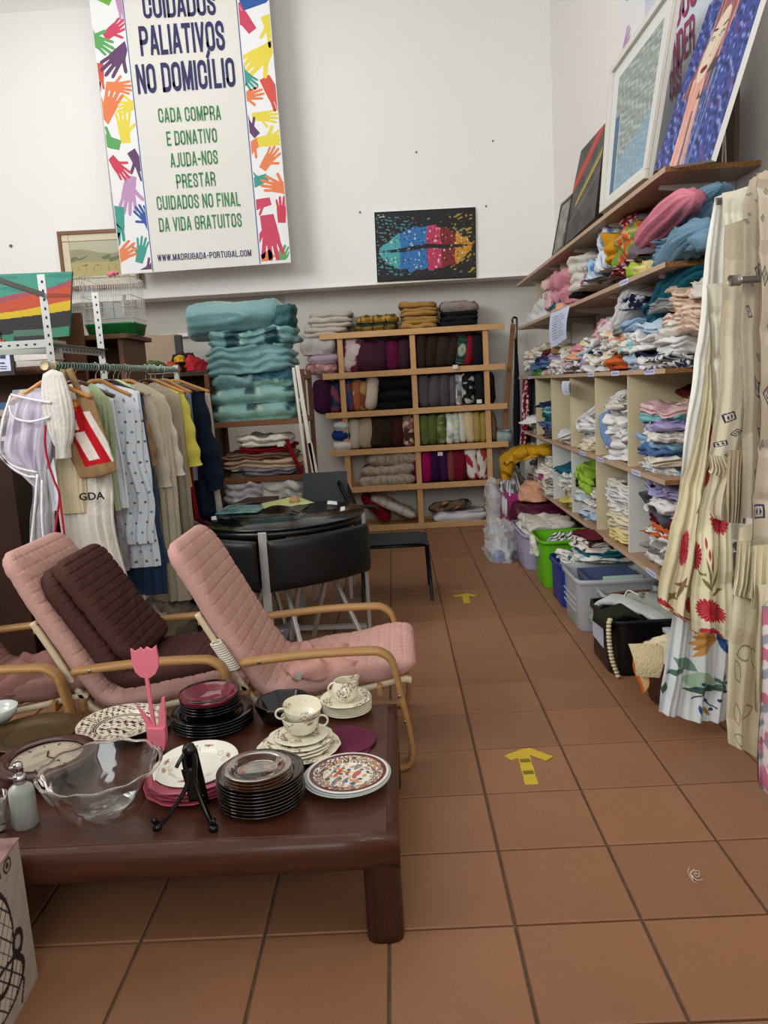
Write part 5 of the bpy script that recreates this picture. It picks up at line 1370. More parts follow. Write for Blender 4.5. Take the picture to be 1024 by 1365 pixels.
# polka dot nightgown
def dotf(g):
    c = np.tile(hexa('d4dbe2'), g.shape[:-1]+(1,)).astype(float)
    per = .052; row = np.floor(g[..., 2]/per); a = (g[..., 0]/per+.5*(row % 2)) % 1-.5; b = (g[..., 2]/per) % 1-.5
    d = np.hypot(a, b)*per
    c = mixc(c, hexa('4a5a72'), ((d < .0068) & (row % 2 == 0)).astype(float)); return mixc(c, hexa('5a90a8'), ((d < .0068) & (row % 2 == 1)).astype(float))
mpr = mat('printed cotton', 'ffffff', attr=True, rough=.85, spec=.15, bump=.35, bscale=70)
garment('dotted_nightgown', 'white nightgown with blue and grey dots on the clothes rail', 'clothing', .235, .40, .44, .83, mpr, seed=5, cf=dotf, xoff=.03, thick=.04, pleat=.008, k=210, nv=220, sh=.05)
c = RXN+(RXF-RXN)*.235; hanger((c[0]+.03, c[1], c[2]), 0, mhw, .34, 'pale wooden hanger holding the dotted nightgown')
garment('dotted_underskirt', 'dotted white underskirt showing just below the dotted nightgown', 'clothing', .25, .36, .40, .96, mpr, seed=6, cf=dotf, xoff=.05, thick=.035, pleat=.006, k=150, nv=170, sh=.05)
# santa style patchwork bag: brown tote with red applique
def totef(g):
    x, z = g[..., 0], g[..., 2]
    c = np.tile(hexa('8f7350'), g.shape[:-1]+(1,)).astype(float)
    X = (x+.0)/.13; Z = (z+.30)/.19
    red = (abs(X-.05+.35*Z) < .44-.14*Z) & (Z > -.85) & (Z < .62)
    c = mixc(c, hexa('b01820'), red.astype(float))
    c = mixc(c, hexa('d8cfc6'), ((abs(X+.28+.10*Z) < .23) & (Z > .06) & (Z < .32)).astype(float))
    c = mixc(c, hexa('d8cfc6'), ((abs(X+.10+.42*Z) < .19) & (Z > -.72) & (Z <= .0)).astype(float))
    c = mixc(c, hexa('d8cfc6'), ((abs(X-.52+.40*Z) < .11) & (Z > -.85) & (Z < .45)).astype(float))
    r = np.hypot(X+.18, (Z-.68)*1.2); c = mixc(c, hexa('d89428'), (r < .26).astype(float))
    c = mixc(c, hexa('b01820'), (((r < .26)) & (sn(g, 4, 30) > .45)).astype(float))
    c = mixc(c, hexa('b01820'), (np.hypot(X+.62, (Z-.80)*1.2) < .13).astype(float))
    return c
tt = thing('christmas_bag', 'brown cloth bag with a red, white and orange applique hanging on the rail end', 'bag', tuple(RXN+np.array([.075, -.035, -.01])), rot=(0, -.14, .05))
n = 110; u = np.linspace(-1, 1, n); v = np.linspace(-1, 1, n); U, V = np.meshgrid(u, v, indexing='ij')
for sg in (-1, 1):
    g = np.stack([U*(.098+.01*V), sg*.018*np.power(np.clip((1-U**4)*(1-V**4), 0, 1), .4)+.004*np.sin(U*9), -.335+V*.185+.012*U*U], -1); g[..., 0] += .02*(-V); 
    c_ = totef(g) if sg < 0 else np.tile(hexa('8f7350'), g.shape[:-1]+(1,))
    if sg < 0: MBt = MB().grid(g, c=c_)
    else: MBt.grid(g, c=c_, flip=True)
obj('bag_body', MBt, mpr, tt)
for s in (-1, 1): obj('strap', MB().sweep(smoothpath([(s*.05-.02, 0, -.165), (s*.035-.01, 0, -.09), (s*.012, 0, -.01)], 12), .03, .006, side=(1, 0, 0)), cl('8f7350'), tt)
# white garment and cloth with letters at the near end
t = garment('white_cloth_bag', 'long off-white cloth with black letters hanging at the near end of the rail', 'bag', .035, .14, .32, 1.08, cl('d6d0c4'), seed=9, xoff=.06, thick=.05, yaw=0, pleat=.010, sh=.02)
me = text_mesh('GDA', .05, .0012, 1.1, .001); me.materials.append(mat('black ink', '141414', rough=.6))
pc_ = P(122, 662, Y=3.585); o = obj('lettering', me, None, t, smooth=False); c0 = np.array(t.location)
o.location = tuple(pc_-c0); o.rotation_euler = (PI/2, 0, 0)
garment('cream_pouch', 'small cream cotton garment with ruffled edge beside the purple dress bag', 'clothing', .015, .15, .15, .42, cl('cbbd9c'), seed=10, xoff=.02, thick=.03, yaw=.1, zt=-.27, pleat=.006, sh=.01)
garment('white_vest', 'white eyelet vest hanging first on the rail, beside the purple plastic bag', 'clothing', -.06, .13, .14, .40, cl('cfccc4'), seed=11, xoff=.045, thick=.04, yaw=0, zt=-.02, pleat=.006, sh=.03, wz=lambda V: .07+.065*np.sin(np.clip(V*1.1+.05, 0, 1)*PI)**.6)
garment('black_bag', 'black fabric shape peeking out between the white vest and the brown bag', 'clothing', .055, .20, .22, .35, cl('141416'), seed=12, xoff=.05, thick=.03, zt=-.12)
garment('green_print_cloth', 'pale green printed cloth peeking out below the brown bag', 'clothing', .10, .16, .18, .62, cl('9aa884', var_=0) if False else cl('a2b088'), seed=13, xoff=.10, thick=.03)
garment('patterned_skirt', 'grey patterned skirt just left of the dotted nightgown', 'clothing', .18, .20, .24, .95, mat('grey print', '7a7a80', rough=.9, var=.9, vscale=24, vcol='b8b4b4'), seed=14, xoff=.02, thick=.04)
# trousers and hems visible low
for i, (s, xo, L, c_, lab) in enumerate(((.28, .09, 1.12, '2c3e5a', 'dark blue trousers hanging lowest under the dotted nightgown'), (.43, .12, 1.22, 'c0b49e', 'long cream hem trailing lowest behind the armchair'), (.60, .10, 1.18, 'a49882', 'long beige hem in the shade below the clothes rail'), (.50, .02, 1.24, 'b2a890', 'pale long skirt hem hanging low near the middle armchair'))):
    garment('long_garment', lab, 'clothing', s, .28, .34, L, cl(c_), seed=60+i, xoff=xo, thick=.045, pleat=.012)
# purple garment in a clear plastic bag
cB = RXN+np.array([-.10, -.03, 0])
hanger(tuple(RXN-d*.035+np.array([-.0, -.015, 0])), .12, mhw, .36, 'light wooden hanger at the rail end holding the purple plastic bag')
t = thing('plastic_garment_bag', 'lilac garment in a clear plastic bag with white trim, hanging nearest the camera', 'garment bag', (cB[0], cB[1], 0))
mlil = mat('lilac cloth', '9c84b4', rough=.7, bump=.6, bscale=30, var=.8, vscale=14, vcol='d8d2dc')
g1 = hangcloth([P(18, 528, Y=3.55), P(10, 560, Y=3.55), P(8, 600, Y=3.55), P(28, 618, Y=3.55)], [P(66, 520, Y=3.55), P(66, 560, Y=3.55), P(64, 600, Y=3.55), P(60, 628, Y=3.55)], (0, 1, 0), 3, .02, 3, thick=.05, nu=40, nv=40)
obj('lilac_garment', g1, mlil, t, world=True)
mplas = mat('clear plastic film', 'f2f2f6', rough=.10, spec=.6, trans=.0, alpha=.30, bump=.8, bscale=14)
g2 = hangcloth([P(14, 520, Y=3.52), P(2, 570, Y=3.52), P(0, 604, Y=3.52), P(24, 630, Y=3.52), P(44, 640, Y=3.52), P(42, 720, Y=3.52), P(38, 800, Y=3.52)], [P(70, 515, Y=3.52), P(70, 560, Y=3.52), P(66, 610, Y=3.52), P(64, 650, Y=3.52), P(66, 700, Y=3.52), P(70, 800, Y=3.52)], (0, 1, 0), 4, .018, 5, thick=.07, nu=50, nv=90, wav=.016)
obj('plastic_film', g2, mplas, t, world=True)
mtrim = mat('white piping', 'dcdce0', rough=.4)
for pts in ([(14, 526), (40, 532), (68, 537)], [(14, 528), (3, 565), (0, 604), (20, 622), (50, 630)], [(12, 540), (18, 556), (40, 562), (66, 556)], [(0, 604), (14, 622), (34, 634), (48, 636)], [(50, 632), (46, 680), (40, 740), (37, 790)], [(56, 640), (56, 690), (60, 740)]):
    obj('piping', MB().sweep(smoothpath([P(*q, Y=3.50) for q in pts], 24), .010, .004, side=(0, 0, 1) if pts[0][1] == pts[-1][1] else (1, 0, .3)), mtrim, t, world=True)
obj('lower_panel', hangcloth([P(2, 606, Y=3.56), P(20, 626, Y=3.56), P(46, 650, Y=3.56)], [P(60, 618, Y=3.56), P(62, 634, Y=3.56), P(62, 658, Y=3.56)], (0, 1, 0), 2, .006, 7, nu=20, nv=20), cl('b8b2b8'), t, world=True)
# red cord
tag(obj('cord', MB().tube(smoothpath([P(*q, Y=3.47) for q in [(61, 567), (60, 590), (64, 615), (72, 640), (79, 660), (76, 690), (72, 720), (70, 740)]], 60), .005, 6), cl('b02438')), 'red cord hanging down in front of the off-white cloth', 'cord')
tag(obj('cord', MB().tube(smoothpath([P(*q, Y=3.46) for q in [(79, 660), (83, 690), (86, 715), (88, 740)]], 30), .005, 6), cl('b02438')), 'second red cord end spreading right above the armchair', 'cord')

# ------------------------------------------------------------------ long shelves on the right wall
XF = 1.20
mlam = mat('brown laminate', 'a58468', rough=.45, spec=.35, var=.3, vscale=4, vcol='8a6a50', stretch=(4, .6, 4))
mchip = mat('raw chipboard edge', '9c6f3e', rough=.85, var=.9, vscale=90, vcol='5a3a1c', bump=.4, bscale=200)
mcrm = mat('cream divider board', 'cbbf9c', rough=.6, var=.15, vscale=3)
mwht = mat('white divider board', 'cfd2cc', rough=.6, var=.1, vscale=3)
mbrk = mat('white enamel bracket', 'cfcbc2', rough=.45)
YN0 = 3.47
SZ = [2.262, 1.875, 1.425, .93, .47]
YFAR = [7.42, 7.42, 7.45, 7.3, 7.3]
su = thing('wall_shelves', 'long brown wall shelves on the right, crammed with folded textiles', 'shelves', (1.4, 5.4, 0))
for i, (z, yf) in enumerate(zip(SZ, YFAR)):
    obj('shelf_board', MB().box(XF, WX-.003, YN0, yf, z-.022, z), mlam, su, smooth=False, world=True)
    obj('chipboard_edge', MB().box(XF, WX-.003, YN0-.004, YN0-.0005, z-.022, z), mchip, su, smooth=False, world=True)
    obj('edge_band', MB().box(XF-.003, XF-.0005, YN0, yf, z-.022, z), mat('light edge band', 'b59a80', rough=.5), su, smooth=False, world=True)
DY = [4.05, 4.70, 5.36, 6.0, 6.65, 7.28]
for j, y in enumerate(DY):
    obj('divider', MB().box(XF+.012, WX-.003, y, y+.02, SZ[3]+.0005, SZ[2]-.0225), mcrm, su, smooth=False, world=True)
    obj('divider', MB().box(XF+.012, WX-.003, y, y+.02, SZ[4]+.0005, SZ[3]-.0225), mwht if j != 1 else mcrm, su, smooth=False, world=True)
def bracket(y, z):
    v = [(XF+.06, z-.0225), (WX-.004, z-.0225), (WX-.004, z-.085), (XF+.06, z-.038)]
    mb = MB(); n = 4
    V = [(x, y-.010, zz) for x, zz in v]+[(x, y+.010, zz) for x, zz in v]
    mb.add(V, [(0, 1, 2, 3), (7, 6, 5, 4)]+[(i, i+4, (i+1) % 4+4, (i+1) % 4) for i in range(4)])
    obj('bracket', mb, mbrk, su, smooth=False, world=True)
for z in SZ[:2]:
    for y in (3.72, 4.55, 5.4, 6.2, 7.0): bracket(y, z)
for y in (3.72, 4.55, 5.4, 6.2, 7.0):
    obj('wall_rail', MB().box(WX-.014, WX-.004, y-.012, y+.012, SZ[2]+.0, SZ[0]+.10), mbrk, su, smooth=False, world=True)
for (y, z) in ((6.0, 2.02), (7.0, 2.02)): obj('divider', MB().box(XF+.1, WX-.015, y, y+.018, SZ[1]+.001, SZ[0]-.0225), mcrm, su, smooth=False, world=True)
mlbl = mat('lilac label', 'c2c6e0', rough=.5)
for (x, y, si) in ((832, 377, 1), (820, 495, 2), (788, 500, 2), (866, 488, 2), (800, 598, 3), (848, 623, 3), (706, 503, 2), (700, 581, 3), (868, 775, 4), (776, 572, 3)):
    q = P(x, y, X=XF-.004)
    obj('shelf_label', MB().box(XF-.0045, XF-.0033, q[1]-.07, q[1]+.07, SZ[si]-.024, SZ[si]+.002), mlbl, su, smooth=False, world=True)
    m_ = MB()
    for k in range(7): m_.box(XF-.0052, XF-.0046, q[1]-.055+.016*k, q[1]-.047+.016*k, SZ[si]-.016, SZ[si]-.007)
    obj('label_print', m_, mat('faint blue print', '6a6ea0', rough=.6), su, smooth=False, world=True, kind='stuff')
# paper sheets hanging from shelf two and three
def sheet(pts, X, label, lines=9):
    q = [P(*p_, X=X) for p_ in pts]; g = []
    for s in np.linspace(0, 1, 16):
        a = q[0]*(1-s)+q[3]*s; b = q[1]*(1-s)+q[2]*s; g.append([a*(1-r_)+b*r_+np.array([-.012*math.sin(s*3)+.006*math.sin(r_*5), 0, 0]) for r_ in np.linspace(0, 1, 10)])
    g = np.array(g); c = np.mean(q, 0); t = thing('paper_sheet', label, 'paper', tuple(c))
    b = g.copy(); b[..., 0] += .0015
    obj('sheet', MB().grid(g).grid(b, flip=True), mat('blue white paper', 'c6cfe6', rough=.6), t, world=True)
    m_ = MB(); gi = lambda s, r_: (q[0]*(1-s)+q[3]*s)*(1-r_)+(q[1]*(1-s)+q[2]*s)*r_+np.array([-.012*math.sin(s*3)+.006*math.sin(r_*5)-.002, 0, 0])
    for k in range(lines):
        s = .14+.72*k/lines
        for r0, r1 in ((.14, .45), (.52, .85 if k % 3 else .7)):
            m_.add([gi(s, r0), gi(s, r1), gi(s+.022, r1), gi(s+.022, r0)], [(0, 1, 2, 3)])
    obj('print_lines', m_, mat('grey print', '7c86a8', rough=.6), t, world=True, smooth=False, kind='stuff')
sheet([(734, 418), (761, 407), (757, 451), (735, 464)], XF-.012, 'printed paper sheet hanging from the second shelf in front of the clothes')
sheet([(750, 508), (761, 508), (762, 526), (753, 527)], XF-.012, 'small printed tag sheet hanging below the middle shelf', 4)

COLN = {'white': 'd6d5d4', 'off-white': 'cdc8bc', 'cream': 'd6cbae', 'pale yellow': 'd8c888', 'yellow': 'c4b460', 'pale blue': 'a8bccc', 'light blue': '86a6c0', 'blue': '4c6a94',
        'navy': '222c48', 'teal': '1e5a68', 'turquoise': '7ab4b8', 'pink': 'cf8c98', 'pale pink': 'd4aeb0', 'red': '9c2430', 'maroon': '5a1a24', 'orange': 'c06030', 'rust': '8a4a2c', 'green': '5c8a3c',
        'lime green': '9ab83c', 'olive': '6a6c40', 'grey': '8c8c8c', 'dark grey': '4a4c50', 'black': '1c1c20', 'beige': 'b8a284', 'tan': '9c8058', 'lilac': 'a098c0', 'purple': '58406c', 'peach': 'd4a080', 'brown': '5c4434', 'mustard': 'c08c20', 'pale green': 'a8b898'}
_cm = {}
def cm(n, pat=None):
    if pat is None: return cloth(COLN[n], name='textile '+n, bump=.6, bscale=45, var=.25, vscale=8)
    return mat('printed textile', 'ffffff', attr=True, rough=.88, spec=.12, bump=.5, bscale=45)
def item(kind, w_, d_, h_, c, loc, label, seed, layers=2, amp=.010, rz=0, cf=None, groove=.14, jig=.10, name=None, cat=None, f=5, tilt=(0, 0)):
    if kind == 'heap': mb = heap(w_, d_, h_, seed=seed, amp=amp*1.3, cf=cf, f=f)
    else: mb = fold(w_, d_, h_, layers, seed=seed, amp=amp, groove=groove, jig=jig, cf=cf, f=f, k=40)
    o = obj(name or 'folded_cloth', mb, cm(c, cf), loc=loc, rot=(tilt[0], tilt[1], rz))
    return tag(o, label, cat or 'cloth')
PATS = {'check': lambda c, i: plaidf([COLN[c], COLN['white'], COLN[c]], .05, (0, 1)), 'floral': lambda c, i: patf(['cfcbc2', COLN[c], 'cfcbc2'], 11, i+3), 'stripe': lambda c, i: stripef(COLN[c], 'd2cec6', .03, 1, .5)}
def ordl(i, n):
    return 'topmost' if i == n-1 else 'lowest' if i == 0 else ORD[n-1-i]+' from the top'
def tower(Yc, dy, z0, specs, where, X0=1.215, dx=.34, amp=.015, seed=0, jig=.2, rzm=.22, tlm=.06, kind='fold', lean=0):
    """specs bottom to top: (height, colour[, pattern])"""
    z = z0+.001; n = len(specs); r = random.Random(seed*31+int(Yc*100))
    for i, s in enumerate(specs):
        h, c = s[0], s[1]; cf = PATS[s[2]](c, i) if len(s) > 2 else None
        sh_ = r.uniform(-.02, .02); dd = dy*r.uniform(.9, 1.04); wdx = dx*r.uniform(.86, 1.0)
        pn = {'check': ' checked', 'floral': ' flowery', 'stripe': ' striped'}[s[2]] if len(s) > 2 else ''
        lab = f"{c}{pn} cloth, {ordl(i, n)} in {where}"
        if len(lab.split()) > 16: lab = lab.replace(' cloth,', ',').replace('the ', '', 1)
        item(kind, wdx, dd, h*1.12, c, (X0+dx/2-(dx-wdx)*.3-lean*i*.01, Yc+sh_, z), lab, seed*17+i*3+int(Yc*50), layers=2+(h > .05), amp=amp, rz=r.uniform(-rzm, rzm), cf=cf, jig=jig, tilt=(r.uniform(-tlm, tlm), r.uniform(-tlm, tlm)*.5))
        z += h
    return z
# ---- middle shelf (eye height): long messy row of piles
S3 = SZ[2]
rows3 = [
 (3.62, .26, [(.055, 'navy', 'stripe'), (.07, 'white'), (.05, 'off-white', 'stripe')], 'the nearest pile on the eye-level shelf'),
 (3.86, .22, [(.05, 'white'), (.035, 'navy'), (.08, 'white', 'check'), (.05, 'pale blue')], 'the second pile of the eye-level shelf'),
 (4.10, .22, [(.09, 'pale blue'), (.05, 'turquoise', 'floral'), (.05, 'white'), (.04, 'light blue')], 'the third pile of the eye-level shelf'),
 (4.34, .22, [(.05, 'orange'), (.045, 'rust'), (.05, 'off-white', 'floral'), (.05, 'peach'), (.04, 'grey')], 'the fourth pile of the eye-level shelf'),
 (4.58, .22, [(.05, 'cream'), (.05, 'cream', 'floral'), (.04, 'grey', 'stripe'), (.04, 'pale green', 'floral'), (.04, 'peach', 'floral')], 'the fifth pile of the eye-level shelf'),
 (4.82, .22, [(.045, 'white'), (.05, 'off-white', 'floral'), (.04, 'navy', 'floral'), (.05, 'grey', 'floral'), (.04, 'pale pink')], 'the sixth pile of the eye-level shelf'),
 (5.06, .22, [(.04, 'grey', 'floral'), (.05, 'lilac'), (.04, 'pale blue'), (.05, 'yellow', 'floral')], 'the seventh pile of the eye-level shelf'),
 (5.32, .24, [(.05, 'purple', 'stripe'), (.04, 'yellow'), (.05, 'peach'), (.04, 'pink')], 'the eighth pile of the eye-level shelf'),
 (5.62, .26, [(.05, 'lilac', 'floral'), (.04, 'pale pink'), (.06, 'tan', 'floral'), (.04, 'cream')], 'the ninth pile of the eye-level shelf'),
 (5.95, .28, [(.05, 'grey', 'floral'), (.05, 'pale pink', 'floral'), (.05, 'lilac'), (.04, 'tan')], 'the tenth pile of the eye-level shelf'),
 (6.32, .30, [(.05, 'pale pink', 'floral'), (.05, 'blue'), (.05, 'purple'), (.04, 'maroon')], 'the eleventh pile of the eye-level shelf'),
 (6.72, .30, [(.05, 'green'), (.05, 'blue'), (.05, 'navy'), (.05, 'off-white'), (.04, 'cream')], 'the last but one pile of the eye-level shelf'),
 (7.12, .30, [(.05, 'grey'), (.05, 'off-white', 'floral'), (.05, 'white'), (.05, 'peach', 'floral')], 'the far end pile of the eye-level shelf'),
]
for i, (y, dy, sp, wh) in enumerate(rows3): tower(y, dy*1.22, S3, sp, wh, seed=i+1, amp=.014)
# bigger named things on the eye-level shelf
def at_shelf(px0, px1, py, w_, h_, c, label, si, X0=1.25, dx=.3, seed=0, kind='fold', **k):
    a, b = P(px0, py, X=XF+.02), P(px1, py, X=XF+.02); y0, y1 = sorted((a[1], b[1]))
    z = P((px0+px1)/2, py, X=XF+.02)[2] if k.pop('zfree', True) else SZ[si]
    return item(kind, dx, abs(y1-y0), h_, c, (X0+dx/2, (y0+y1)/2, max(z, SZ[si]+.001)), label, seed, **k)
at_shelf(868, 915, 446, 0, .10, 'peach', 'pink-beige satin striped cloth fanned on the eye-level shelf, lower one', 2, seed=3, layers=4, cf=stripef('c0a08c', 'd8c6b4', .02, 2, .5), amp=.012)
at_shelf(870, 925, 420, 0, .10, 'peach', 'pink-beige satin striped cloth, upper one near the white curtain', 2, seed=4, layers=5, cf=stripef('b8957e', 'd4bea8', .02, 2, .5), amp=.014, tilt=(.15, 0))
at_shelf(905, 935, 398, 0, .09, 'off-white', 'grey-white lace cloth heap at the top near the hanging curtains', 2, seed=5, kind='heap', amp=.014)
at_shelf(836, 900, 412, 0, .13, 'teal', 'deep teal folded cloth slanting high on the eye-level shelf', 2, seed=6, X0=1.28, layers=4, tilt=(-.35, 0), amp=.008)
at_shelf(851, 880, 417, 0, .05, 'grey', 'grey pleated cloth below the deep teal cloth', 2, seed=7, layers=4)
at_shelf(803, 838, 428, 0, .12, 'white', 'white folded sheets sloping beside the deep teal cloth', 2, seed=8, X0=1.24, layers=5, tilt=(-.5, 0), amp=.008)
at_shelf(816, 838, 414, 0, .06, 'navy', 'navy dotted cloth between the white sheets and the teal cloth', 2, seed=9, cf=patf(['1c2438', '1c2438', 'b8b8c0'], 22, 4))
at_shelf(776, 806, 446, 0, .09, 'pale pink', 'white and pink cloth bundle under the white sloping sheets', 2, seed=10, kind='heap', cf=patf(['cdbfc0', 'd8d4d0', 'a86c78'], 10, 4))
# ---- second shelf
S2 = SZ[1]
def big(px0, px1, pyb, pyt, c, label, X=1.24, dx=.32, seed=0, kind='fold', cf=None, tilt=(0, 0), layers=3, amp=.014, si=1, name=None, z=None, f=4, groove=.14, rz=0):
    a, b = P(px0, pyb, X=X), P(px1, pyb, X=X); yc = (a[1]+b[1])/2; dy = abs(a[1]-b[1])
    xm = (px0+px1)/2; h = P(xm, pyt, Y=yc)[2]-P(xm, pyb, Y=yc)[2]
    zz = max(SZ[si]+.001, P(xm, pyb, X=X)[2]) if z is None else z
    return item(kind, dx, dy, h, c, (X+dx/2, yc, zz), label, seed, layers=layers, amp=amp, cf=cf, tilt=tilt, name=name, f=f, groove=groove, rz=rz)
o = big(858, 925, 345, 312, 'light blue', 'large dusty blue crumpled sheet at the near end of the second shelf', seed=21, layers=5, dx=.32, amp=.016, f=4, groove=.1); 
o.data.materials[0] = cloth('6c8ca0', bump=.6, bscale=30)
b2 = big(905, 945, 335, 300, 'light blue', 'dusty blue sheet end bunched behind the white curtain', seed=22, kind='heap', dx=.33, amp=.02, si=1); b2.data.materials[0] = cloth('6c8ca0', bump=.6, bscale=30)
def roll(p0, p1, r, X, m, label, seed=0, flatten=.6, rdgn=.022, name='rolled_cloth', kf=5):
    A, B = P(*p0, X=X), P(*p1, X=X); n, k = 40, 30; s = np.linspace(0, 1, n); th = np.arange(k)/k*2*PI
    d_ = (B-A)/np.linalg.norm(B-A); side = np.array([1., 0, 0]); up = np.cross(side, d_); up /= np.linalg.norm(up)
    e = np.power(np.clip(1-np.abs(2*s-1)**6, 0, 1), .5)
    g = A+(B-A)*s[:, None, None]+(e[:, None]*np.cos(th))[..., None]*side*r+(e[:, None]*np.sin(th))[..., None]*up*r*flatten
    rr_ = (np.abs(np.sin(th*kf+seed+.5*np.sin(s[:, None]*4)))-.5)*rdgn
    rad = g-(A+(B-A)*s[:, None, None]); rad /= np.linalg.norm(rad, axis=-1, keepdims=True)+1e-6
    g = g+rad*rr_[..., None]*e[:, None, None]+vn(g, seed, 4)*.008
    c = g.reshape(-1, 3).mean(0)
    return tag(obj(name, MB().grid(g, wrapv=True), m, origin=c), label, 'cloth')
mbl = cloth('6c8ca0', bump=.6, bscale=30)
roll((856, 352), (962, 246), .085, 1.36, mbl, 'long dusty blue fold slanting up beside the pink blanket', 31, .45, kf=6)
roll((878, 352), (965, 262), .10, 1.40, mbl, 'thick dusty blue fold bunched beside the hanging curtains', 33, .7, .03, kf=7)
roll((895, 352), (945, 300), .09, 1.30, mbl, 'short dusty blue fold at the near end of the second shelf', 35, .6, .03, kf=6)
roll((858, 326), (930, 254), .075, 1.275, cloth('d07e8e', bump=.5, bscale=40), 'bright pink folded blanket slanting up on the blue sheet', 3, .62)
o = big(832, 868, 342, 290, 'grey', 'mauve grey crumpled cloth left of the pink blanket', seed=25, kind='heap', dx=.33, amp=.016); o.data.materials[0] = cloth('6e6068')
roll((838, 338), (872, 300), .10, 1.38, cloth('6e6068'), 'mauve grey bundle leaning against the pink blanket', 6, .9)
big(813, 838, 356, 302, 'orange', 'patchwork quilt of orange and green squares standing on the second shelf', seed=26, kind='fold', layers=2, dx=.32, cf=lambda g: mixc(mixc(np.tile(hexa('b8502c'), g.shape[:-1]+(1,)).astype(float), hexa('6a8a34'), (((g[..., 1]/.14) % 1 > .5) ^ (g[..., 2] > .16)).astype(float)), hexa('c0a070'), ((abs((g[..., 1]/.14) % .5) < .03) | (abs(g[..., 2]-.16) < .008)).astype(float)), groove=.3, name='patchwork_quilt')
big(803, 815, 352, 310, 'mustard', 'orange yellow quilt edge between the patchwork and the white flowered cloth', seed=27, dx=.3)
big(828, 846, 300, 288, 'red', 'red cloth with white dots behind the patchwork quilt', seed=28, dx=.28, X=1.30, cf=patf(['8a1a28', '8a1a28', 'c8b0b0'], 26, 5), z=SZ[1]+.30)
big(812, 846, 366, 350, 'maroon', 'maroon dotted cloth lying at the shelf edge under the patchwork', seed=29, dx=.3, cf=patf(['6c1826', '6c1826', 'c0a8a8'], 24, 6))
big(838, 862, 366, 346, 'pale yellow', 'pale yellow cloth at the shelf edge beside the lime one', seed=30, kind='heap', dx=.3)
big(826, 850, 370, 356, 'lime green', 'lime green cloth at the shelf edge below the blue sheet', seed=31, kind='heap', dx=.26, X=1.20+.02)
big(790, 806, 362, 300, 'pale blue', 'white and blue flowered quilt standing behind the shelf edge', seed=32, dx=.3, cf=patf(['c8d0d8', '6484b4', 'd4d8dc'], 13, 7), layers=2, groove=.25)
big(776, 796, 372, 338, 'light blue', 'blue and white striped bundle at the second shelf edge', seed=33, kind='heap', dx=.3, cf=patf(['bcc8d4', '4a78b0', '9cbcd0'], 12, 8))
big(772, 786, 352, 326, 'lilac', 'dark lilac dotted cloth above the striped bundle', seed=34, kind='heap', dx=.3, cf=patf(['7a6478', '7a6478', 'c8b8c4'], 20, 9), z=SZ[1]+.12)
big(764, 780, 382, 366, 'white', 'white cloth with red and navy spots at the second shelf edge', seed=35, kind='heap', dx=.3, cf=patf(['d0ced0', 'b02848', '30407c'], 8, 10))
big(756, 775, 388, 342, 'off-white', 'cream white towel stack left of the spotted cloth', seed=36, dx=.32, layers=4)
big(728, 754, 408, 364, 'pink', 'salmon pink towel standing tall near the far end of the second shelf', seed=37, dx=.3, layers=2, groove=.3)
big(722, 735, 412, 370, 'pale pink', 'pale pink cloth beside the tall salmon pink towel', seed=38, dx=.3)
big(729, 740, 414, 398, 'teal', 'small teal cloth in front of the salmon pink towel', seed=39, kind='heap', dx=.25, X=1.215)
big(733, 748, 416, 403, 'peach', 'small orange peach cloth beside the small teal cloth', seed=40, kind='heap', dx=.25, X=1.215)
big(699, 726, 430, 396, 'white', 'white lace cloths at the far end of the second shelf', seed=41, kind='heap', dx=.3, amp=.02)
big(752, 764, 397, 391, 'black', 'black cloth lying thin on the second shelf edge', seed=42, kind='heap', dx=.28)
# ---- fourth shelf cells (between dividers)
S4 = SZ[3]
tower(3.76, .40, S4, [(.035, 'pale blue', 'stripe'), (.035, 'cream', 'stripe'), (.05, 'blue'), (.045, 'light blue'), (.04, 'off-white', 'floral'), (.04, 'lilac'), (.035, 'turquoise'), (.03, 'pale pink')], 'the front pile of the nearest upper cube', X0=1.22, dx=.20, seed=60, amp=.012)
tower(3.80, .44, S4, [(.06, 'pale pink', 'floral'), (.055, 'peach', 'floral'), (.045, 'cream'), (.04, 'yellow', 'floral'), (.035, 'red'), (.04, 'peach'), (.04, 'cream', 'floral'), (.035, 'beige'), (.03, 'maroon')], 'the rear pile of the nearest upper cube', X0=1.40, dx=.19, seed=61, amp=.014)
tower(4.38, .50, S4, [(.08, 'white'), (.07, 'white'), (.07, 'white', 'stripe'), (.06, 'white'), (.05, 'off-white')], 'the white sheets of the second upper cube', X0=1.24, dx=.34, seed=62, amp=.022)
for i_,(a_,b_,c__) in enumerate((((800, 583), (836, 520), .05), ((806, 590), (838, 540), .06), (((815, 598)), (838, 562), .06), ((782, 575), (822, 528), .05), ((765, 572), (812, 538), .05))): roll(a_, b_, c__, 1.30+.03*(i_%2), cm('white'), ORD[i_]+' rolled white sheet sloping in the upper cubes with white sheets', 60+i_, .6, .02)
o = roll((822, 596), (812, 548), .06, 1.26, cloth('6c88b0'), 'blue folded cloth wedged among the white sheets in the second cube', 5, .5)
tower(5.02, .48, S4, [(.05, 'cream'), (.05, 'off-white'), (.06, 'white'), (.05, 'white')], 'the third upper cube white pile', X0=1.23, dx=.34, seed=63, amp=.018)
tower(5.66, .44, S4, [(.04, 'off-white', 'floral'), (.04, 'white')], 'the fourth upper cube low pile', X0=1.22, dx=.34, seed=64, amp=.016)
tower(6.30, .44, S4, [(.07, 'dark grey'), (.06, 'blue'), (.06, 'teal'), (.05, 'turquoise'), (.04, 'navy')], 'the fifth upper cube dark pile', X0=1.215, dx=.36, seed=65)
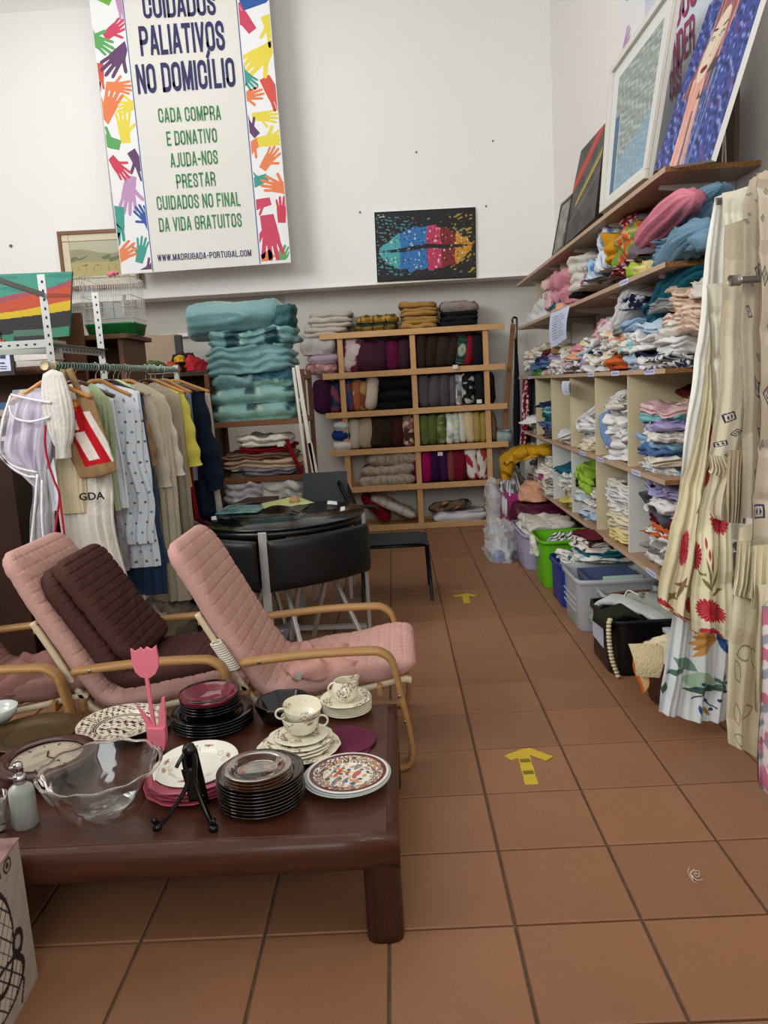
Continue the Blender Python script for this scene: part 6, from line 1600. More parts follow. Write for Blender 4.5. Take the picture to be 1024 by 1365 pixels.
tower(6.92, .36, S4, [(.05, 'maroon', 'floral'), (.05, 'off-white', 'floral'), (.04, 'black', 'floral')], 'the sixth upper cube small pile', X0=1.215, dx=.34, seed=66)
# ---- lowest shelf cells
S5 = SZ[4]
tower(3.70, .34, S5, [(.05, 'white', 'floral'), (.05, 'grey'), (.06, 'white', 'floral'), (.05, 'orange'), (.05, 'maroon'), (.045, 'white'), (.045, 'white', 'stripe'), (.04, 'lilac')], 'the nearest lowest cube', X0=1.23, dx=.34, seed=70, amp=.020)
tower(4.38, .52, S5, [(.06, 'pale yellow'), (.05, 'cream'), (.045, 'cream'), (.04, 'off-white', 'floral'), (.04, 'white'), (.035, 'white'), (.035, 'white'), (.03, 'off-white')], 'the neat yellow and white pile', X0=1.22, dx=.36, seed=71, amp=.010, jig=.06, rzm=.05, tlm=.02)
tower(5.02, .44, S5, [(.05, 'pale blue'), (.06, 'white', 'floral'), (.05, 'pale blue', 'floral'), (.05, 'off-white')], 'the pale blue pile behind the yellow one', X0=1.23, dx=.34, seed=72, amp=.018)
gs = stripef('86a838', '14180e', .085, 0, .2)
o = item('fold', .30, .36, .10, 'lime green', (1.34, 5.10, S5+.225), 'lime green cloth with black stripes on the lowest shelf', 80, layers=2, cf=gs, tilt=(.30, 0))
tower(5.66, .46, S5, [(.05, 'yellow'), (.06, 'cream'), (.06, 'cream', 'floral'), (.06, 'white'), (.04, 'teal')], 'the fifth lowest cube of cream cloths', X0=1.22, dx=.34, seed=73, amp=.02)
tower(6.30, .44, S5, [(.08, 'off-white'), (.08, 'off-white'), (.07, 'cream', 'floral'), (.05, 'grey', 'floral')], 'the sixth lowest cube of grey-white cloths', X0=1.20, dx=.36, seed=74, amp=.02)
tower(6.92, .40, S5, [(.08, 'pale pink'), (.07, 'off-white', 'stripe'), (.05, 'grey')], 'the far lowest cube', X0=1.22, dx=.34, seed=75, amp=.018)
q = P(866, 655, X=1.28)
tag(obj('printed_bag', MB().box(-.15, .15, -.14, .14, 0, .012).add([(-.02, -.12, .0135), (.14, -.12, .0135), (.14, .1, .0135), (-.02, .1, .0135)], [(0, 1, 2, 3)]), mat('dark grey printed film', '5c6068', rough=.3, var=.9, vscale=20, vcol='141414'), loc=(1.36, 3.72, S5+.30), rot=(.5, -.12, .1), smooth=False), 'grey and black printed plastic packet among the white cloths of the nearest lowest cube', 'packet')
# far left end: hanging dotted cloth, straps, white hat shape
def drp(px0, px1, py0, py1, Y, c, label, cf=None, pl=2, name='hanging_cloth', m=None, dep=.012):
    g = hangcloth([P(px0, py0, Y=Y), P((px0*1.0+px0)/2-1, (py0+py1)/2, Y=Y), P(px0-4, py1, Y=Y)], [P(px1, py0, Y=Y), P(px1-1, (py0+py1)/2, Y=Y), P(px1-5, py1, Y=Y)], (0, 1, 0), pl, dep, len(label), thick=.02, nu=30, nv=50, cf=(lambda U, V, G: cf(G)) if cf else None)
    c0 = P((px0+px1)/2, (py0+py1)/2, Y=Y)
    return tag(obj(name, g, m or (cm(c) if not cf else cm(c, 1)), origin=c0), label, 'cloth')
drp(697, 709, 506, 596, 7.22, 'maroon', 'maroon cloth with white dots hanging at the far end of the right shelves', cf=patf(['7a1226', '7a1226', 'd0c0c4'], 24, 3))
drp(705, 712, 505, 590, 7.20, 'black', 'black cloth hanging beside the dotted maroon cloth')
drp(710, 716, 505, 560, 7.24, 'turquoise', 'narrow turquoise and maroon cloth hanging at the far end')
tag(obj('white_hat', MB().lathe([(0, .045), (.05, .05), (.07, .03), (.10, .016), (.125, .012), (.125, .006), (.06, 0), (0, 0)], 32, sx=1.0, sy=1.1), cm('white'), loc=tuple(P(705, 563, X=1.17)+np.array([.04, 0, .0])), rot=(.05, -.1, 0)), 'white round brimmed hat sticking out at the far end of the cubes', 'hat')

# ------------------------------------------------------------------ bags and crates on the floor under the right shelves
def plastic(c, name, **k): return mat(name, c, rough=.35, spec=.45, **k)
def crate(name, label, x0, x1, y0, y1, h, m, rim=.018, tp=.90, wall=.005, ribs=0, cat='box', mrim=None, alpha=None, parts=True):
    cx, cy = (x0+x1)/2, (y0+y1)/2; w_, d_ = (x1-x0), (y1-y0)
    t = thing(name, label, cat, (cx, cy, 0))
    def ring(s, z, off=0, k=32):
        a, b = rring(k, 9); return np.stack([a*(w_/2*s-off), b*(d_/2*s-off), np.full(k, z)], -1)
    g = np.array([ring(tp, 0)*[0, 0, 1], ring(tp, 0), ring(tp+.01, .01), ring(1-rim/w_*1.6, h-.02), ring(1-rim/w_*1.6, h), ring(1-rim/w_*1.6, h, wall), ring(tp+.01, .012, wall), ring(tp, .008, wall)*[.02, .02, 1]])
    obj('crate_body', MB().grid(g, wrapv=True), m, t)
    g = np.array([ring(1-rim/w_*1.6, h-.022, -.001), ring(1, h-.022), ring(1, h-.002), ring(.995, h), ring(1-rim/w_*1.6, h, wall+.001), ring(1-rim/w_*1.6, h-.004, wall+.001)])
    obj('rim', MB().grid(g, wrapv=True), mrim or m, t)
    for i in range(ribs):
        z = h*.35+i*.035
        mb = MB().box(-w_*.5*(tp+.045)-.004, -w_*.5*(tp+.045)+.002, -d_*.32, d_*.32, z, z+.008)
        obj('rib', mb, m, t, smooth=False)
    return t
mgreen = plastic('5aa414', 'green plastic'); mblue = plastic('16307e', 'blue plastic'); mlila = plastic('9c98b4', 'lilac plastic'); mblk2 = plastic('0c0c0e', 'black crate plastic')
mclr = mat('clear plastic', 'd2d6d6', rough=.15, spec=.5, alpha=.38)
# lilac box with pale blanket
t = crate('lilac_box', 'pale lilac plastic box holding a greyish white blanket', .90, 1.36, 5.60, 6.30, .27, mlila)
item('fold', .40, .64, .11, 'off-white', (1.13, 5.96, .215), 'greyish white blanket filling the lilac box', 91, layers=2, amp=.014)
# bag of toys
t = thing('clear_bag', 'clear plastic bag of small things on the floor left of the lilac box', 'bag', (.80, 6.15, 0))
obj('bag_film', heap(.26, .5, .30, seed=92, amp=.02, cf=None), mat('clear film', 'dfe3e6', rough=.12, spec=.6, alpha=.35, bump=.8, bscale=18), t)
for i, (x, y, z, c) in enumerate(((-.03, -.13, .0, '1c50a0'), (.03, -.08, .01, 'c8ccd0'), (-.02, .0, .02, 'b0b8bc'), (.04, .06, .02, '8aa0a8'), (0, .12, .03, 'cfd0cc'))):
    obj('content', heap(.09, .12, .08, seed=93+i, amp=.006).shift((x, y, z)), cloth(c), t)
# green bin
t = crate('green_bin', 'bright green plastic bin in the row under the right shelves', .93, 1.36, 5.08, 5.52, .33, mgreen, tp=.84)
obj('handle_hole', MB().lathe([(0, 0), (.016, 0), (.016, .003), (0, .004)], 14).rot(PI/2, 0, 0, (-.06, -.205, .20)), mat('dark hole', '18320a'), t)
item('heap', .26, .26, .10, 'black', (1.16, 5.30, .24), 'dark striped cloth inside the green bin', 94, cf=stripef('1c1c1c', 'c0c0bc', .04, 1))
tag(obj('white_rag', heap(.05, .16, .13, seed=95, amp=.01), cm('off-white'), loc=(.925, 5.32, .20)), 'small greyish rag hanging over the left rim of the green bin', 'cloth')
# blue box
t = crate('blue_box', 'dark blue plastic box between the green bin and the clear box', .96, 1.40, 4.62, 5.02, .27, mblue)
tower(4.84, .30, .20, [(.05, 'off-white', 'floral'), (.04, 'teal', 'floral')], 'the textiles lying in the dark blue box', X0=1.02, dx=.34, seed=96)
# textiles piled on the clear box
t = crate('clear_box', 'large clear storage box with a dark blue lining under the shelves', .95, 1.42, 4.14, 4.60, .30, mclr, ribs=3)
obj('lining', MB().lathe([(0, .15), (.17, .15), (.2, .285), (.19, .286), (.16, .16), (0, .16)], 32, sx=1.05, sy=1.02, sq=4).rot(0, 0, 0), mat('slate blue cloth', '3c4664', rough=.7), t)
obj('paper_strip', MB().box(-.10, .12, -.004, .0, -.028, .028).rot(-.35, 0, 0, (.02, -.19, .285)), mat('grey green label', '9cae a4'.replace(' ', ''), rough=.5), t, smooth=False)
obj('box_sticker', MB().box(-.028, .028, -.003, 0, -.022, .022).rot(0, 0, 0, (-.15, -.222, .09)), mat('white blue sticker', 'c8c0a0', rough=.5, var=.9, vscale=30, vcol='3050a0'), t, smooth=False)
tower(4.72, .36, .30, [(.03, 'light blue', 'floral'), (.03, 'teal'), (.035, 'maroon', 'floral'), (.03, 'maroon', 'floral'), (.03, 'maroon')], 'the maroon and blue stack behind the clear box', X0=1.08, dx=.34, seed=97, amp=.008)
t = crate('small_clear_box', 'small clear box full of dark straps between the large clear box and the black crate', 1.06, 1.40, 3.98, 4.20, .25, mclr)
for i in range(26):
    r = random.Random(i); pts = [(r.uniform(-.13, .13), r.uniform(-.08, .08), .14+r.uniform(0, .10)) for _ in range(4)]
    obj('strap', MB().tube(smoothpath(pts, 16), .005+.003*(i % 2), 6), mat('strap '+str(i % 4), ('2c2018', '6a4a2c', '18181c', '8a6a48')[i % 4], rough=.5), t)
# black crate with clothes
t = crate('black_crate', 'black plastic crate of cloths in front of the clear box', .95, 1.38, 3.50, 3.93, .27, mblk2, tp=.92)
obj('crate_paper', MB().box(-.003, 0, -.10, .10, -.05, .06).rot(0, -.02, 0, (-.205, .02, .15)), mat('white sheet', 'b8bcc8', rough=.6, var=.5, vscale=40, vcol='7c88a8'), t, smooth=False)
def fold_over(name, label, pts, w_, m, th=.03, side=(0, 1, 0), seed=0, rough=.003):
    p_ = smoothpath([np.array(q, float) for q in pts], 110); n = len(p_)
    mb = MB().sweep(p_, w_*(.9+.1*np.sin(np.linspace(0, 6, n)+seed)), th, side=side, round_=1)
    for v in mb.v: v += vn(v, seed, 4)*.012+vn(v, seed+5, 11)*rough+(rdg(v, seed+8, 7)[:, None]-.4)*rough*1.2
    c = np.mean(p_, 0); return tag(obj(name, mb, m, origin=c), label, 'cloth')
fold_over('white_towel', 'white towel arched over the left side of the black crate', [(1.0, 3.84, .26), (1.04, 3.80, .30), (1.12, 3.74, .295), (1.20, 3.62, .26), (1.26, 3.50, .20)], .11, cloth('b8bab8'), seed=1, side=(1, .6, 0))
fold_over('grey_towel', 'light grey folded towel filling the right of the black crate', [(1.14, 3.86, .27), (1.20, 3.80, .30), (1.27, 3.70, .285), (1.32, 3.58, .24), (1.34, 3.50, .18)], .17, cloth('8e8e88'), th=.06, seed=2, side=(1, .5, 0))
fold_over('dark_green_cloth', 'dark green cloth hanging over the left rim of the black crate', [(1.10, 3.66, .27), (1.02, 3.62, .285), (.955, 3.60, .275), (.945, 3.60, .22)], .20, cloth('24281c'), th=.02, seed=3)
tag(obj('cords', MB().tube(smoothpath([(1.10, 3.78, .30), (1.13, 3.80, .335), (1.17, 3.74, .32), (1.15, 3.70, .34), (1.2, 3.76, .33), (1.24, 3.72, .315)], 30), .004, 6), cm('off-white')), 'thin white cords lying over the towels in the black crate', 'cord')
# pearl strand
mb = MB(); pts = smoothpath([(.955, 3.50, .285), (.945, 3.485, .27), (.945, 3.485, .20), (.955, 3.49, .12), (.965, 3.49, .075), (.985, 3.485, .015)], 60)
t = thing('bead_strand', 'strand of pale ribbed beads hanging down the front corner of the black crate', 'beads', tuple(pts[0]))
arc = arclen(pts); n_ = 17
for i in range(n_):
    s = arc[-1]*i/(n_-1); q = np.array([np.interp(s, arc, pts[:, k]) for k in range(3)])
    obj('bead', MB().lathe([(0, -.009), (.010, -.006), (.013, 0), (.010, .006), (0, .009)], 12).shift(q-pts[0]), mat('pale bead', 'c4b896', rough=.35), t)
# wicker basket with orange cloth
wx, wy = 1.22, 3.22
t = thing('wicker_basket', 'brown wicker basket with cream and orange cloths, half hidden by the curtains', 'basket', (wx, wy, 0))
mwk = mat('brown wicker', '4c2c1c', rough=.55, bump=.3, bscale=60, var=.5, vscale=30)
th = np.arange(120)/120*2*PI; g = []
for i in range(40):
    z = .005+.20*i/39; r = .165+.045*(i/39)
    q = r+.005*np.sin(th*30+PI*(i % 2))+.002*math.sin(i*1.6); g.append(np.stack([q*np.cos(th)*1.0, q*np.sin(th)*1.0, np.full(120, z)], -1))
g = np.array(g); gi = g.copy(); gi[..., :2] *= .95; g = np.concatenate([g, gi[::-1], gi[:1]*[.02, .02, 1]])
obj('basket_body', MB().grid(g, wrapv=True), mwk, t)
rp = [((.21)*math.cos(a), .21*math.sin(a), .208+.004*math.sin(a*40)) for a in np.linspace(0, 2*PI, 120)]
obj('basket_rim', MB().tube(rp, .010, 8), mwk, t)
def flap(name, label, quad, Xs, m, cf=None, seed=0):
    """cloth falling over the basket rim; quad in photo pixels TL TR BR BL at distances Y"""
    q = [P(a, b, Y=y) for (a, b), y in zip(quad, Xs)]; g = []
    for s in np.linspace(0, 1, 40):
        a = q[0]*(1-s)+q[3]*s; b = q[1]*(1-s)+q[2]*s; g.append([a*(1-r_)+b*r_ for r_ in np.linspace(0, 1, 24)])
    g = np.array(g); g = g+vn(g, seed, 4)*.010; S_ = np.linspace(0, 1, 40)[:, None]; g[..., 1] -= .02*np.sin(S_*PI)
    b = g.copy(); b[..., 1] += .006; c = np.mean(q, 0)
    return tag(obj(name, MB().grid(g, c=cf(g) if cf else None).grid(b, c=cf(b) if cf else None, flip=True), m, origin=c), label, 'cloth')
def orf(g): 
    c = np.tile(hexa('c8a070'), g.shape[:-1]+(1,)).astype(float); r_ = np.linspace(0, 1, g.shape[1])[None, :]*np.ones(g.shape[:2]); return mixc(c, hexa('b85a20'), ((r_ < .22) | (r_ > .93)).astype(float))
flap('orange_cloth', 'peach cloth with an orange border hanging out of the wicker basket', [(843, 860), (878, 862), (862, 915), (852, 926)], (2.98, 2.96, 2.92, 2.92), mpr, orf, 3)
flap('lace_cloth', 'cream lace cloth draped over the rim of the wicker basket', [(838, 858), (885, 862), (882, 904), (848, 895)], (2.975, 2.95, 2.90, 2.90), cloth('c4b48c', bump=.9, bscale=120), None, 4)
item('heap', .36, .34, .12, 'cream', (1.2, 3.2, .16), 'cream cloths heaped inside the wicker basket', 99)
# pink bag with dark panel
t = thing('pink_bag', 'magenta and wine shopping bag with white rope handles at the far end', 'bag', (1.10, 7.10, 0))
mpk = mat('magenta fabric', 'a02a72', rough=.5); mwine = mat('wine sheer fabric', '4a0c30', rough=.5, var=.4, vscale=3, vcol='6c1c28')
bx = MB().box(-.12, -.105, -.32, -.02, 0, .40); obj('front_panel', MB().box(-.14, .10, -.34, -.325, 0, .42), mpk, t, smooth=False, bevel=.004)
obj('side_panel', MB().box(-.14, -.13, -.325, .30, 0, .42), mpk, t, smooth=False)
obj('wine_panel', MB().box(-.02, .26, -.36, -.345, .02, .40), mwine, t, smooth=False, bevel=.004)
obj('bag_back', MB().box(-.14, .26, .30, .315, 0, .42), mwine, t, smooth=False)
for yy in (-.345, -.2):
    obj('rope_handle', MB().tube(smoothpath([(-.15, yy, .38), (-.155, yy-.01, .26), (-.15, yy+.04, .21), (-.15, yy+.09, .26), (-.15, yy+.09, .38)], 24), .009, 8), cm('white'), t)
    obj('rope_handle', MB().tube(smoothpath([(-.12, yy, .40), (-.11, yy, .52), (-.07, yy, .60), (-.04, yy, .50), (-.02, yy, .40)], 24), .008, 8), cm('white'), t)
t = thing('wine_bag', 'dark wine coloured fabric bag lying behind the lilac box', 'bag', (1.18, 6.62, 0))
obj('bag_body', fold(.44, .56, .34, 2, seed=101, amp=.012, groove=.12), mwine, t)
# small clear bag between
tag(obj('clear_film', heap(.16, .3, .5, seed=102, amp=.02), mat('clear film', 'dfe3e6', rough=.12, spec=.6, alpha=.35, bump=.8, bscale=18), loc=(.90, 7.2, 0)), 'clear plastic bag standing left of the magenta bag', 'bag')
# mustard cloth and peach things above
A = P(668, 632, Y=6.9)
fold_over('mustard_cloth', 'mustard yellow ruffled curtain draped across the far end of the lowest shelf', [P(672, 632, Y=6.80), P(680, 612, Y=6.75), P(700, 602, Y=6.70), P(722, 600, Y=6.6), P(742, 599, Y=6.5)], .30, cloth('b98a1c', bump=.6, bscale=40), th=.07, seed=5, rough=.016)
fold_over('mustard_ruffle', 'gathered mustard ruffle along the lower edge of the mustard curtain', [P(674, 620, Y=6.62), P(690, 612, Y=6.60), P(712, 605, Y=6.55), P(742, 603, Y=6.45)], .06, cloth('c4962a', bump=.9, bscale=60), th=.04, seed=7, rough=.012)
item('heap', .30, .36, .17, 'peach', (1.20, 6.75, .36), 'peach coloured soft bundle under the mustard curtain', 103)
tag(obj('pink_purse', fold(.22, .12, .07, 1, seed=104, amp=.004), cloth('b0407c'), loc=(1.30, 6.5, .56)), 'small bright pink purse under the mustard curtain', 'purse')
item('heap', .22, .30, .30, 'grey', (1.06, 7.05, .32), 'grey and white printed cloth in the magenta bag', 105, cf=patf(['8c8c94', 'd0d0d2', '5c5c64'], 9, 5))
q = P(668, 600, Y=7.4)
for i, (px, c, n) in enumerate(((714, 'c0b8a8', 'beige'), (720, '7c1c28', 'maroon'), (727, '9c948c', 'grey'), (733, '26262c', 'black'), (739, '8c98a4', 'blue grey'))):
    q = P(px, 596, Y=6.95); tag(obj('folded_bundle', fold(.05, .3, .13, 1, seed=110+i, amp=.004), cloth(c), loc=(q[0], 6.95, q[2]-.10)), n+' narrow bundle standing in the far cube above the mustard curtain', 'cloth')

# ------------------------------------------------------------------ hanging curtains at the right edge
mcp = mat('printed curtain cotton', 'ffffff', attr=True, rough=.85, spec=.12, bump=.25, bscale=60)
def tint(c, U): return np.tile(hexa(c), U.shape+(1,)).astype(float)
def flower(c, U, V, cu, cv, ru, rv, col=('8e1c26', 'b83440', 'c8606a'), petals=18, seed=0, squash=1.0):
    du = (U-cu)/ru; dv = (V-cv)/rv
    r = np.hypot(du, dv); a = np.arctan2(dv, du)
    edge = .80+.20*np.abs(np.sin(a*petals/2+seed))
    m = r < edge
    ray = np.sin(a*petals+3*r+seed)
    c = mixc(c, hexa(col[1]), m.astype(float)); c = mixc(c, hexa(col[0]), (m & (ray > .25)).astype(float)*.85); c = mixc(c, hexa(col[2]), (m & (ray < -.6) & (r > .35))*.8)
    return c
def stroke(c, U, V, pts, wd, col, asp=1.0, n=40):
    p = smoothpath([(a, b, 0) for a, b in pts], n)[:, :2]
    d = np.full(U.shape, 9.)
    for q in p: d = np.minimum(d, np.hypot((U-q[0])*asp, V-q[1]))
    return mixc(c, hexa(col), (d < wd).astype(float))
def leafs(c, U, V, x, y, ang, L, wd, col, asp, outline=None):
    dx, dy = (U-x)*asp, V-y; ca, sa = math.cos(ang), math.sin(ang)
    t = (dx*ca+dy*sa)/L; n = (-dx*sa+dy*ca); w_ = wd*np.sin(np.clip(t, 0, 1)*PI)
    ins = (t > 0) & (t < 1) & (np.abs(n) < w_)
    if outline: return mixc(c, hexa(outline), ((t > -.02) & (t < 1.02) & (np.abs(np.abs(n)-w_) < .0035)).astype(float))
    return mixc(c, hexa(col), ins.astype(float))
def pp(pts, Y): return [P(x, y, Y=Y) for x, y in pts]
def curtain(name, label, Lp, Rp, Y, cf, m=None, pl=4, dep=.022, seed=0, nu=70, nv=120, bot=None, thick=.006, taper=None, cat='curtain', Yr=None, parent=None, wav=.010):
    L, R = pp(Lp, Y), pp(Rp, Yr or Y)
    mb = hangcloth(L, R, (0, 1, 0), pl, dep, seed, thick=thick, nu=nu, nv=nv, cf=cf, bot=bot, taper=taper, wav=wav)
    if parent: return obj(name, mb, m or mcp, parent, world=True)
    c = (L[0]+R[0])/2
    return tag(obj(name, mb, m or mcp, origin=c), label, cat)
# rack bars carrying the curtains
t = thing('curtain_rack', 'steel bars with round caps carrying the hanging curtains at the right edge', 'rack', (1.45, 2.75, 0))
mbar = mat('dark steel bar', '8a867e', rough=.35, metal=.6)
q = P(978, 374, Y=2.48)
obj('bar', MB().tube([(q[0]+.02, 2.48, q[2]), (1.58, 2.48, q[2])], .011, 14), mbar, t, world=True)
obj('bar_cap', MB().tube([(q[0]-.012, 2.48, q[2]), (q[0]+.02, 2.48, q[2])], .017, 16), mbar, t, world=True)
q = P(955, 268, Y=2.84); obj('bar', MB().tube([(q[0], 2.84, q[2]), (1.58, 2.84, q[2])], .011, 14), mbar, t, world=True)
q = P(1006, 236, Y=2.60); obj('bar', MB().tube([(q[0], 2.60, q[2]), (1.58, 2.60, q[2])], .011, 14), mbar, t, world=True)
obj('bar_cap', MB().lathe([(0, 0), (.018, 0), (.020, .006), (.014, .012), (0, .013)], 18).rot(PI/2, 0, 0, (q[0]+.008, 2.575, q[2]-.015)), mat('bright cap', 'b8b4ac', rough=.2, metal=1), t, world=True)
obj('wall_post', MB().box(1.555, 1.59, 2.44, 2.90, 0, 2.3), mbar, t, smooth=False, world=True, bevel=.004)
# white sheer curtain (back)
curtain('white_curtain', 'long plain white curtain hanging furthest back, beside the near end of the shelves',
        [(955, 262), (944, 320), (933, 430), (922, 520), (908, 620), (900, 720)], [(1010, 244), (1004, 400), (996, 560), (985, 720)], 2.84,
        lambda U, V, g: tint('e2e1d8', U), pl=3, dep=.014, seed=3)
curtain('cream_curtain', 'creamy ivory curtain panel hanging in front of the plain white one',
        [(962, 258), (968, 330), (975, 400), (972, 520), (968, 600)], [(1014, 248), (1008, 360), (1004, 500), (998, 600)], 2.76,
        lambda U, V, g: tint('dcd7c4', U), pl=2, dep=.010, seed=5)
curtain('ivory_folded_panel', 'stiff narrow ivory folded panel with a raised corner at mid height',
        [(944, 379), (948, 440), (951, 520), (955, 600)], [(966, 377), (970, 440), (974, 520), (978, 600)], 2.70,
        lambda U, V, g: tint('d6d2c0', U), pl=1, dep=.012, seed=6, thick=.02, nu=30, nv=50)
# white curtain with blue and orange flowers (low)
def f_blue(U, V, g):
    c = tint('ccd2d4', U); asp = .38
    for x, y, a, L_, w_, col in ((.18, .14, 1.1, .17, .05, '36569a'), (.08, .22, 1.3, .15, .04, '4468a8'), (.30, .2, 1.7, .12, .03, '5a7cb4')): c = leafs(c, U, V, x, y, a, L_, w_, col, asp)
    for k in range(6): c = leafs(c, U, V, .74, .46, PI+.55-.24*k, .15+.02*(k % 2), .020, ('a87436', 'c09050')[k % 2], asp)
    c = leafs(c, U, V, .74, .44, .9, .13, .02, '34548c', asp); c = leafs(c, U, V, .72, .42, .6, .07, .03, '2c4a80', asp)
    for x, y, a, L_, w_, col in ((.10, .56, .5, .17, .035, '6c8a78'), (.02, .66, -.3, .12, .02, '4c6c60'), (.28, .70, .1, .20, .07, '98b498'), (.30, .78, -.1, .24, .028, '40604c'), (.05, .72, 1.6, .12, .018, '40604c')): c = leafs(c, U, V, x, y, a, L_, w_, col, asp)
    c = stroke(c, U, V, [(.45, .84), (.6, .80), (.72, .76), (.9, .72)], .006, '3c4c50', asp); c = stroke(c, U, V, [(.6, .80), (.7, .88), (.8, .9)], .005, '3c4c50', asp)
    for x, y in ((.5, .76), (.58, .72), (.66, .86), (.74, .92), (.84, .84), (.92, .78), (.8, .7)): c = mixc(c, hexa('34406a'), (np.hypot((U-x)*asp, V-y) < .013).astype(float))
    for k in range(5): c = leafs(c, U, V, .88, .72, k*1.25, .06, .012, '54706c', asp)
    c = leafs(c, U, V, .55, .88, 1.3, .08, .012, '34548c', asp); return leafs(c, U, V, .62, .90, 1.0, .08, .012, 'a87436', asp)
curtain('blue_flower_curtain', 'white curtain printed with blue and orange flowers, hanging lowest behind the carnation one',
        [(904, 740), (897, 820), (886, 900), (879, 950)], [(976, 740), (977, 820), (975, 900), (971, 960)], 2.84, f_blue, pl=3, dep=.013, seed=8, nu=170, nv=240, bot=lambda U, V: -.02*V**8*np.sin(U*3.2))
# cream curtain with red carnations (two panels)
def f_carn1(U, V, g):
    c = tint('d8cfac', U); asp = .30
    for x, y, a in ((.55, .52, 1.9), (.42, .60, 2.2), (.7, .3, 1.8), (.35, .83, 2.4), (.55, .9, 1.8)): c = leafs(c, U, V, x, y, a, .12, .010, '7a6a48', asp); c = leafs(c, U, V, x+.05, y+.03, a+.9, .08, .008, '8a6a4a', asp)
    for x, y, ru, rv, s in ((.86, .03, .10, .045, 1), (.72, .20, .10, .03, 2), (.15, .735, .27, .055, 3), (.66, .83, .28, .055, 4), (.72, .62, .14, .04, 5), (.95, .49, .12, .035, 6), (.35, .93, .22, .04, 7), (.40, .46, .09, .05, 8)): c = flower(c, U, V, x, y, ru, rv, seed=s)
    return c
curtain('carnation_curtain', 'narrow cream curtain panel with small red carnations, left edge of the hanging group',
        [(944, 450), (930, 560), (908, 650), (886, 730), (876, 790), (880, 806), (896, 818)], [(956, 450), (955, 560), (948, 680), (940, 780), (935, 830), (934, 834), (932, 838)], 2.74, f_carn1, pl=2, dep=.012, seed=10, nu=130, nv=260)
def f_carn2(U, V, g):
    c = tint('d9d2b0', U); asp = .42
    c = stroke(c, U, V, [(.66, .50), (.64, .60), (.5, .74)], .006, '6e6a40', asp)
    for x, y, a, L_ in ((.50, .74, -2.2, .16), (.50, .74, -1.0, .13), (.50, .74, -2.8, .12), (.5, .67, -2.0, .12), (.5, .77, -.5, .12)): c = leafs(c, U, V, x, y, a, L_, .011, '7c7446', asp)
    for x, y in ((.28, .58), (.36, .62), (.44, .66)): c = leafs(c, U, V, x, y, -1.8, .05, .012, 'a04444', asp)
    c = stroke(c, U, V, [(.0, .62), (.15, .68), (.3, .68)], .005, '8a7c50', asp)
    c = flower(c, U, V, .60, .44, .29, .065, seed=1, petals=20)
    c = flower(c, U, V, .48, .86, .36, .075, seed=2, petals=22)
    c = flower(c, U, V, .02, .30, .12, .05, seed=3); c = flower(c, U, V, .0, .62, .18, .06, seed=4); c = flower(c, U, V, .5, .995, .3, .03, seed=5)
    c = mixc(c, hexa('cfc8b4'), ((V > .935) & (V < .965)).astype(float))
    return c
curtain('carnation_curtain', 'wide cream curtain panel with large red carnations ending at knee height',
        [(955, 560), (945, 620), (930, 700), (922, 780), (920, 838)], [(985, 560), (982, 640), (976, 720), (976, 800), (976, 852)], 2.66, f_carn2, pl=2, dep=.010, seed=12, nu=170, nv=260, bot=lambda U, V: -.006*np.sin(U*9)*V**6)
# beige curtains with navy motifs
def motifs(pts, base='c6baa6'):
    def f(U, V, g):
        c = tint(base, U); c = mixc(c, hexa('ada08a'), (sn(g, 5, 3) > .4)*.35)
        for x, y, s, a in pts:
            dx, dy = (U-x)*s[0], (V-y)*s[1]; ca, sa = math.cos(a), math.sin(a); X = abs(dx*ca-dy*sa); Z = abs(dx*sa+dy*ca); q = np.maximum(X, Z); R = s[2]
            c = mixc(c, hexa('2c3450'), ((q < R) & (q > R*.72)).astype(float)); c = mixc(c, hexa('2c3450'), ((q < R*.5) & (((X*60/R) % 24 > 10) | (Z < R*.15))).astype(float))
            c = mixc(c, hexa('a8acb4'), ((q < R*.16)).astype(float))
        return c
    return f
def mot(w_, h_, lst, base='c6baa6'): return motifs([(x, y, (w_, h_, r_), a) for x, y, r_, a in lst], base)
curtain('motif_curtain', 'beige linen curtain with navy square motifs and a gathered ruffle at its lower edge',
        [(968, 300), (962, 420), (958, 520), (950, 590), (947, 612)], [(1000, 290), (998, 420), (994, 520), (990, 580), (984, 618)], 2.60,
        mot(.10, .85, [(.45, .62, .020, .3), (.75, .72, .016, .8), (.3, .78, .020, .2), (.65, .92, .016, .5)], 'c9bfa6'), pl=1, dep=.006, seed=14, nu=90, nv=260)
def frill(U, V): return 0
def gathered(name, label, Lp, Rp, Y, col, seed, pl=9):
    return curtain(name, label, Lp, Rp, Y, lambda U, V, g: tint(col, U), pl=pl, dep=.008, seed=seed, nu=110, nv=30, thick=.01, wav=.004)
gathered('gathered_ruffle', 'gathered beige ruffle at the bottom of the motif curtain, mid height', [(946, 606), (947, 622), (946, 632)], [(985, 612), (986, 628), (985, 640)], 2.585, 'c2b798', 15)
curtain('motif_curtain', 'long beige curtain with navy motifs folded over the upper bar at the right edge',
        [(1000, 240), (992, 275), (991, 330), (988, 430), (990, 560), (988, 690)], [(1022, 226), (1024, 300), (1026, 430), (1026, 560), (1022, 690)], 2.52,
        mot(.16, 1.5, [(.5, .16, .012, .7), (.2, .24, .010, .6), (.8, .33, .012, .8), (.3, .47, .010, .7), (.7, .62, .012, .7), (.12, .12, .016, .7), (.62, .03, .02, .6), (.1, .28, .014, .7), (.75, .40, .026, .3), (.55, .42, .02, .9), (.25, .55, .016, .8), (.6, .70, .028, .05), (.8, .80, .022, .1), (.7, .90, .028, .6)], 'b9ac98'), pl=1, dep=.008, seed=16, nu=90, nv=280)
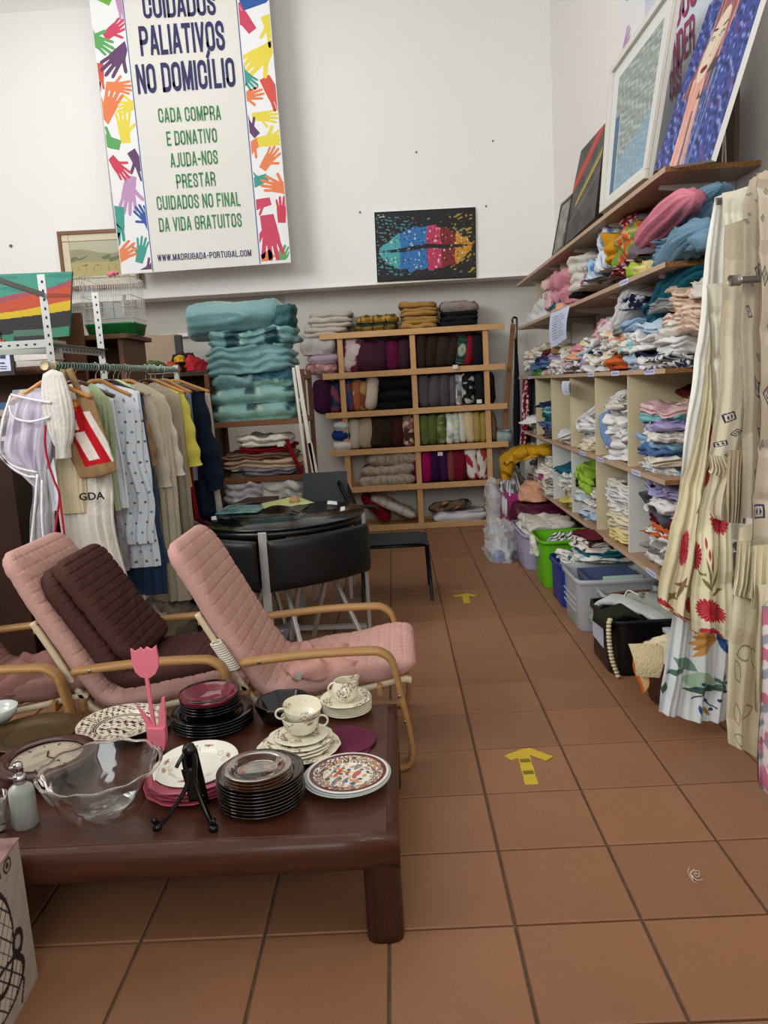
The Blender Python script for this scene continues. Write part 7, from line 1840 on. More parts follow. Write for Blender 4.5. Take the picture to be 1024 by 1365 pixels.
curtain('motif_curtain', 'beige panel with navy motifs at the extreme right edge of the photo',
        [(1010, 232), (1011, 300), (1014, 420), (1012, 560), (1004, 660), (1001, 728)], [(1060, 215), (1060, 300), (1060, 420), (1060, 560), (1060, 660), (1060, 722)], 2.38,
        mot(.24, 1.3, [(.25, .08, .014, .7), (.1, .18, .012, .7), (.35, .42, .014, .7), (.15, .66, .014, .6), (.12, .32, .022, .6), (.5, .2, .022, .6), (.18, .86, .034, 0), (.3, .55, .022, .6), (.62, .88, .034, 0)], 'bfb39e'), pl=1, dep=.010, seed=18, nu=110, nv=280)
gathered('gathered_valance', 'beige gathered valance hanging behind the navy motif panels', [(972, 600), (968, 660), (965, 696)], [(1000, 600), (996, 660), (992, 698)], 2.56, 'ae9f84', 19, 6)
curtain('beige_swag', 'plain beige cloth swag below the gathered ruffle', [(970, 620), (952, 655), (946, 680), (950, 690)], [(990, 620), (988, 660), (982, 690), (978, 697)], 2.58, lambda U, V, g: tint('baae94', U), pl=2, dep=.014, seed=20)
# cream curtain with leaf embroidery
def f_leaf(U, V, g):
    c = tint('cdc3a4', U); asp = .34
    for x, y, a, L_ in ((.55, .33, -2.3, .13), (.25, .22, -1.2, .10), (.9, .42, -1.9, .10), (.2, .58, -.2, .16), (.15, .60, .9, .10), (.45, .84, -.5, .13), (.35, .88, -1.9, .12), (.2, .94, .2, .12), (.85, .62, -2.2, .1)):
        c = leafs(c, U, V, x, y, a, L_, .028, None, asp, outline='857a5c')
    return stroke(c, U, V, [(.2, .3), (.3, .5), (.2, .7), (.35, .95)], .003, '94886a', asp)
curtain('leaf_curtain', 'cream curtain embroidered with leaf outlines reaching nearly to the floor',
        [(990, 700), (982, 760), (974, 840), (970, 930), (969, 988)], [(1030, 700), (1030, 780), (1024, 860), (1018, 940), (1012, 1012)], 2.46, f_leaf, pl=1, dep=.012, seed=22, nu=150, nv=280)
gathered('ruffled_flounce', 'cream ruffled flounce above the leaf embroidered curtain', [(985, 722), (980, 770), (976, 792)], [(1020, 722), (1016, 775), (1014, 800)], 2.43, 'c9bf9f', 23, 5)
gathered('ruffled_flounce', 'cream ruffled flounce at the far right edge, above the pink floral cloth', [(1006, 728), (1004, 790), (1002, 812)], [(1050, 724), (1050, 790), (1050, 815)], 2.34, 'c6bb9a', 24, 4)
curtain('leaf_curtain', 'outer fold of cream leaf curtain behind the pink floral cloth at the right edge', [(1012, 780), (1010, 860), (1008, 950)], [(1050, 780), (1050, 860), (1050, 950)], 2.32, f_leaf, pl=2, dep=.012, seed=25, nu=100, nv=120)
def f_pink(U, V, g):
    c = tint('cfc6c2', U); c = mixc(c, hexa('b06478'), (sn(g, 31, 14) > .35).astype(float)*.9); c = mixc(c, hexa('7c8494'), (sn(g, 37, 17) > .7)*.8); return mixc(c, hexa('c890a0'), (sn(g, 33, 18) < -.6)*.8)
curtain('pink_floral_curtain', 'white and pink small-flowered curtain at the lower right edge, lowest and nearest', [(1020, 810), (1017, 900), (1014, 980), (1012, 1040), (1020, 1058)], [(1070, 810), (1070, 900), (1070, 980), (1070, 1050), (1070, 1062)], 2.22, f_pink, pl=2, dep=.016, seed=27, nu=110, nv=220)

# ------------------------------------------------------------------ pictures and banners
mpaint = mat('painted surface', 'ffffff', attr=True, rough=.55, spec=.3, bump=.2, bscale=90)
mflat = mat('printed surface', 'ffffff', attr=True, rough=.45, spec=.3)
def quadpic(name, label, cat, corners, cf, thick, medge, nu=120, nv=160, m=None, frame=None, mframe=None, fdepth=.02, fwall=0):
    """corners BL BR TR TL as world points; picture face toward the camera side"""
    BL, BR, TR, TL = [np.array(c, float) for c in corners]; c = (BL+BR+TR+TL)/4
    n = np.cross(BR-BL, TL-BL); n /= np.linalg.norm(n)
    if n@(np.array([0, 0, CH])-c) < 0: n = -n
    t = thing(name, label, cat, tuple(c))
    f = lambda u, v: (BL*(1-u)*(1-v)+BR*u*(1-v)+TR*u*v+TL*(1-u)*v)
    lo, hi = (frame, 1-frame) if frame else (0, 1)
    W_, H_ = np.linalg.norm(BR-BL), np.linalg.norm(TL-BL); fu = frame or 0; fv = fu*W_/H_
    U, V = np.meshgrid(np.linspace(fu, 1-fu, nu), np.linspace(fv, 1-fv, nv), indexing='ij')
    g = f(U[..., None], V[..., None])+n*.001
    obj('picture', MB().grid(g, c=cf((U-fu)/(1-2*fu), (V-fv)/(1-2*fv))), m or mpaint, t, world=True)
    def slab(us, vs, d0, d1):
        v = [f(u, w_)+n*d for d in (d0, d1) for u, w_ in ((us[0], vs[0]), (us[1], vs[0]), (us[1], vs[1]), (us[0], vs[1]))]
        return MB().add(v, [(3, 2, 1, 0), (4, 5, 6, 7), (0, 1, 5, 4), (1, 2, 6, 5), (2, 3, 7, 6), (3, 0, 4, 7)])
    obj('backing', slab((0, 1), (0, 1), -thick, 0), medge, t, world=True, smooth=False)
    if frame:
        for us, vs in (((0, 1), (0, fv)), ((0, 1), (1-fv, 1)), ((0, fu), (fv, 1-fv)), ((1-fu, 1), (fv, 1-fv))):
            obj('frame_side', slab(us, vs, 0, fdepth), mframe, t, world=True, smooth=False, bevel=.003)
    return t, f, n
def leanquad(bl, br, tr, tl, Xb):
    BL, BR = P(*bl, X=Xb), P(*br, X=Xb); s = .5*(P(*tl, X=1)[1]+P(*tr, X=1)[1]); Xt = .5*(BL[1]+BR[1])/s
    Xt = min(max(Xt, Xb+.05), WX-.03); TL = P(*tl, X=Xt); n = np.cross(BR-BL, TL-BL); n /= np.linalg.norm(n)
    o = np.array([0, 0, CH]); d = P(*tr, X=Xt)-o; return [BL, BR, o+d*((BL-o)@n)/(d@n), TL]
def base(U, c): return np.tile(hexa(c), U.shape+(1,)).astype(float)
def g3(U, V, s=1.0): return np.stack([U*s, V*s, 0*U], -1)
# --- lips painting
def lips(U, V):
    c = base(U, '262424'); G = g3(U, V)
    for col, sd, x0, x1, th in (('4c9aa0', 3, 0, .35, .62), ('3c6c98', 5, .2, .5, 1.0), ('b49a30', 7, .72, 1, .55), ('7a8088', 9, 0, 1, 1.15)):
        c = mixc(c, hexa(col), ((sn(G, sd, 18, 24) > th) & (U > x0) & (U < x1) & (abs(V-.5) < .42)).astype(float)*.85)
    x = (U-.5)/.47
    mid = .45+.05*(U-.5)+.035*np.exp(-((U-.5)/.16)**2)
    up = mid+.30*np.clip(1-x**2, 0, 1)**.75*(1-.10*np.exp(-((U-.52)/.05)**2)); lo = mid-.33*np.clip(1-x**2, 0, 1)**.62
    wob = sn(G, 12, 11)*.02
    inside = (V < up+wob) & (V > lo+wob) & (abs(x) < 1)
    gap = abs(V-mid) < .028*np.clip(1-(x*1.1)**2, 0, 1)**.5+.004
    xb = U+sn(G, 14, 3)*.012
    sec = np.where(xb < .24, 0, np.where(xb < .51, 1, np.where(xb < .65, 2, np.where(xb < .80, 3, 4))))
    cols = [hexa(k) for k in ('4fa3a6', '3570ac', 'b83a5e', '7e2a2a', 'c08a2c')]
    cc = np.array(cols)[sec]; hl = sn(G*np.array([1.5, .8, 1]), 17, 18, 24)
    cc = mixc(cc, hexa('cdd2d4'), (hl > .95)*.9); cc = mixc(cc, cc*.6, (hl < -.7)*.7)
    cc = mixc(cc, hexa('d8a8b8'), ((hl > .8) & (sec == 2))*.6)
    c = np.where((inside & ~gap)[..., None], cc, c)
    e = (U < .012) | (U > .988) | (V < .015) | (V > .985); c = mixc(c, hexa('0c0c0c'), e.astype(float))
    return mixc(c, hexa('d0d0d0'), ((U > .03) & (U < .10) & (V > .92) & (V < .96) & (sn(G, 2, 30) > 0)).astype(float))
Yp = WY-.03
quadpic('lips_painting', 'black canvas with multicoloured lips on the back wall above the cushions', 'painting', [P(503, 376, Y=Yp), P(635, 370, Y=Yp), P(634, 276, Y=Yp), P(499, 283, Y=Yp)], lips, .025, mat('canvas edge', 'dcdad2'), 280, 210)
# --- framed landscape behind the banner
def land(U, V):
    m_ = (U < .10) | (U > .90) | (V < .13) | (V > .87); c = base(U, 'cfc3a4'); G = g3(U, V)
    sky = V > .55+.05*np.sin(U*7); c = mixc(c, hexa('b8b69c'), sky.astype(float)); c = mixc(c, hexa('8c8c64'), ((V < .66+.05*np.sin(U*7)) & (V > .45)).astype(float)*.8)
    c = mixc(c, hexa('a89c5c'), (V < .45).astype(float)*.8); c = mixc(c, hexa('5c6a44'), ((sn(G*np.array([1, 2, 1]), 4, 5) > .5) & (abs(V-.5) < .12)).astype(float)*.8)
    c = mixc(c, hexa('8a5c34'), ((V < .36) & (V > .28) & (abs(np.sin(U*30)) < .15)).astype(float)*.7)
    c = mixc(c, hexa('d8cdb0'), m_.astype(float)); return mixc(c, hexa('8a7450'), ((abs(U-.10) < .006) | (abs(U-.90) < .006) | (abs(V-.13) < .008) | (abs(V-.87) < .008)).astype(float))
Y1 = WY-.075
mwf = mat('brown picture frame', '7c4a26', rough=.4, spec=.4, var=.3, vscale=8)
quadpic('framed_landscape', 'framed landscape print in a brown wooden frame, partly behind the large banner', 'picture', [P(85, 387, Y=Y1), P(189, 382, Y=Y1), P(176, 304, Y=Y1), P(76, 309, Y=Y1)], land, .018, mwf, 150, 110, m=mflat, frame=.045, mframe=mwf, fdepth=.015)
# --- abstract painting at the left edge
def abst(U, V):
    G = g3(U, V); c = base(U, '3c8a78'); c = mixc(c, hexa('2c6a60'), (sn(G*np.array([.6, 2, 1]), 3, 4) > .3)*.5)
    n = sn(G*np.array([.5, 1.6, 1]), 5, 2)*.03
    a = .36+.50*U+.05*np.sin(U*6)+n; b = .30+.14*U**1.5+n; y0 = .24+.13*U+n*.5; k = .28+.02*U
    c = mixc(c, hexa('9c4050'), ((V < a+.05) & (V > a-.08)).astype(float)*.9); c = mixc(c, hexa('b0482a'), ((V < a-.02) & (V > b)).astype(float))
    c = mixc(c, hexa('7a2c20'), ((V < a-.05) & (V > b) & (sn(G*np.array([.5, 2, 1]), 8, 5) > .5)).astype(float)*.7)
    c = mixc(c, hexa('c0a420'), ((V < b+.08) & (V > y0)).astype(float)); c = mixc(c, hexa('262426'), ((V < y0+.02)).astype(float))
    return mixc(c, hexa('34785c'), ((V < .06+.10*U)).astype(float))
quadpic('abstract_painting', 'teal, orange, yellow and black abstract painting at the left edge', 'painting', [P(-60, 462, Y=4.65), P(92, 448, Y=4.65), P(96, 362, Y=4.65), P(-66, 368, Y=4.65)], abst, .02, mat('teal edge', '2f7c70'), 160, 120)
# --- pictures on the top shelf
def redyel(U, V):
    G = g3(U, V); c = base(U, '4a4846'); c = mixc(c, hexa('2c2b2a'), (sn(G, 3, 3) > .2)*.6)
    r = abs(V-(.62+.42*U)); c = mixc(c, hexa('a82c22'), ((r < .07+.02*sn(G, 5, 3)) & (U < .95)).astype(float)); c = mixc(c, hexa('c85a3c'), (r < .02)*.8)
    y = abs(V-(.28+.42*U)); c = mixc(c, hexa('c89a1c'), ((y < .022) & (U > .25)).astype(float)); c = mixc(c, hexa('6c9440'), ((abs(V-(.33+.42*U)) < .012) & (U > .3)).astype(float)); return mixc(c, hexa('a8a8a0'), (abs(V-(.18+.34*U)) < .006)*.7)
mbk = mat('black frame', '151313', rough=.35, spec=.5)
q = leanquad((748, 332), (793, 290), (808, 163), (775, 201), 1.26)
quadpic('black_canvas', 'black canvas with red and yellow streaks leaning on the top shelf', 'painting', q, redyel, .05, mbk, 110, 150)
def greypic(U, V): G = g3(U, V); c = base(U, '85847a'); c = mixc(c, hexa('a8a698'), (sn(G, 3, 3) > .3)*.6); return mixc(c, hexa('5c5c54'), (sn(G, 6, 5) > .7)*.6)
q = leanquad((736, 345), (753, 328), (764, 258), (749, 272), 1.26)
quadpic('grey_picture', 'small grey picture in a thin dark frame, leftmost on the top shelf', 'picture', q, greypic, .012, mbk, 60, 80, frame=.05, mframe=mbk, fdepth=.008)
def bluepic(U, V):
    G = g3(U, V); inn = (U > .12) & (U < .90) & (V > .05) & (V < .90); c = base(U, 'd2d4d0'); n = sn(G*np.array([.6, 1, 1]), 3, 22, 16)
    gray = base(U, '8c968e'); gray = mixc(gray, hexa('b4c0c0'), (n > .5)*.6); gray = mixc(gray, hexa('6c7a7c'), (n < -.6)*.6)
    bl = base(U, '7c98a8'); bl = mixc(bl, hexa('94acb8'), (n > .2)*.6)
    d = V-(.52-.25*(.9-U)-.12); c = np.where((inn & (d > 0))[..., None], gray, c); c = np.where((inn & (d <= 0))[..., None], bl, c)
    c = np.where((inn & (U < .22) & (V < .60))[..., None], base(U, '3c6480'), c); return mixc(c, hexa('c0c8cc'), ((U > .225) & (U < .235) & (V < .6)).astype(float))
mwfr = mat('white picture frame', 'cfccc2', rough=.4)
q = leanquad((803, 285), (864, 238), (908, -38), (817, 92), 1.24)
t, f_, n_ = quadpic('framed_blue_picture', 'large white framed picture in blue and grey on the top shelf', 'picture', q, bluepic, .02, mwfr, 150, 200, m=mflat, frame=.05, mframe=mwfr, fdepth=.02)
def woman(U, V):
    G = g3(U, V); c = base(U, '34468c'); n = sn(G*np.array([1, .7, 1]), 3, 24, 16)
    c = mixc(c, hexa('8c94c0'), (n > .7)*.8); c = mixc(c, hexa('1c2448'), (n < -.4)*.8); c = mixc(c, hexa('5c3c78'), (sn(G, 8, 10) > .8)*.7)
    cx = .39+.34*(V-.62)
    hair = (abs(U-cx-.02) < .22+.05*np.sin(V*7)) & (V > .40); hs = sn(G*np.array([3.2, .5, 1]), 11, 6, 7)
    hc = base(U, '8a5458'); hc = mixc(hc, hexa('b88c88'), (hs > .35)*.8); hc = mixc(hc, hexa('5c343c'), (hs < -.5)*.8)
    c = np.where(hair[..., None], hc, c)
    bx_ = .44-.22*V; body = (abs(U-bx_) < .11+.10*np.clip(.22-V, 0, 1)) & (V < .50); bc = base(U, 'c89080'); bc = mixc(bc, hexa('d8b4a0'), (hs > .2)*.7); bc = mixc(bc, hexa('5c5468'), ((abs(U-bx_-.03) < .01+.02*(.5-V)) & (V < .3))*.9)
    c = np.where(body[..., None], bc, c)
    face = (((U-cx)/.125)**2+((V-.655)/.19)**2) < 1; fc = base(U, 'cfc0a8'); fc = mixc(fc, hexa('b89c88'), ((U > cx+.06))*.5)
    c = np.where(face[..., None], fc, c)
    fr_ = lambda x, y, a, b, ang=0: ((((U-cx-x)*math.cos(ang)+(V-y)*math.sin(ang))/a)**2+((-(U-cx-x)*math.sin(ang)+(V-y)*math.cos(ang))/b)**2) < 1
    c = mixc(c, hexa('8c1c30'), fr_(.0, .535, .055, .020).astype(float)); c = mixc(c, hexa('4c1020'), fr_(.0, .536, .05, .003).astype(float))
    for s in (-1, 1):
        c = mixc(c, hexa('2a2428'), fr_(s*.07, .70, .040, .012, .1*s).astype(float)); c = mixc(c, hexa('d8d4cc'), fr_(s*.07, .697, .028, .007).astype(float)); c = mixc(c, hexa('3c4c5c'), fr_(s*.07, .698, .010, .008).astype(float))
        c = mixc(c, hexa('2c2024'), fr_(s*.072, .745, .045, .007, .15*s).astype(float))
    c = mixc(c, hexa('9c8474'), (fr_(.015, .60, .02, .008) | ((abs(U-cx-.02) < .004) & (V > .60) & (V < .70))).astype(float))
    dk = (U > cx+.10) & (U < cx+.22) & (V > .36) & (V < .56) & (sn(G, 14, 5) > -.2); c = mixc(c, hexa('2a2c30'), dk*.8)
    ch = (U > .50) & (U < .66) & (V < .50) & (hs > -.1); return mixc(c, hexa('7884a0'), ch*.7)
q = leanquad((872, 226), (948, 213), (1042, -88), (946, 6), 1.22)
quadpic('woman_painting', 'unframed painting of a red-haired woman on a blue ground leaning on the top shelf', 'painting', q, woman, .02, mat('white canvas edge', 'dad8d4'), 200, 280)
# brown board behind the woman, steel bracket and post on the shelf
BLc, BRc = P(930, 214, X=1.45), P(975, 209, X=1.45)
tag(obj('dark_frame_back', MB().box(1.50, 1.52, 3.50, 4.15, SZ[0]+.001, 2.62), mat('dark frame wood', '4a3428', rough=.5), smooth=False), 'back of a dark framed board behind the woman painting', 'board')
q = P(1004, 207, X=1.45)
t = thing('steel_bracket', 'white folding metal bracket standing on the near end of the top shelf', 'bracket', (1.50, 3.60, SZ[0]))
for dy_ in (-.016, .016):
    obj('arm', MB().sweep(smoothpath([(0, dy_, .0), (.0, dy_*1.0, .05), (0, dy_*.5, .12), (0, dy_*.15, .19)], 12), .012, .006, side=(0, 1, 0)), mat('white enamel bracket', 'cfcbc2'), t)
obj('foot', MB().box(-.012, .012, -.03, .03, 0, .008), mat('white enamel bracket', 'cfcbc2'), t, smooth=False)
# ------------------------------------------------------------------ hands
PAL = ['2a5498', 'c83a52', '66a440', 'dccb48', 'dc7c4c', 'b88cb4', '3c9486', '5e3c62', '343e88', 'cc5044', 'c4405c', '58a05a']
def handpoly(mir=1):
    out = []
    def fing(x, y, a, L, w_):
        ca, sa = math.cos(a), math.sin(a); p = []
        for s, t_ in ((-1, 0), (-1, .8), (-.6, .97), (0, 1.0), (.6, .97), (1, .8), (1, 0)):
            px, py = s*w_, t_*L; p.append((x+px*ca-py*sa, y+px*sa+py*ca))
        return p
    fs = [(-.20, .26, .26, .38, .055), (-.07, .32, .08, .44, .058), (.07, .32, -.06, .42, .058), (.19, .26, -.22, .33, .052)]
    pts = [(-.18, -.5), (-.20, -.12)]
    pts += fing(-.24, .0, .95, .33, .06)
    for f in fs: pts += fing(*f)
    pts += [(.24, .1), (.22, -.12), (.18, -.5)]
    return [(x*mir, y) for x, y in pts]
def hands(parent, f, n, area_, count, seed, size, mats, off=.0012):
    """area_: (u0,u1,v0,v1) of strip; f maps (u,v)->world; W,H in metres"""
    r = random.Random(seed); placed = []; u0, u1, v0, v1, W_, H_ = area_
    for k in range(count*30):
        if len(placed) >= count: break
        u, v = r.uniform(u0, u1), r.uniform(v0, v1); s = size*r.choice([.7, .85, 1.0, 1.25])
        if any(math.hypot((u-a)*W_, (v-b)*H_) < (s+c_)*.40 for a, b, c_ in placed): continue
        placed.append((u, v, s)); a = r.uniform(0, 2*PI); pts = handpoly(r.choice([-1, 1])); ca, sa = math.cos(a), math.sin(a)
        P2 = []
        for x, y in pts:
            X, Y = (x*ca-y*sa)*s, (x*sa+y*ca)*s
            uu = min(max(u+X/W_, u0-.0), u1+.0); vv = min(max(v+Y/H_, v0), v1); P2.append(f(uu, vv)+n*(off+.0002*(len(placed) % 4)))
        m = mats[r.randrange(len(mats))]
        mb = MB().add(P2, [tuple(range(len(P2)))])
        me = mb.mesh('printed_hand', False); me.materials.append(m)
        import bmesh
        bm = bmesh.new(); bm.from_mesh(me); bmesh.ops.triangulate(bm, faces=bm.faces[:], ngon_method='EAR_CLIP'); bm.to_mesh(me); bm.free()
        o = bpy.data.objects.new('printed_hand', me); COLL.objects.link(o); o.parent = parent
        for v_ in me.vertices: v_.co = v_.co-Vector(parent.location)
hm = [mat('hand print '+c, c, rough=.5, spec=.3) for c in PAL]
# --- large hanging banner
YB = 7.2
BLb, BRb = P(162, 366, Y=YB), P(388, 350, Y=YB); TRb, TLb = P(352, -80, Y=YB), P(109, -80, Y=YB)
cb = (BLb+BRb)/2
fb = lambda u, v: BLb*(1-u)*(1-v)+BRb*u*(1-v)+TRb*u*v+TLb*(1-u)*v
bn = thing('hanging_banner', 'large hanging banner with Portuguese charity text between strips of coloured hands', 'banner', tuple(cb))
mban = mat('banner vinyl', 'd9d6ce', rough=.5, spec=.3)
U, V = np.meshgrid(np.linspace(0, 1, 30), np.linspace(0, 1, 50), indexing='ij')
nb = np.array([0, -1., 0])
g = fb(U[..., None], V[..., None]); back = g+np.array([0, .012, 0])
mb = MB().grid(g).grid(back, flip=True); N_ = 30*50
for i in range(29): mb.f += [(i*50, i*50+N_, (i+1)*50+N_, (i+1)*50)]; mb.f += [(i*50+49, i*50+49+N_, (i+1)*50+49+N_, (i+1)*50+49)]
for j in range(49): mb.f += [(j, j+1, j+1+N_, j+N_)]; mb.f += [(29*50+j, 29*50+j+1, 29*50+j+1+N_, 29*50+j+N_)]
obj('banner_sheet', mb, mban, bn, world=True, smooth=False)
Wb, Hb = np.linalg.norm(BRb-BLb), np.linalg.norm(TLb-BLb)
mstrip = mat('strip white', 'e2e2e2', rough=.5)
for u0, u1 in ((0.002, .185), (.825, .998)):
    v = [fb(u, v_)+nb*.0008 for u, v_ in ((u0, .003), (u1, .003), (u1, .997), (u0, .997))]
    obj('hand_strip', MB().add(v, [(0, 1, 2, 3)]), mstrip, bn, world=True, smooth=False)
    hands(bn, fb, nb, (u0+.002, u1-.002, .01, .995, Wb, Hb), 84, int(u0*100)+5, .27, hm)
mln = mat('blue line', '3c5c9c', rough=.5)
for u in (.188, .819):
    v = [fb(a, v_)+nb*.001 for a, v_ in ((u-.003, 0.002), (u+.003, 0.002), (u+.003, .998), (u-.003, .998))]
    obj('blue_line', MB().add(v, [(0, 1, 2, 3)]), mln, bn, world=True, smooth=False)
ca_ = (BRb-BLb)/Wb; up_ = (TLb-BLb)/Hb; up_ = np.array(up_)
mnavy = mat('navy ink', '1c1c54', rough=.5); mgr = mat('green ink', '2c7a3e', rough=.5)
def _arc(cx, cy, rx, ry, a0, a1, n=7):
    return [(cx+rx*math.cos(math.radians(a0+(a1-a0)*i/(n-1))), cy+ry*math.sin(math.radians(a0+(a1-a0)*i/(n-1)))) for i in range(n)]
_w = .40
def _O(top=1, bot=0, l=0, r=_w): 
    c = (r-l)/2; q = .19
    return [(l, bot+q)]+[(l, top-q)]+_arc(l+c, top-q, c, q, 180, 0)+[(r, top-q), (r, bot+q)]+_arc(l+c, bot+q, c, q, 0, -180)
GL = {'A': [[(0, 0), (.17, 1)], [(.23, 1), (.40, 0)], [(.07, .25), (.33, .25)]], 'C': [[(_w, .66), (_w, .81)]+_arc(.2, .81, .2, .19, 0, 180)+[(0, .19)]+_arc(.2, .19, .2, .19, 180, 360)+[(_w, .34)]],
 'D': [[(0, 0), (0, 1)]+[(.2, 1)]+_arc(.2, .8, .2, .2, 90, 0)+_arc(.2, .2, .2, .2, 0, -90)+[(0, 0)]], 'E': [[(.34, 1), (0, 1), (0, 0), (.34, 0)], [(0, .5), (.28, .5)]], 'F': [[(.34, 1), (0, 1), (0, 0)], [(0, .5), (.28, .5)]],
 'G': [[(_w, .68), (_w, .81)]+_arc(.2, .81, .2, .19, 0, 180)+[(0, .19)]+_arc(.2, .19, .2, .19, 180, 360)+[(_w, .48), (.22, .48)]], 'I': [[(0, 0), (0, 1)]], 'J': [[(.26, 1), (.26, .17)]+_arc(.11, .17, .15, .17, 0, -90)+[(0, 0)]],
 'L': [[(0, 1), (0, 0), (.32, 0)]], 'M': [[(0, 0), (0, 1)], [(.03, 1), (.26, .05)], [(.26, .05), (.49, 1)], [(.52, 1), (.52, 0)]], 'N': [[(0, 0), (0, 1)], [(.02, 1), (.38, 0)], [(_w, 0), (_w, 1)]], 'O': [_O()],
 'P': [[(0, 0), (0, 1), (.2, 1)]+_arc(.2, .79, .2, .21, 90, 0)+_arc(.2, .66, .2, .21, 0, -90)+[(0, .45)]], 'R': [[(0, 0), (0, 1), (.2, 1)]+_arc(.2, .79, .2, .21, 90, 0)+_arc(.2, .70, .2, .21, 0, -90)+[(0, .49)], [(.22, .49), (_w, .3), (_w, 0)]],
 'S': [[(.38, .72), (.38, .81)]+_arc(.19, .81, .19, .19, 0, 180)+[(0, .72), (.06, .6), (.32, .42), (.38, .28), (.38, .19)]+_arc(.19, .19, .19, .19, 0, -180)+[(0, .3)]], 'T': [[(0, 1), (.40, 1)], [(.2, 1), (.2, 0)]],
 'U': [[(0, 1), (0, .19)]+_arc(.2, .19, .2, .19, 180, 360)+[(_w, 1)]], 'V': [[(0, 1), (.18, 0)], [(.20, 0), (.38, 1)]], 'W': [[(0, 1), (.13, 0)], [(.14, 0), (.28, 1)], [(.28, 1), (.42, 0)], [(.43, 0), (.56, 1)]], '-': [[(0, .45), (.2, .45)]], '.': [[(0, 0), (0, .06)]]}
GL['Í'] = GL['I']+[[(-.01, 1.22), (.07, 1.36)]]
def glyph_run(s, gap=.24):
    out = []; x = 0; 
    for ch in s:
        if ch == ' ': x += .30; continue
        g_ = GL[ch]; w_ = max(p_[0] for st in g_ for p_ in st); out += [[(x+a, b) for a, b in st] for st in g_]; x += w_+gap
    return out, x-gap
def stroke_text(s, place, m, parent, th=.155):
    """place(x, y) maps text units (0..1 along the line, cap height 1) to world minus parent"""
    runs, W_ = glyph_run(s, .24 if th > .14 else .26); mb = MB()
    for k, st in enumerate(runs):
        q = [st[0]]
        for p_ in st[1:]:
            if math.hypot(p_[0]-q[-1][0], p_[1]-q[-1][1]) > 1e-4: q.append(p_)
        p_ = np.array(q); p_ = np.stack([p_[:, 0]+th/2, p_[:, 1]*(1-th)+th/2], -1); d_ = np.gradient(p_, axis=0)
        L_ = []; R_ = []
        for i in range(len(p_)):
            if i == 0: t0 = p_[1]-p_[0]; t0 = t0/np.linalg.norm(t0); n_ = np.array([-t0[1], t0[0]]); e_ = -t0*th/2; L_.append(p_[0]+n_*th/2+e_); R_.append(p_[0]-n_*th/2+e_)
            elif i == len(p_)-1: t0 = p_[-1]-p_[-2]; t0 = t0/np.linalg.norm(t0); n_ = np.array([-t0[1], t0[0]]); e_ = t0*th/2; L_.append(p_[-1]+n_*th/2+e_); R_.append(p_[-1]-n_*th/2+e_)
            else:
                a_ = p_[i]-p_[i-1]; b_ = p_[i+1]-p_[i]; a_ /= np.linalg.norm(a_); b_ /= np.linalg.norm(b_); n_ = np.array([-(a_+b_)[1], (a_+b_)[0]]); n_ /= np.linalg.norm(n_); c_ = max(.5, n_@np.array([-a_[1], a_[0]]))
                L_.append(p_[i]+n_*th/2/c_); R_.append(p_[i]-n_*th/2/c_)
        g = np.array([[place(a[0]/(W_+th), min(max(a[1], 0), 1.5), .00025*(k % 4)), place(b[0]/(W_+th), min(max(b[1], 0), 1.5), .00025*(k % 4))] for a, b in zip(L_, R_)])
        mb.grid(g)
    return obj('banner_text', mb, m, parent, smooth=False)
def banner_text(s, x0, y0, x1, y1, hpx, m, bold):
    """text centre line from (x0,y0) to (x1,y1) in photo pixels at the banner's distance; hpx is the capital height"""
    A, B = P(x0, y0, Y=YB-.004), P(x1, y1, Y=YB-.004); H_ = hpx/CF*YB; L = np.linalg.norm(B-A); ex = (B-A)/L; ey = up_/np.linalg.norm(up_); O_ = A-ey*H_/2-cb
    stroke_text(s, lambda x, y, z: O_+ex*L*x+ey*H_*y+np.array([0, -z, 0]), m, bn, th=.165 if hpx > 20 else .14)
banner_text('CUIDADOS', 190, 9, 287, 4, 27, mnavy, .018)
banner_text('PALIATIVOS', 186, 55, 299, 47, 34, mnavy, .018)
banner_text('NO DOMICÍLIO', 182, 106, 313, 96, 34, mnavy, .018)
banner_text('CADA COMPRA', 211, 154, 294, 150, 17, mgr, .010)
banner_text('E DONATIVO', 222, 185, 289, 180, 17, mgr, .010)
banner_text('AJUDA-NOS', 227, 214, 290, 209, 17, mgr, .010)
banner_text('PRESTAR', 235, 242, 287, 238, 17, mgr, .010)
banner_text('CUIDADOS NO FINAL', 209, 271, 320, 265, 17, mgr, .010)
banner_text('DA VIDA GRATUITOS', 212, 300, 322, 293, 17, mgr, .010)
banner_text('WWW.MADRUGADA-PORTUGAL.COM', 210, 344, 335, 337, 8, mnavy, .012)
for s in (.06, .94):
    q = fb(s, 1.0); obj('hanging_cord', MB().tube([q, (q[0], q[1], 5.3)], .004, 6), mat('grey cord', '9a9a98'), bn, world=True)
# --- second banner on the right wall, behind the pictures
Xw = WX-.02
q4 = [P(829, 150, X=Xw), P(952, 60, X=Xw), P(952, -120, X=Xw), P(829, -60, X=Xw)]
y0_, y1_ = P(829, 60, X=Xw)[1], P(958, 60, X=Xw)[1]
zl, zh = 2.55, 4.3
fb2 = lambda u, v: np.array([Xw, y0_+(y1_-y0_)*u, zl+(zh-zl)*v])
bn2 = thing('wall_banner', 'banner with magenta letters and coloured hands on the right wall behind the pictures', 'banner', tuple(fb2(.5, 0)))
mb = MB().box(Xw, Xw+.012, y1_, y0_, zl, zh); obj('banner_sheet', mb, mat('pale blue vinyl', 'c4cbd6', rough=.5), bn2, world=True, smooth=False)
W2, H2_ = abs(y1_-y0_), zh-zl
hands(bn2, fb2, np.array([-1., 0, 0]), (.0, .30, .02, .98, W2, H2_), 14, 9, .17, hm)
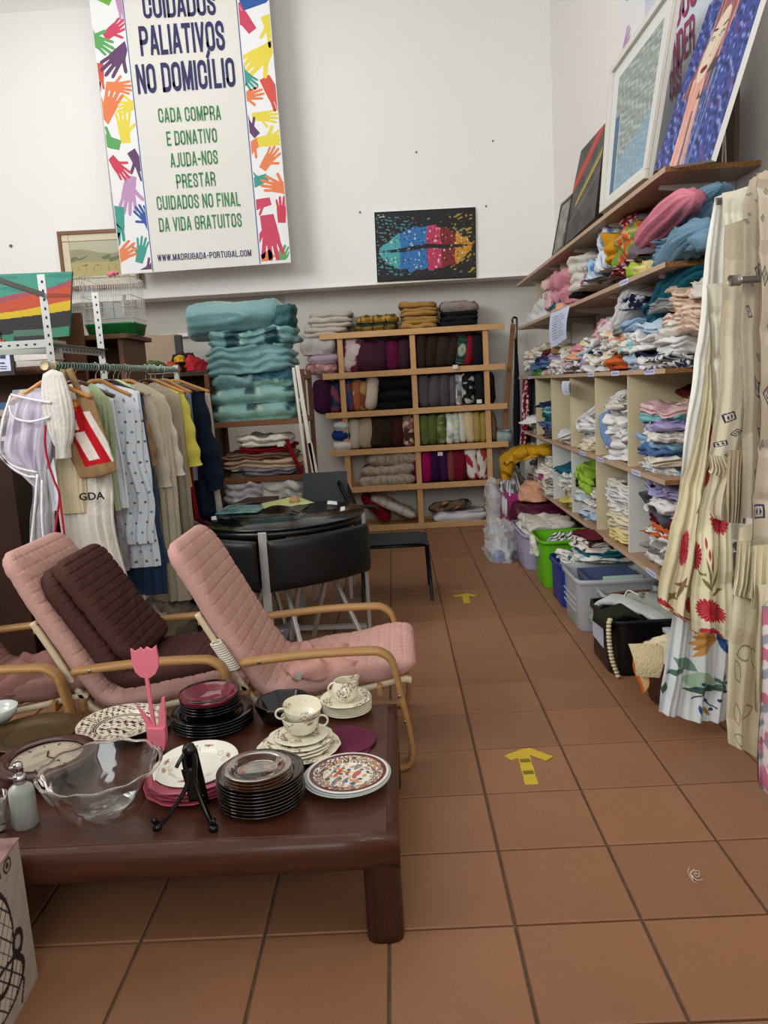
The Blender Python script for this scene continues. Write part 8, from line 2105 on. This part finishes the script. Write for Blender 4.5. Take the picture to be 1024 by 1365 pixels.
v = [fb2(u, w_)+np.array([-.0008, 0, 0]) for u, w_ in ((.0, 0), (.31, 0), (.31, 1), (0, 1))]; obj('hand_strip', MB().add(v, [(0, 1, 2, 3)]), mstrip, bn2, world=True, smooth=False)
mmag = mat('magenta ink', '8a1c4c', rough=.5)
def walltext(s, x0, y0, x1, y1, zcap, m):
    A, B = P(x0, y0, X=Xw-.003), P(x1, y1, X=Xw-.003); z = (A[2]+B[2])/2; b0 = np.array(bn2.location)
    stroke_text(s, lambda x, y, e: np.array([Xw-.003-e, A[1]+(B[1]-A[1])*x, z+(y-.5)*zcap])-b0, m, bn2)
walltext('NDER', 897, 72, 926, 42, .17, mmag)
walltext('OSS', 893, 118, 908, 100, .15, mmag)
walltext('DOS', 899, 12, 930, -18, .17, mmag)

# ------------------------------------------------------------------ left edge: bookcases, cabinet, cage
mdw = mat('dark walnut', '301a12', rough=.45, spec=.35, var=.4, vscale=4, vcol='1e0f0a', stretch=(6, 6, 1))
mow = mat('brown oak cabinet', '6a4630', rough=.5, spec=.3, var=.5, vscale=4, vcol='4e3222', stretch=(10, 10, 1))
# tall dark cabinet side at the very left
a = P(38, 640, Y=3.95)
t = thing('dark_cabinet', 'very dark wooden cabinet filling the left edge behind the armchairs', 'cabinet', (-2.6, 4.2, 0))
obj('cabinet_body', MB().box(-3.4, P(36, 640, Y=3.95)[0]-.07, 3.95, 4.5, 0, P(0, 612, Y=3.95)[2]), mdw, t, smooth=False, world=True, bevel=.006)
# bookcase with books behind the clothes rail
x1 = P(56, 560, Y=4.25)[0]; x0 = x1-.95
bc = thing('bookcase', 'brown wooden bookcase crammed with books at the left behind the lilac garment', 'bookcase', ((x0+x1)/2, 4.42, 0))
zt = P(30, 497, Y=4.25)[2]
mbc = mat('bookcase wood', '55321f', rough=.45, spec=.35, var=.4, vscale=4, vcol='3a2014', stretch=(6, 6, 1))
for x in (x0, x1): obj('side_panel', MB().box(x-.02, x+.02, 4.62, 4.90, 0, zt), mbc, bc, smooth=False, world=True, bevel=.004)
obj('top_panel', MB().box(x0-.02, x1+.02, 4.60, 4.92, zt, zt+.05), mbc, bc, smooth=False, world=True, bevel=.02)
lv = [.12, .46, .80, 1.14]
for z in lv: obj('shelf', MB().box(x0+.021, x1-.021, 4.63, 4.89, z-.02, z), mbc, bc, smooth=False, world=True)
obj('back_panel', MB().box(x0-.02, x1+.02, 4.901, 4.915, 0, zt), mbc, bc, smooth=False, world=True)
bcol = ['c8c4bc', '2c2c30', '8c8c8a', 'a8342c', '3c5a7c', 'd0ccc4', '6a5a44', '1c1c20', '9c9488', '4a6a5c']
bn_ = {'c8c4bc': 'pale grey', '2c2c30': 'charcoal', '8c8c8a': 'grey', 'a8342c': 'red', '3c5a7c': 'blue', 'd0ccc4': 'white', '6a5a44': 'tan', '1c1c20': 'black', '9c9488': 'stone', '4a6a5c': 'dull green'}
def book(w_, d_, h_, col, loc, rz, label, group):
    t = thing('book', label, 'book', loc, rz=rz, group=group)
    m = mat('book cover '+col, col, rough=.5, spec=.3)
    key = (round(w_, 3), round(d_, 3), round(h_, 3))
    e = .0025
    obj('pages', MB().box(-w_/2+e, w_/2-e*2, -d_/2+e, d_/2-.001, e, h_-e), mat('page block', 'cfc8b4', rough=.9, bump=.4, bscale=300), t, smooth=False)
    mb = MB().box(-w_/2, w_/2, -d_/2, d_/2+e, 0, e).box(-w_/2, w_/2, -d_/2, d_/2+e, h_-e, h_); obj('cover', mb.box(-w_/2, w_/2, -d_/2-e, -d_/2, 0, h_), m, t, smooth=False)
r = random.Random(4)
for li, z in enumerate(lv[1:]+[zt+.05]):
    top = lv[li+2] if li+2 < len(lv) else zt; zz = z+.001; i = 0
    xs = [x1-.17, x1-.46] 
    for xi, xc in enumerate(xs):
        zz = z+.001; lim = (top-z-.06) if li < 3 else .22
        k = 0
        while zz-z < lim-.03 and k < 8:
            h_ = r.uniform(.02, .045); c = r.choice(bcol); nm = ['second lowest', 'third', 'upper', 'top'][li]
            side = ('right', 'left')[xi]
            book(r.uniform(.18, .25), r.uniform(.16, .2), h_, c, (xc+r.uniform(-.015, .015), 4.73+r.uniform(-.01, .02), zz), r.uniform(-.12, .12), f"{bn_[c]} book, {ORD[k]} from below in the {side} pile of the bookcase's {nm} level", 'books lying in the left bookcase')
            zz += h_+.001; k += 1
# printed notice
q = [P(-8, 462, Y=4.45), P(11, 460, Y=4.45), P(15, 494, Y=4.45), P(-8, 496, Y=4.45)]
c = sum(q)/4; t = thing('notice_sheet', 'white notice with small dark pictures and blue text at the left edge', 'notice', tuple(c))
mb = MB().add(q+[p_+np.array([0, .002, 0]) for p_ in q], [(3, 2, 1, 0), (4, 5, 6, 7), (0, 1, 5, 4), (1, 2, 6, 5), (2, 3, 7, 6), (3, 0, 4, 7)]); obj('sheet', mb, mat('notice paper', 'c4cce4', rough=.6), t, world=True, smooth=False)
mb = MB()
for (a0, b0, a1, b1) in ((0, 466, 7, 471), (0, 473, 7, 478), (0, 483, 6, 485), (0, 488, 9, 489), (0, 491, 9, 492)): mb.add([P(a0, b1, Y=4.447), P(a1, b1, Y=4.447), P(a1, b0, Y=4.447), P(a0, b0, Y=4.447)], [(0, 1, 2, 3)])
obj('print', mb, mat('notice ink', '34384c', rough=.6), t, world=True, smooth=False, kind='stuff')
tag(obj('notice_post', MB().tube([(c[0], c[1]+.02, zt+.05), (c[0], c[1]+.02, c[2])], .008, 8).shift((0, .25, 0)) if False else MB().box(c[0]-.1, c[0]+.06, c[1]+.004, c[1]+.02, zt, c[2]+.06), mat('dark board', '2c2824', rough=.6), smooth=False), 'dark board holding the white notice above the bookcase', 'board')
# brown cabinet under the bird cage
def boxpx(t, name, px0, px1, py0, py1, Y, dy, m, **k):
    A, B = P(px0, (py0+py1)/2, Y=Y), P(px1, (py0+py1)/2, Y=Y); zt_ = P((px0+px1)/2, py0, Y=Y)[2]; zb_ = P((px0+px1)/2, py1, Y=Y)[2]
    return obj(name, MB().box(A[0], B[0], Y, Y+dy, zb_, zt_), m, t, smooth=False, world=True, **k)
cz = P(140, 446, Y=5.0)[2]
t = thing('oak_cabinet', 'brown oak cabinet behind the steel frame, under the bird cage', 'cabinet', (-1.85, 5.3, 0))
x0, x1 = P(70, 450, Y=5.05)[0], P(174, 450, Y=5.05)[0]
obj('cabinet_top', MB().box(x0, x1, 4.98, 5.5, cz-.03, cz), mow, t, smooth=False, world=True, bevel=.004)
for x in (x0+.03, x1-.06): obj('side_panel', MB().box(x-.015, x+.015, 5.02, 5.48, 0, cz-.031), mow, t, smooth=False, world=True)
obj('back_panel', MB().box(x0+.046, x1-.076, 5.45, 5.47, 0, cz-.031), mow, t, smooth=False, world=True)
for z in (cz-.4, cz-.8, cz-1.2): obj('shelf', MB().box(x0+.046, x1-.076, 5.03, 5.449, z-.012, z+.012), mow, t, smooth=False, world=True)
q0_, q1_ = P(70, 420, Y=4.95), P(111, 416, Y=4.95)
tag(obj('oak_board', MB().box(q0_[0], q1_[0], 4.90, 4.93, 0, q0_[2]), mow, smooth=False, bevel=.003), 'upright brown oak board between the abstract painting and the bird cage', 'board')
# bird cage
Yc = 5.03
A, B = P(112, 440, Y=Yc), P(178, 436, Y=Yc); zc = cz+.001
bx0, bx1 = A[0], B[0]; by0, by1 = Yc, Yc+.30
t = thing('bird_cage', 'white wire bird cage with a green plastic tray on the oak cabinet', 'cage', ((bx0+bx1)/2, (by0+by1)/2, zc))
mgp = mat('cage green plastic', '1e7a3c', rough=.35, spec=.4); mwire = mat('white wire', 'c8c8c4', rough=.4, metal=.3)
g = []
for s, z in ((.9, 0), (.92, .0), (1, .06), (1.03, .062), (1.03, .072), (.97, .072), (.9, .012)):
    a_, b_ = rring(36, 10); g.append(np.stack([a_*(bx1-bx0)/2*s, b_*.15*s, np.full(36, z)], -1))
obj('tray', MB().grid(np.array(g), wrapv=True), mgp, t)
zw = P(140, 368, Y=Yc)[2]-zc; W_ = (bx1-bx0)/2*.97; D_ = .145
def wire(pts): return MB().tube(pts, .0016, 4, caps=False)
for i in range(22):
    x = -W_+2*W_*i/21
    for y in (-D_, D_): obj('wire', wire([(x, y, .06), (x, y, zw)]), mwire, t)
for i in range(1, 11):
    y = -D_+2*D_*i/11
    for x in (-W_, W_): obj('wire', wire([(x, y, .06), (x, y, zw)]), mwire, t)
for z in (.10, .17, .24, zw):
    for a_, b_ in (((-W_, -D_), (W_, -D_)), ((W_, -D_), (W_, D_)), ((W_, D_), (-W_, D_)), ((-W_, D_), (-W_, -D_))): obj('rail_wire', MB().tube([(*a_, z), (*b_, z)], .0024, 5), mwire, t)
for i in range(1, 10): x = -W_+2*W_*i/10; obj('wire', wire([(x, -D_, zw), (x, D_, zw)]), mwire, t)
obj('feeder', MB().box(-.02, .04, -D_-.002, -D_+.05, .10, .20), mclr, t, smooth=False); obj('feeder', MB().box(.05, .09, -D_-.002, -D_+.05, .10, .19), mclr, t, smooth=False)
obj('perch_tube', MB().tube([(W_-.07, -D_+.02, .09), (W_-.04, -D_+.02, .24)], .012, 8), mat('white plastic', 'd0d0cc', rough=.4), t)
# wire door panel leaning and pink flower
t2 = thing('wire_panel', 'loose white wire panel leaning on the left side of the bird cage', 'panel', tuple(P(95, 440, Y=4.98)))
A, B, C_, D__ = P(92, 372, Y=5.0), P(112, 366, Y=5.0), P(112, 438, Y=5.0), P(100, 438, Y=5.0)
for i in range(7): s = i/6; obj('wire', MB().tube([A*(1-s)+B*s, D__*(1-s)+C_*s], .0018, 5), mwire, t2, world=True)
for i in range(7): s = i/6; obj('wire', MB().tube([A*(1-s)+D__*s, B*(1-s)+C_*s], .0018, 5), mwire, t2, world=True)
q = P(150, 367, Y=Yc-.0); t3 = thing('pink_flower', 'small pink paper flower on top of the bird cage', 'flower', (q[0], Yc+.02, zc+zw))
for k in range(7):
    a = k*2*PI/7; obj('petal', heap(.035, .03, .018, seed=k, amp=.003, nu=12, nv=7, f=20).rot(.6*math.sin(a), -.6*math.cos(a), a, (.020*math.cos(a), .020*math.sin(a), .008)), mat('pink petal', 'd06a84', rough=.7), t3)
# magazines piled beside the steel post
zb_ = zt+.055
for i, (px, col, lab) in enumerate(((36, 'c4c0ba', 'light magazine stack on the bookcase top beside the post'), (47, '26262a', 'black box on the bookcase top beside the light magazines'))):
    pass
# unseen cupboard added beside the camera to keep light off the floor at left
t = thing('shade_wardrobe', 'unseen dark cupboard added left of the camera to shade the floor', 'shade_wardrobe', (-2.25, .6, 0))
obj('shade_wardrobe_body', MB().box(-2.75, -1.75, -.6, 1.4, .08, 1.98), mdw, t, smooth=False, world=True, bevel=.006)
obj('shade_wardrobe_top', MB().box(-2.78, -1.72, -.63, 1.43, 1.981, 2.01), mdw, t, smooth=False, world=True, bevel=.004)
for y in (-.58, .08, .74):
    dd_ = obj('door', MB().box(-1.749, -1.73, y, y+.64, .12, 1.95), mow, t, smooth=False, world=True, bevel=.003)
    obj('knob', MB().lathe([(0, 0), (.012, 0), (.016, .02), (0, .026)], 14).rot(0, PI/2, 0, (-1.73+2.25, y+.56-.6, 1.0)), mch, dd_)
for x in (-2.7, -1.8):
    for y in (-.55, 1.35): obj('leg', MB().box(x-.025, x+.025, y-.025, y+.025, 0, .081), mdw, t, smooth=False, world=True)
# shaded clutter under the clothes rail and behind the chairs
mshade = mat('grey rag', '5c5a54', rough=.9, var=.4, vscale=8)
for i, (x, y, w_, d_, h_, c, lab) in enumerate(((-1.42, 4.3, .42, .5, .32, '8c8472', 'pile of beige cloth lying on the floor under the clothes rail'), (-1.7, 3.95, .4, .5, .3, '3c3834', 'dark cloth heap on the floor left under the clothes rail'), (-1.32, 3.72, .3, .35, .24, '6c6a60', 'grey cloth bundle on the floor near the front of the clothes rail'), (-1.45, 4.9, .5, .6, .42, '2c2a2a', 'dark cloth heap on the floor at the far end of the clothes rail'))):
    tag(obj('cloth_heap', heap(w_, d_, h_, seed=130+i, amp=.025), cloth(c), loc=(x, y, 0)), lab, 'cloth')
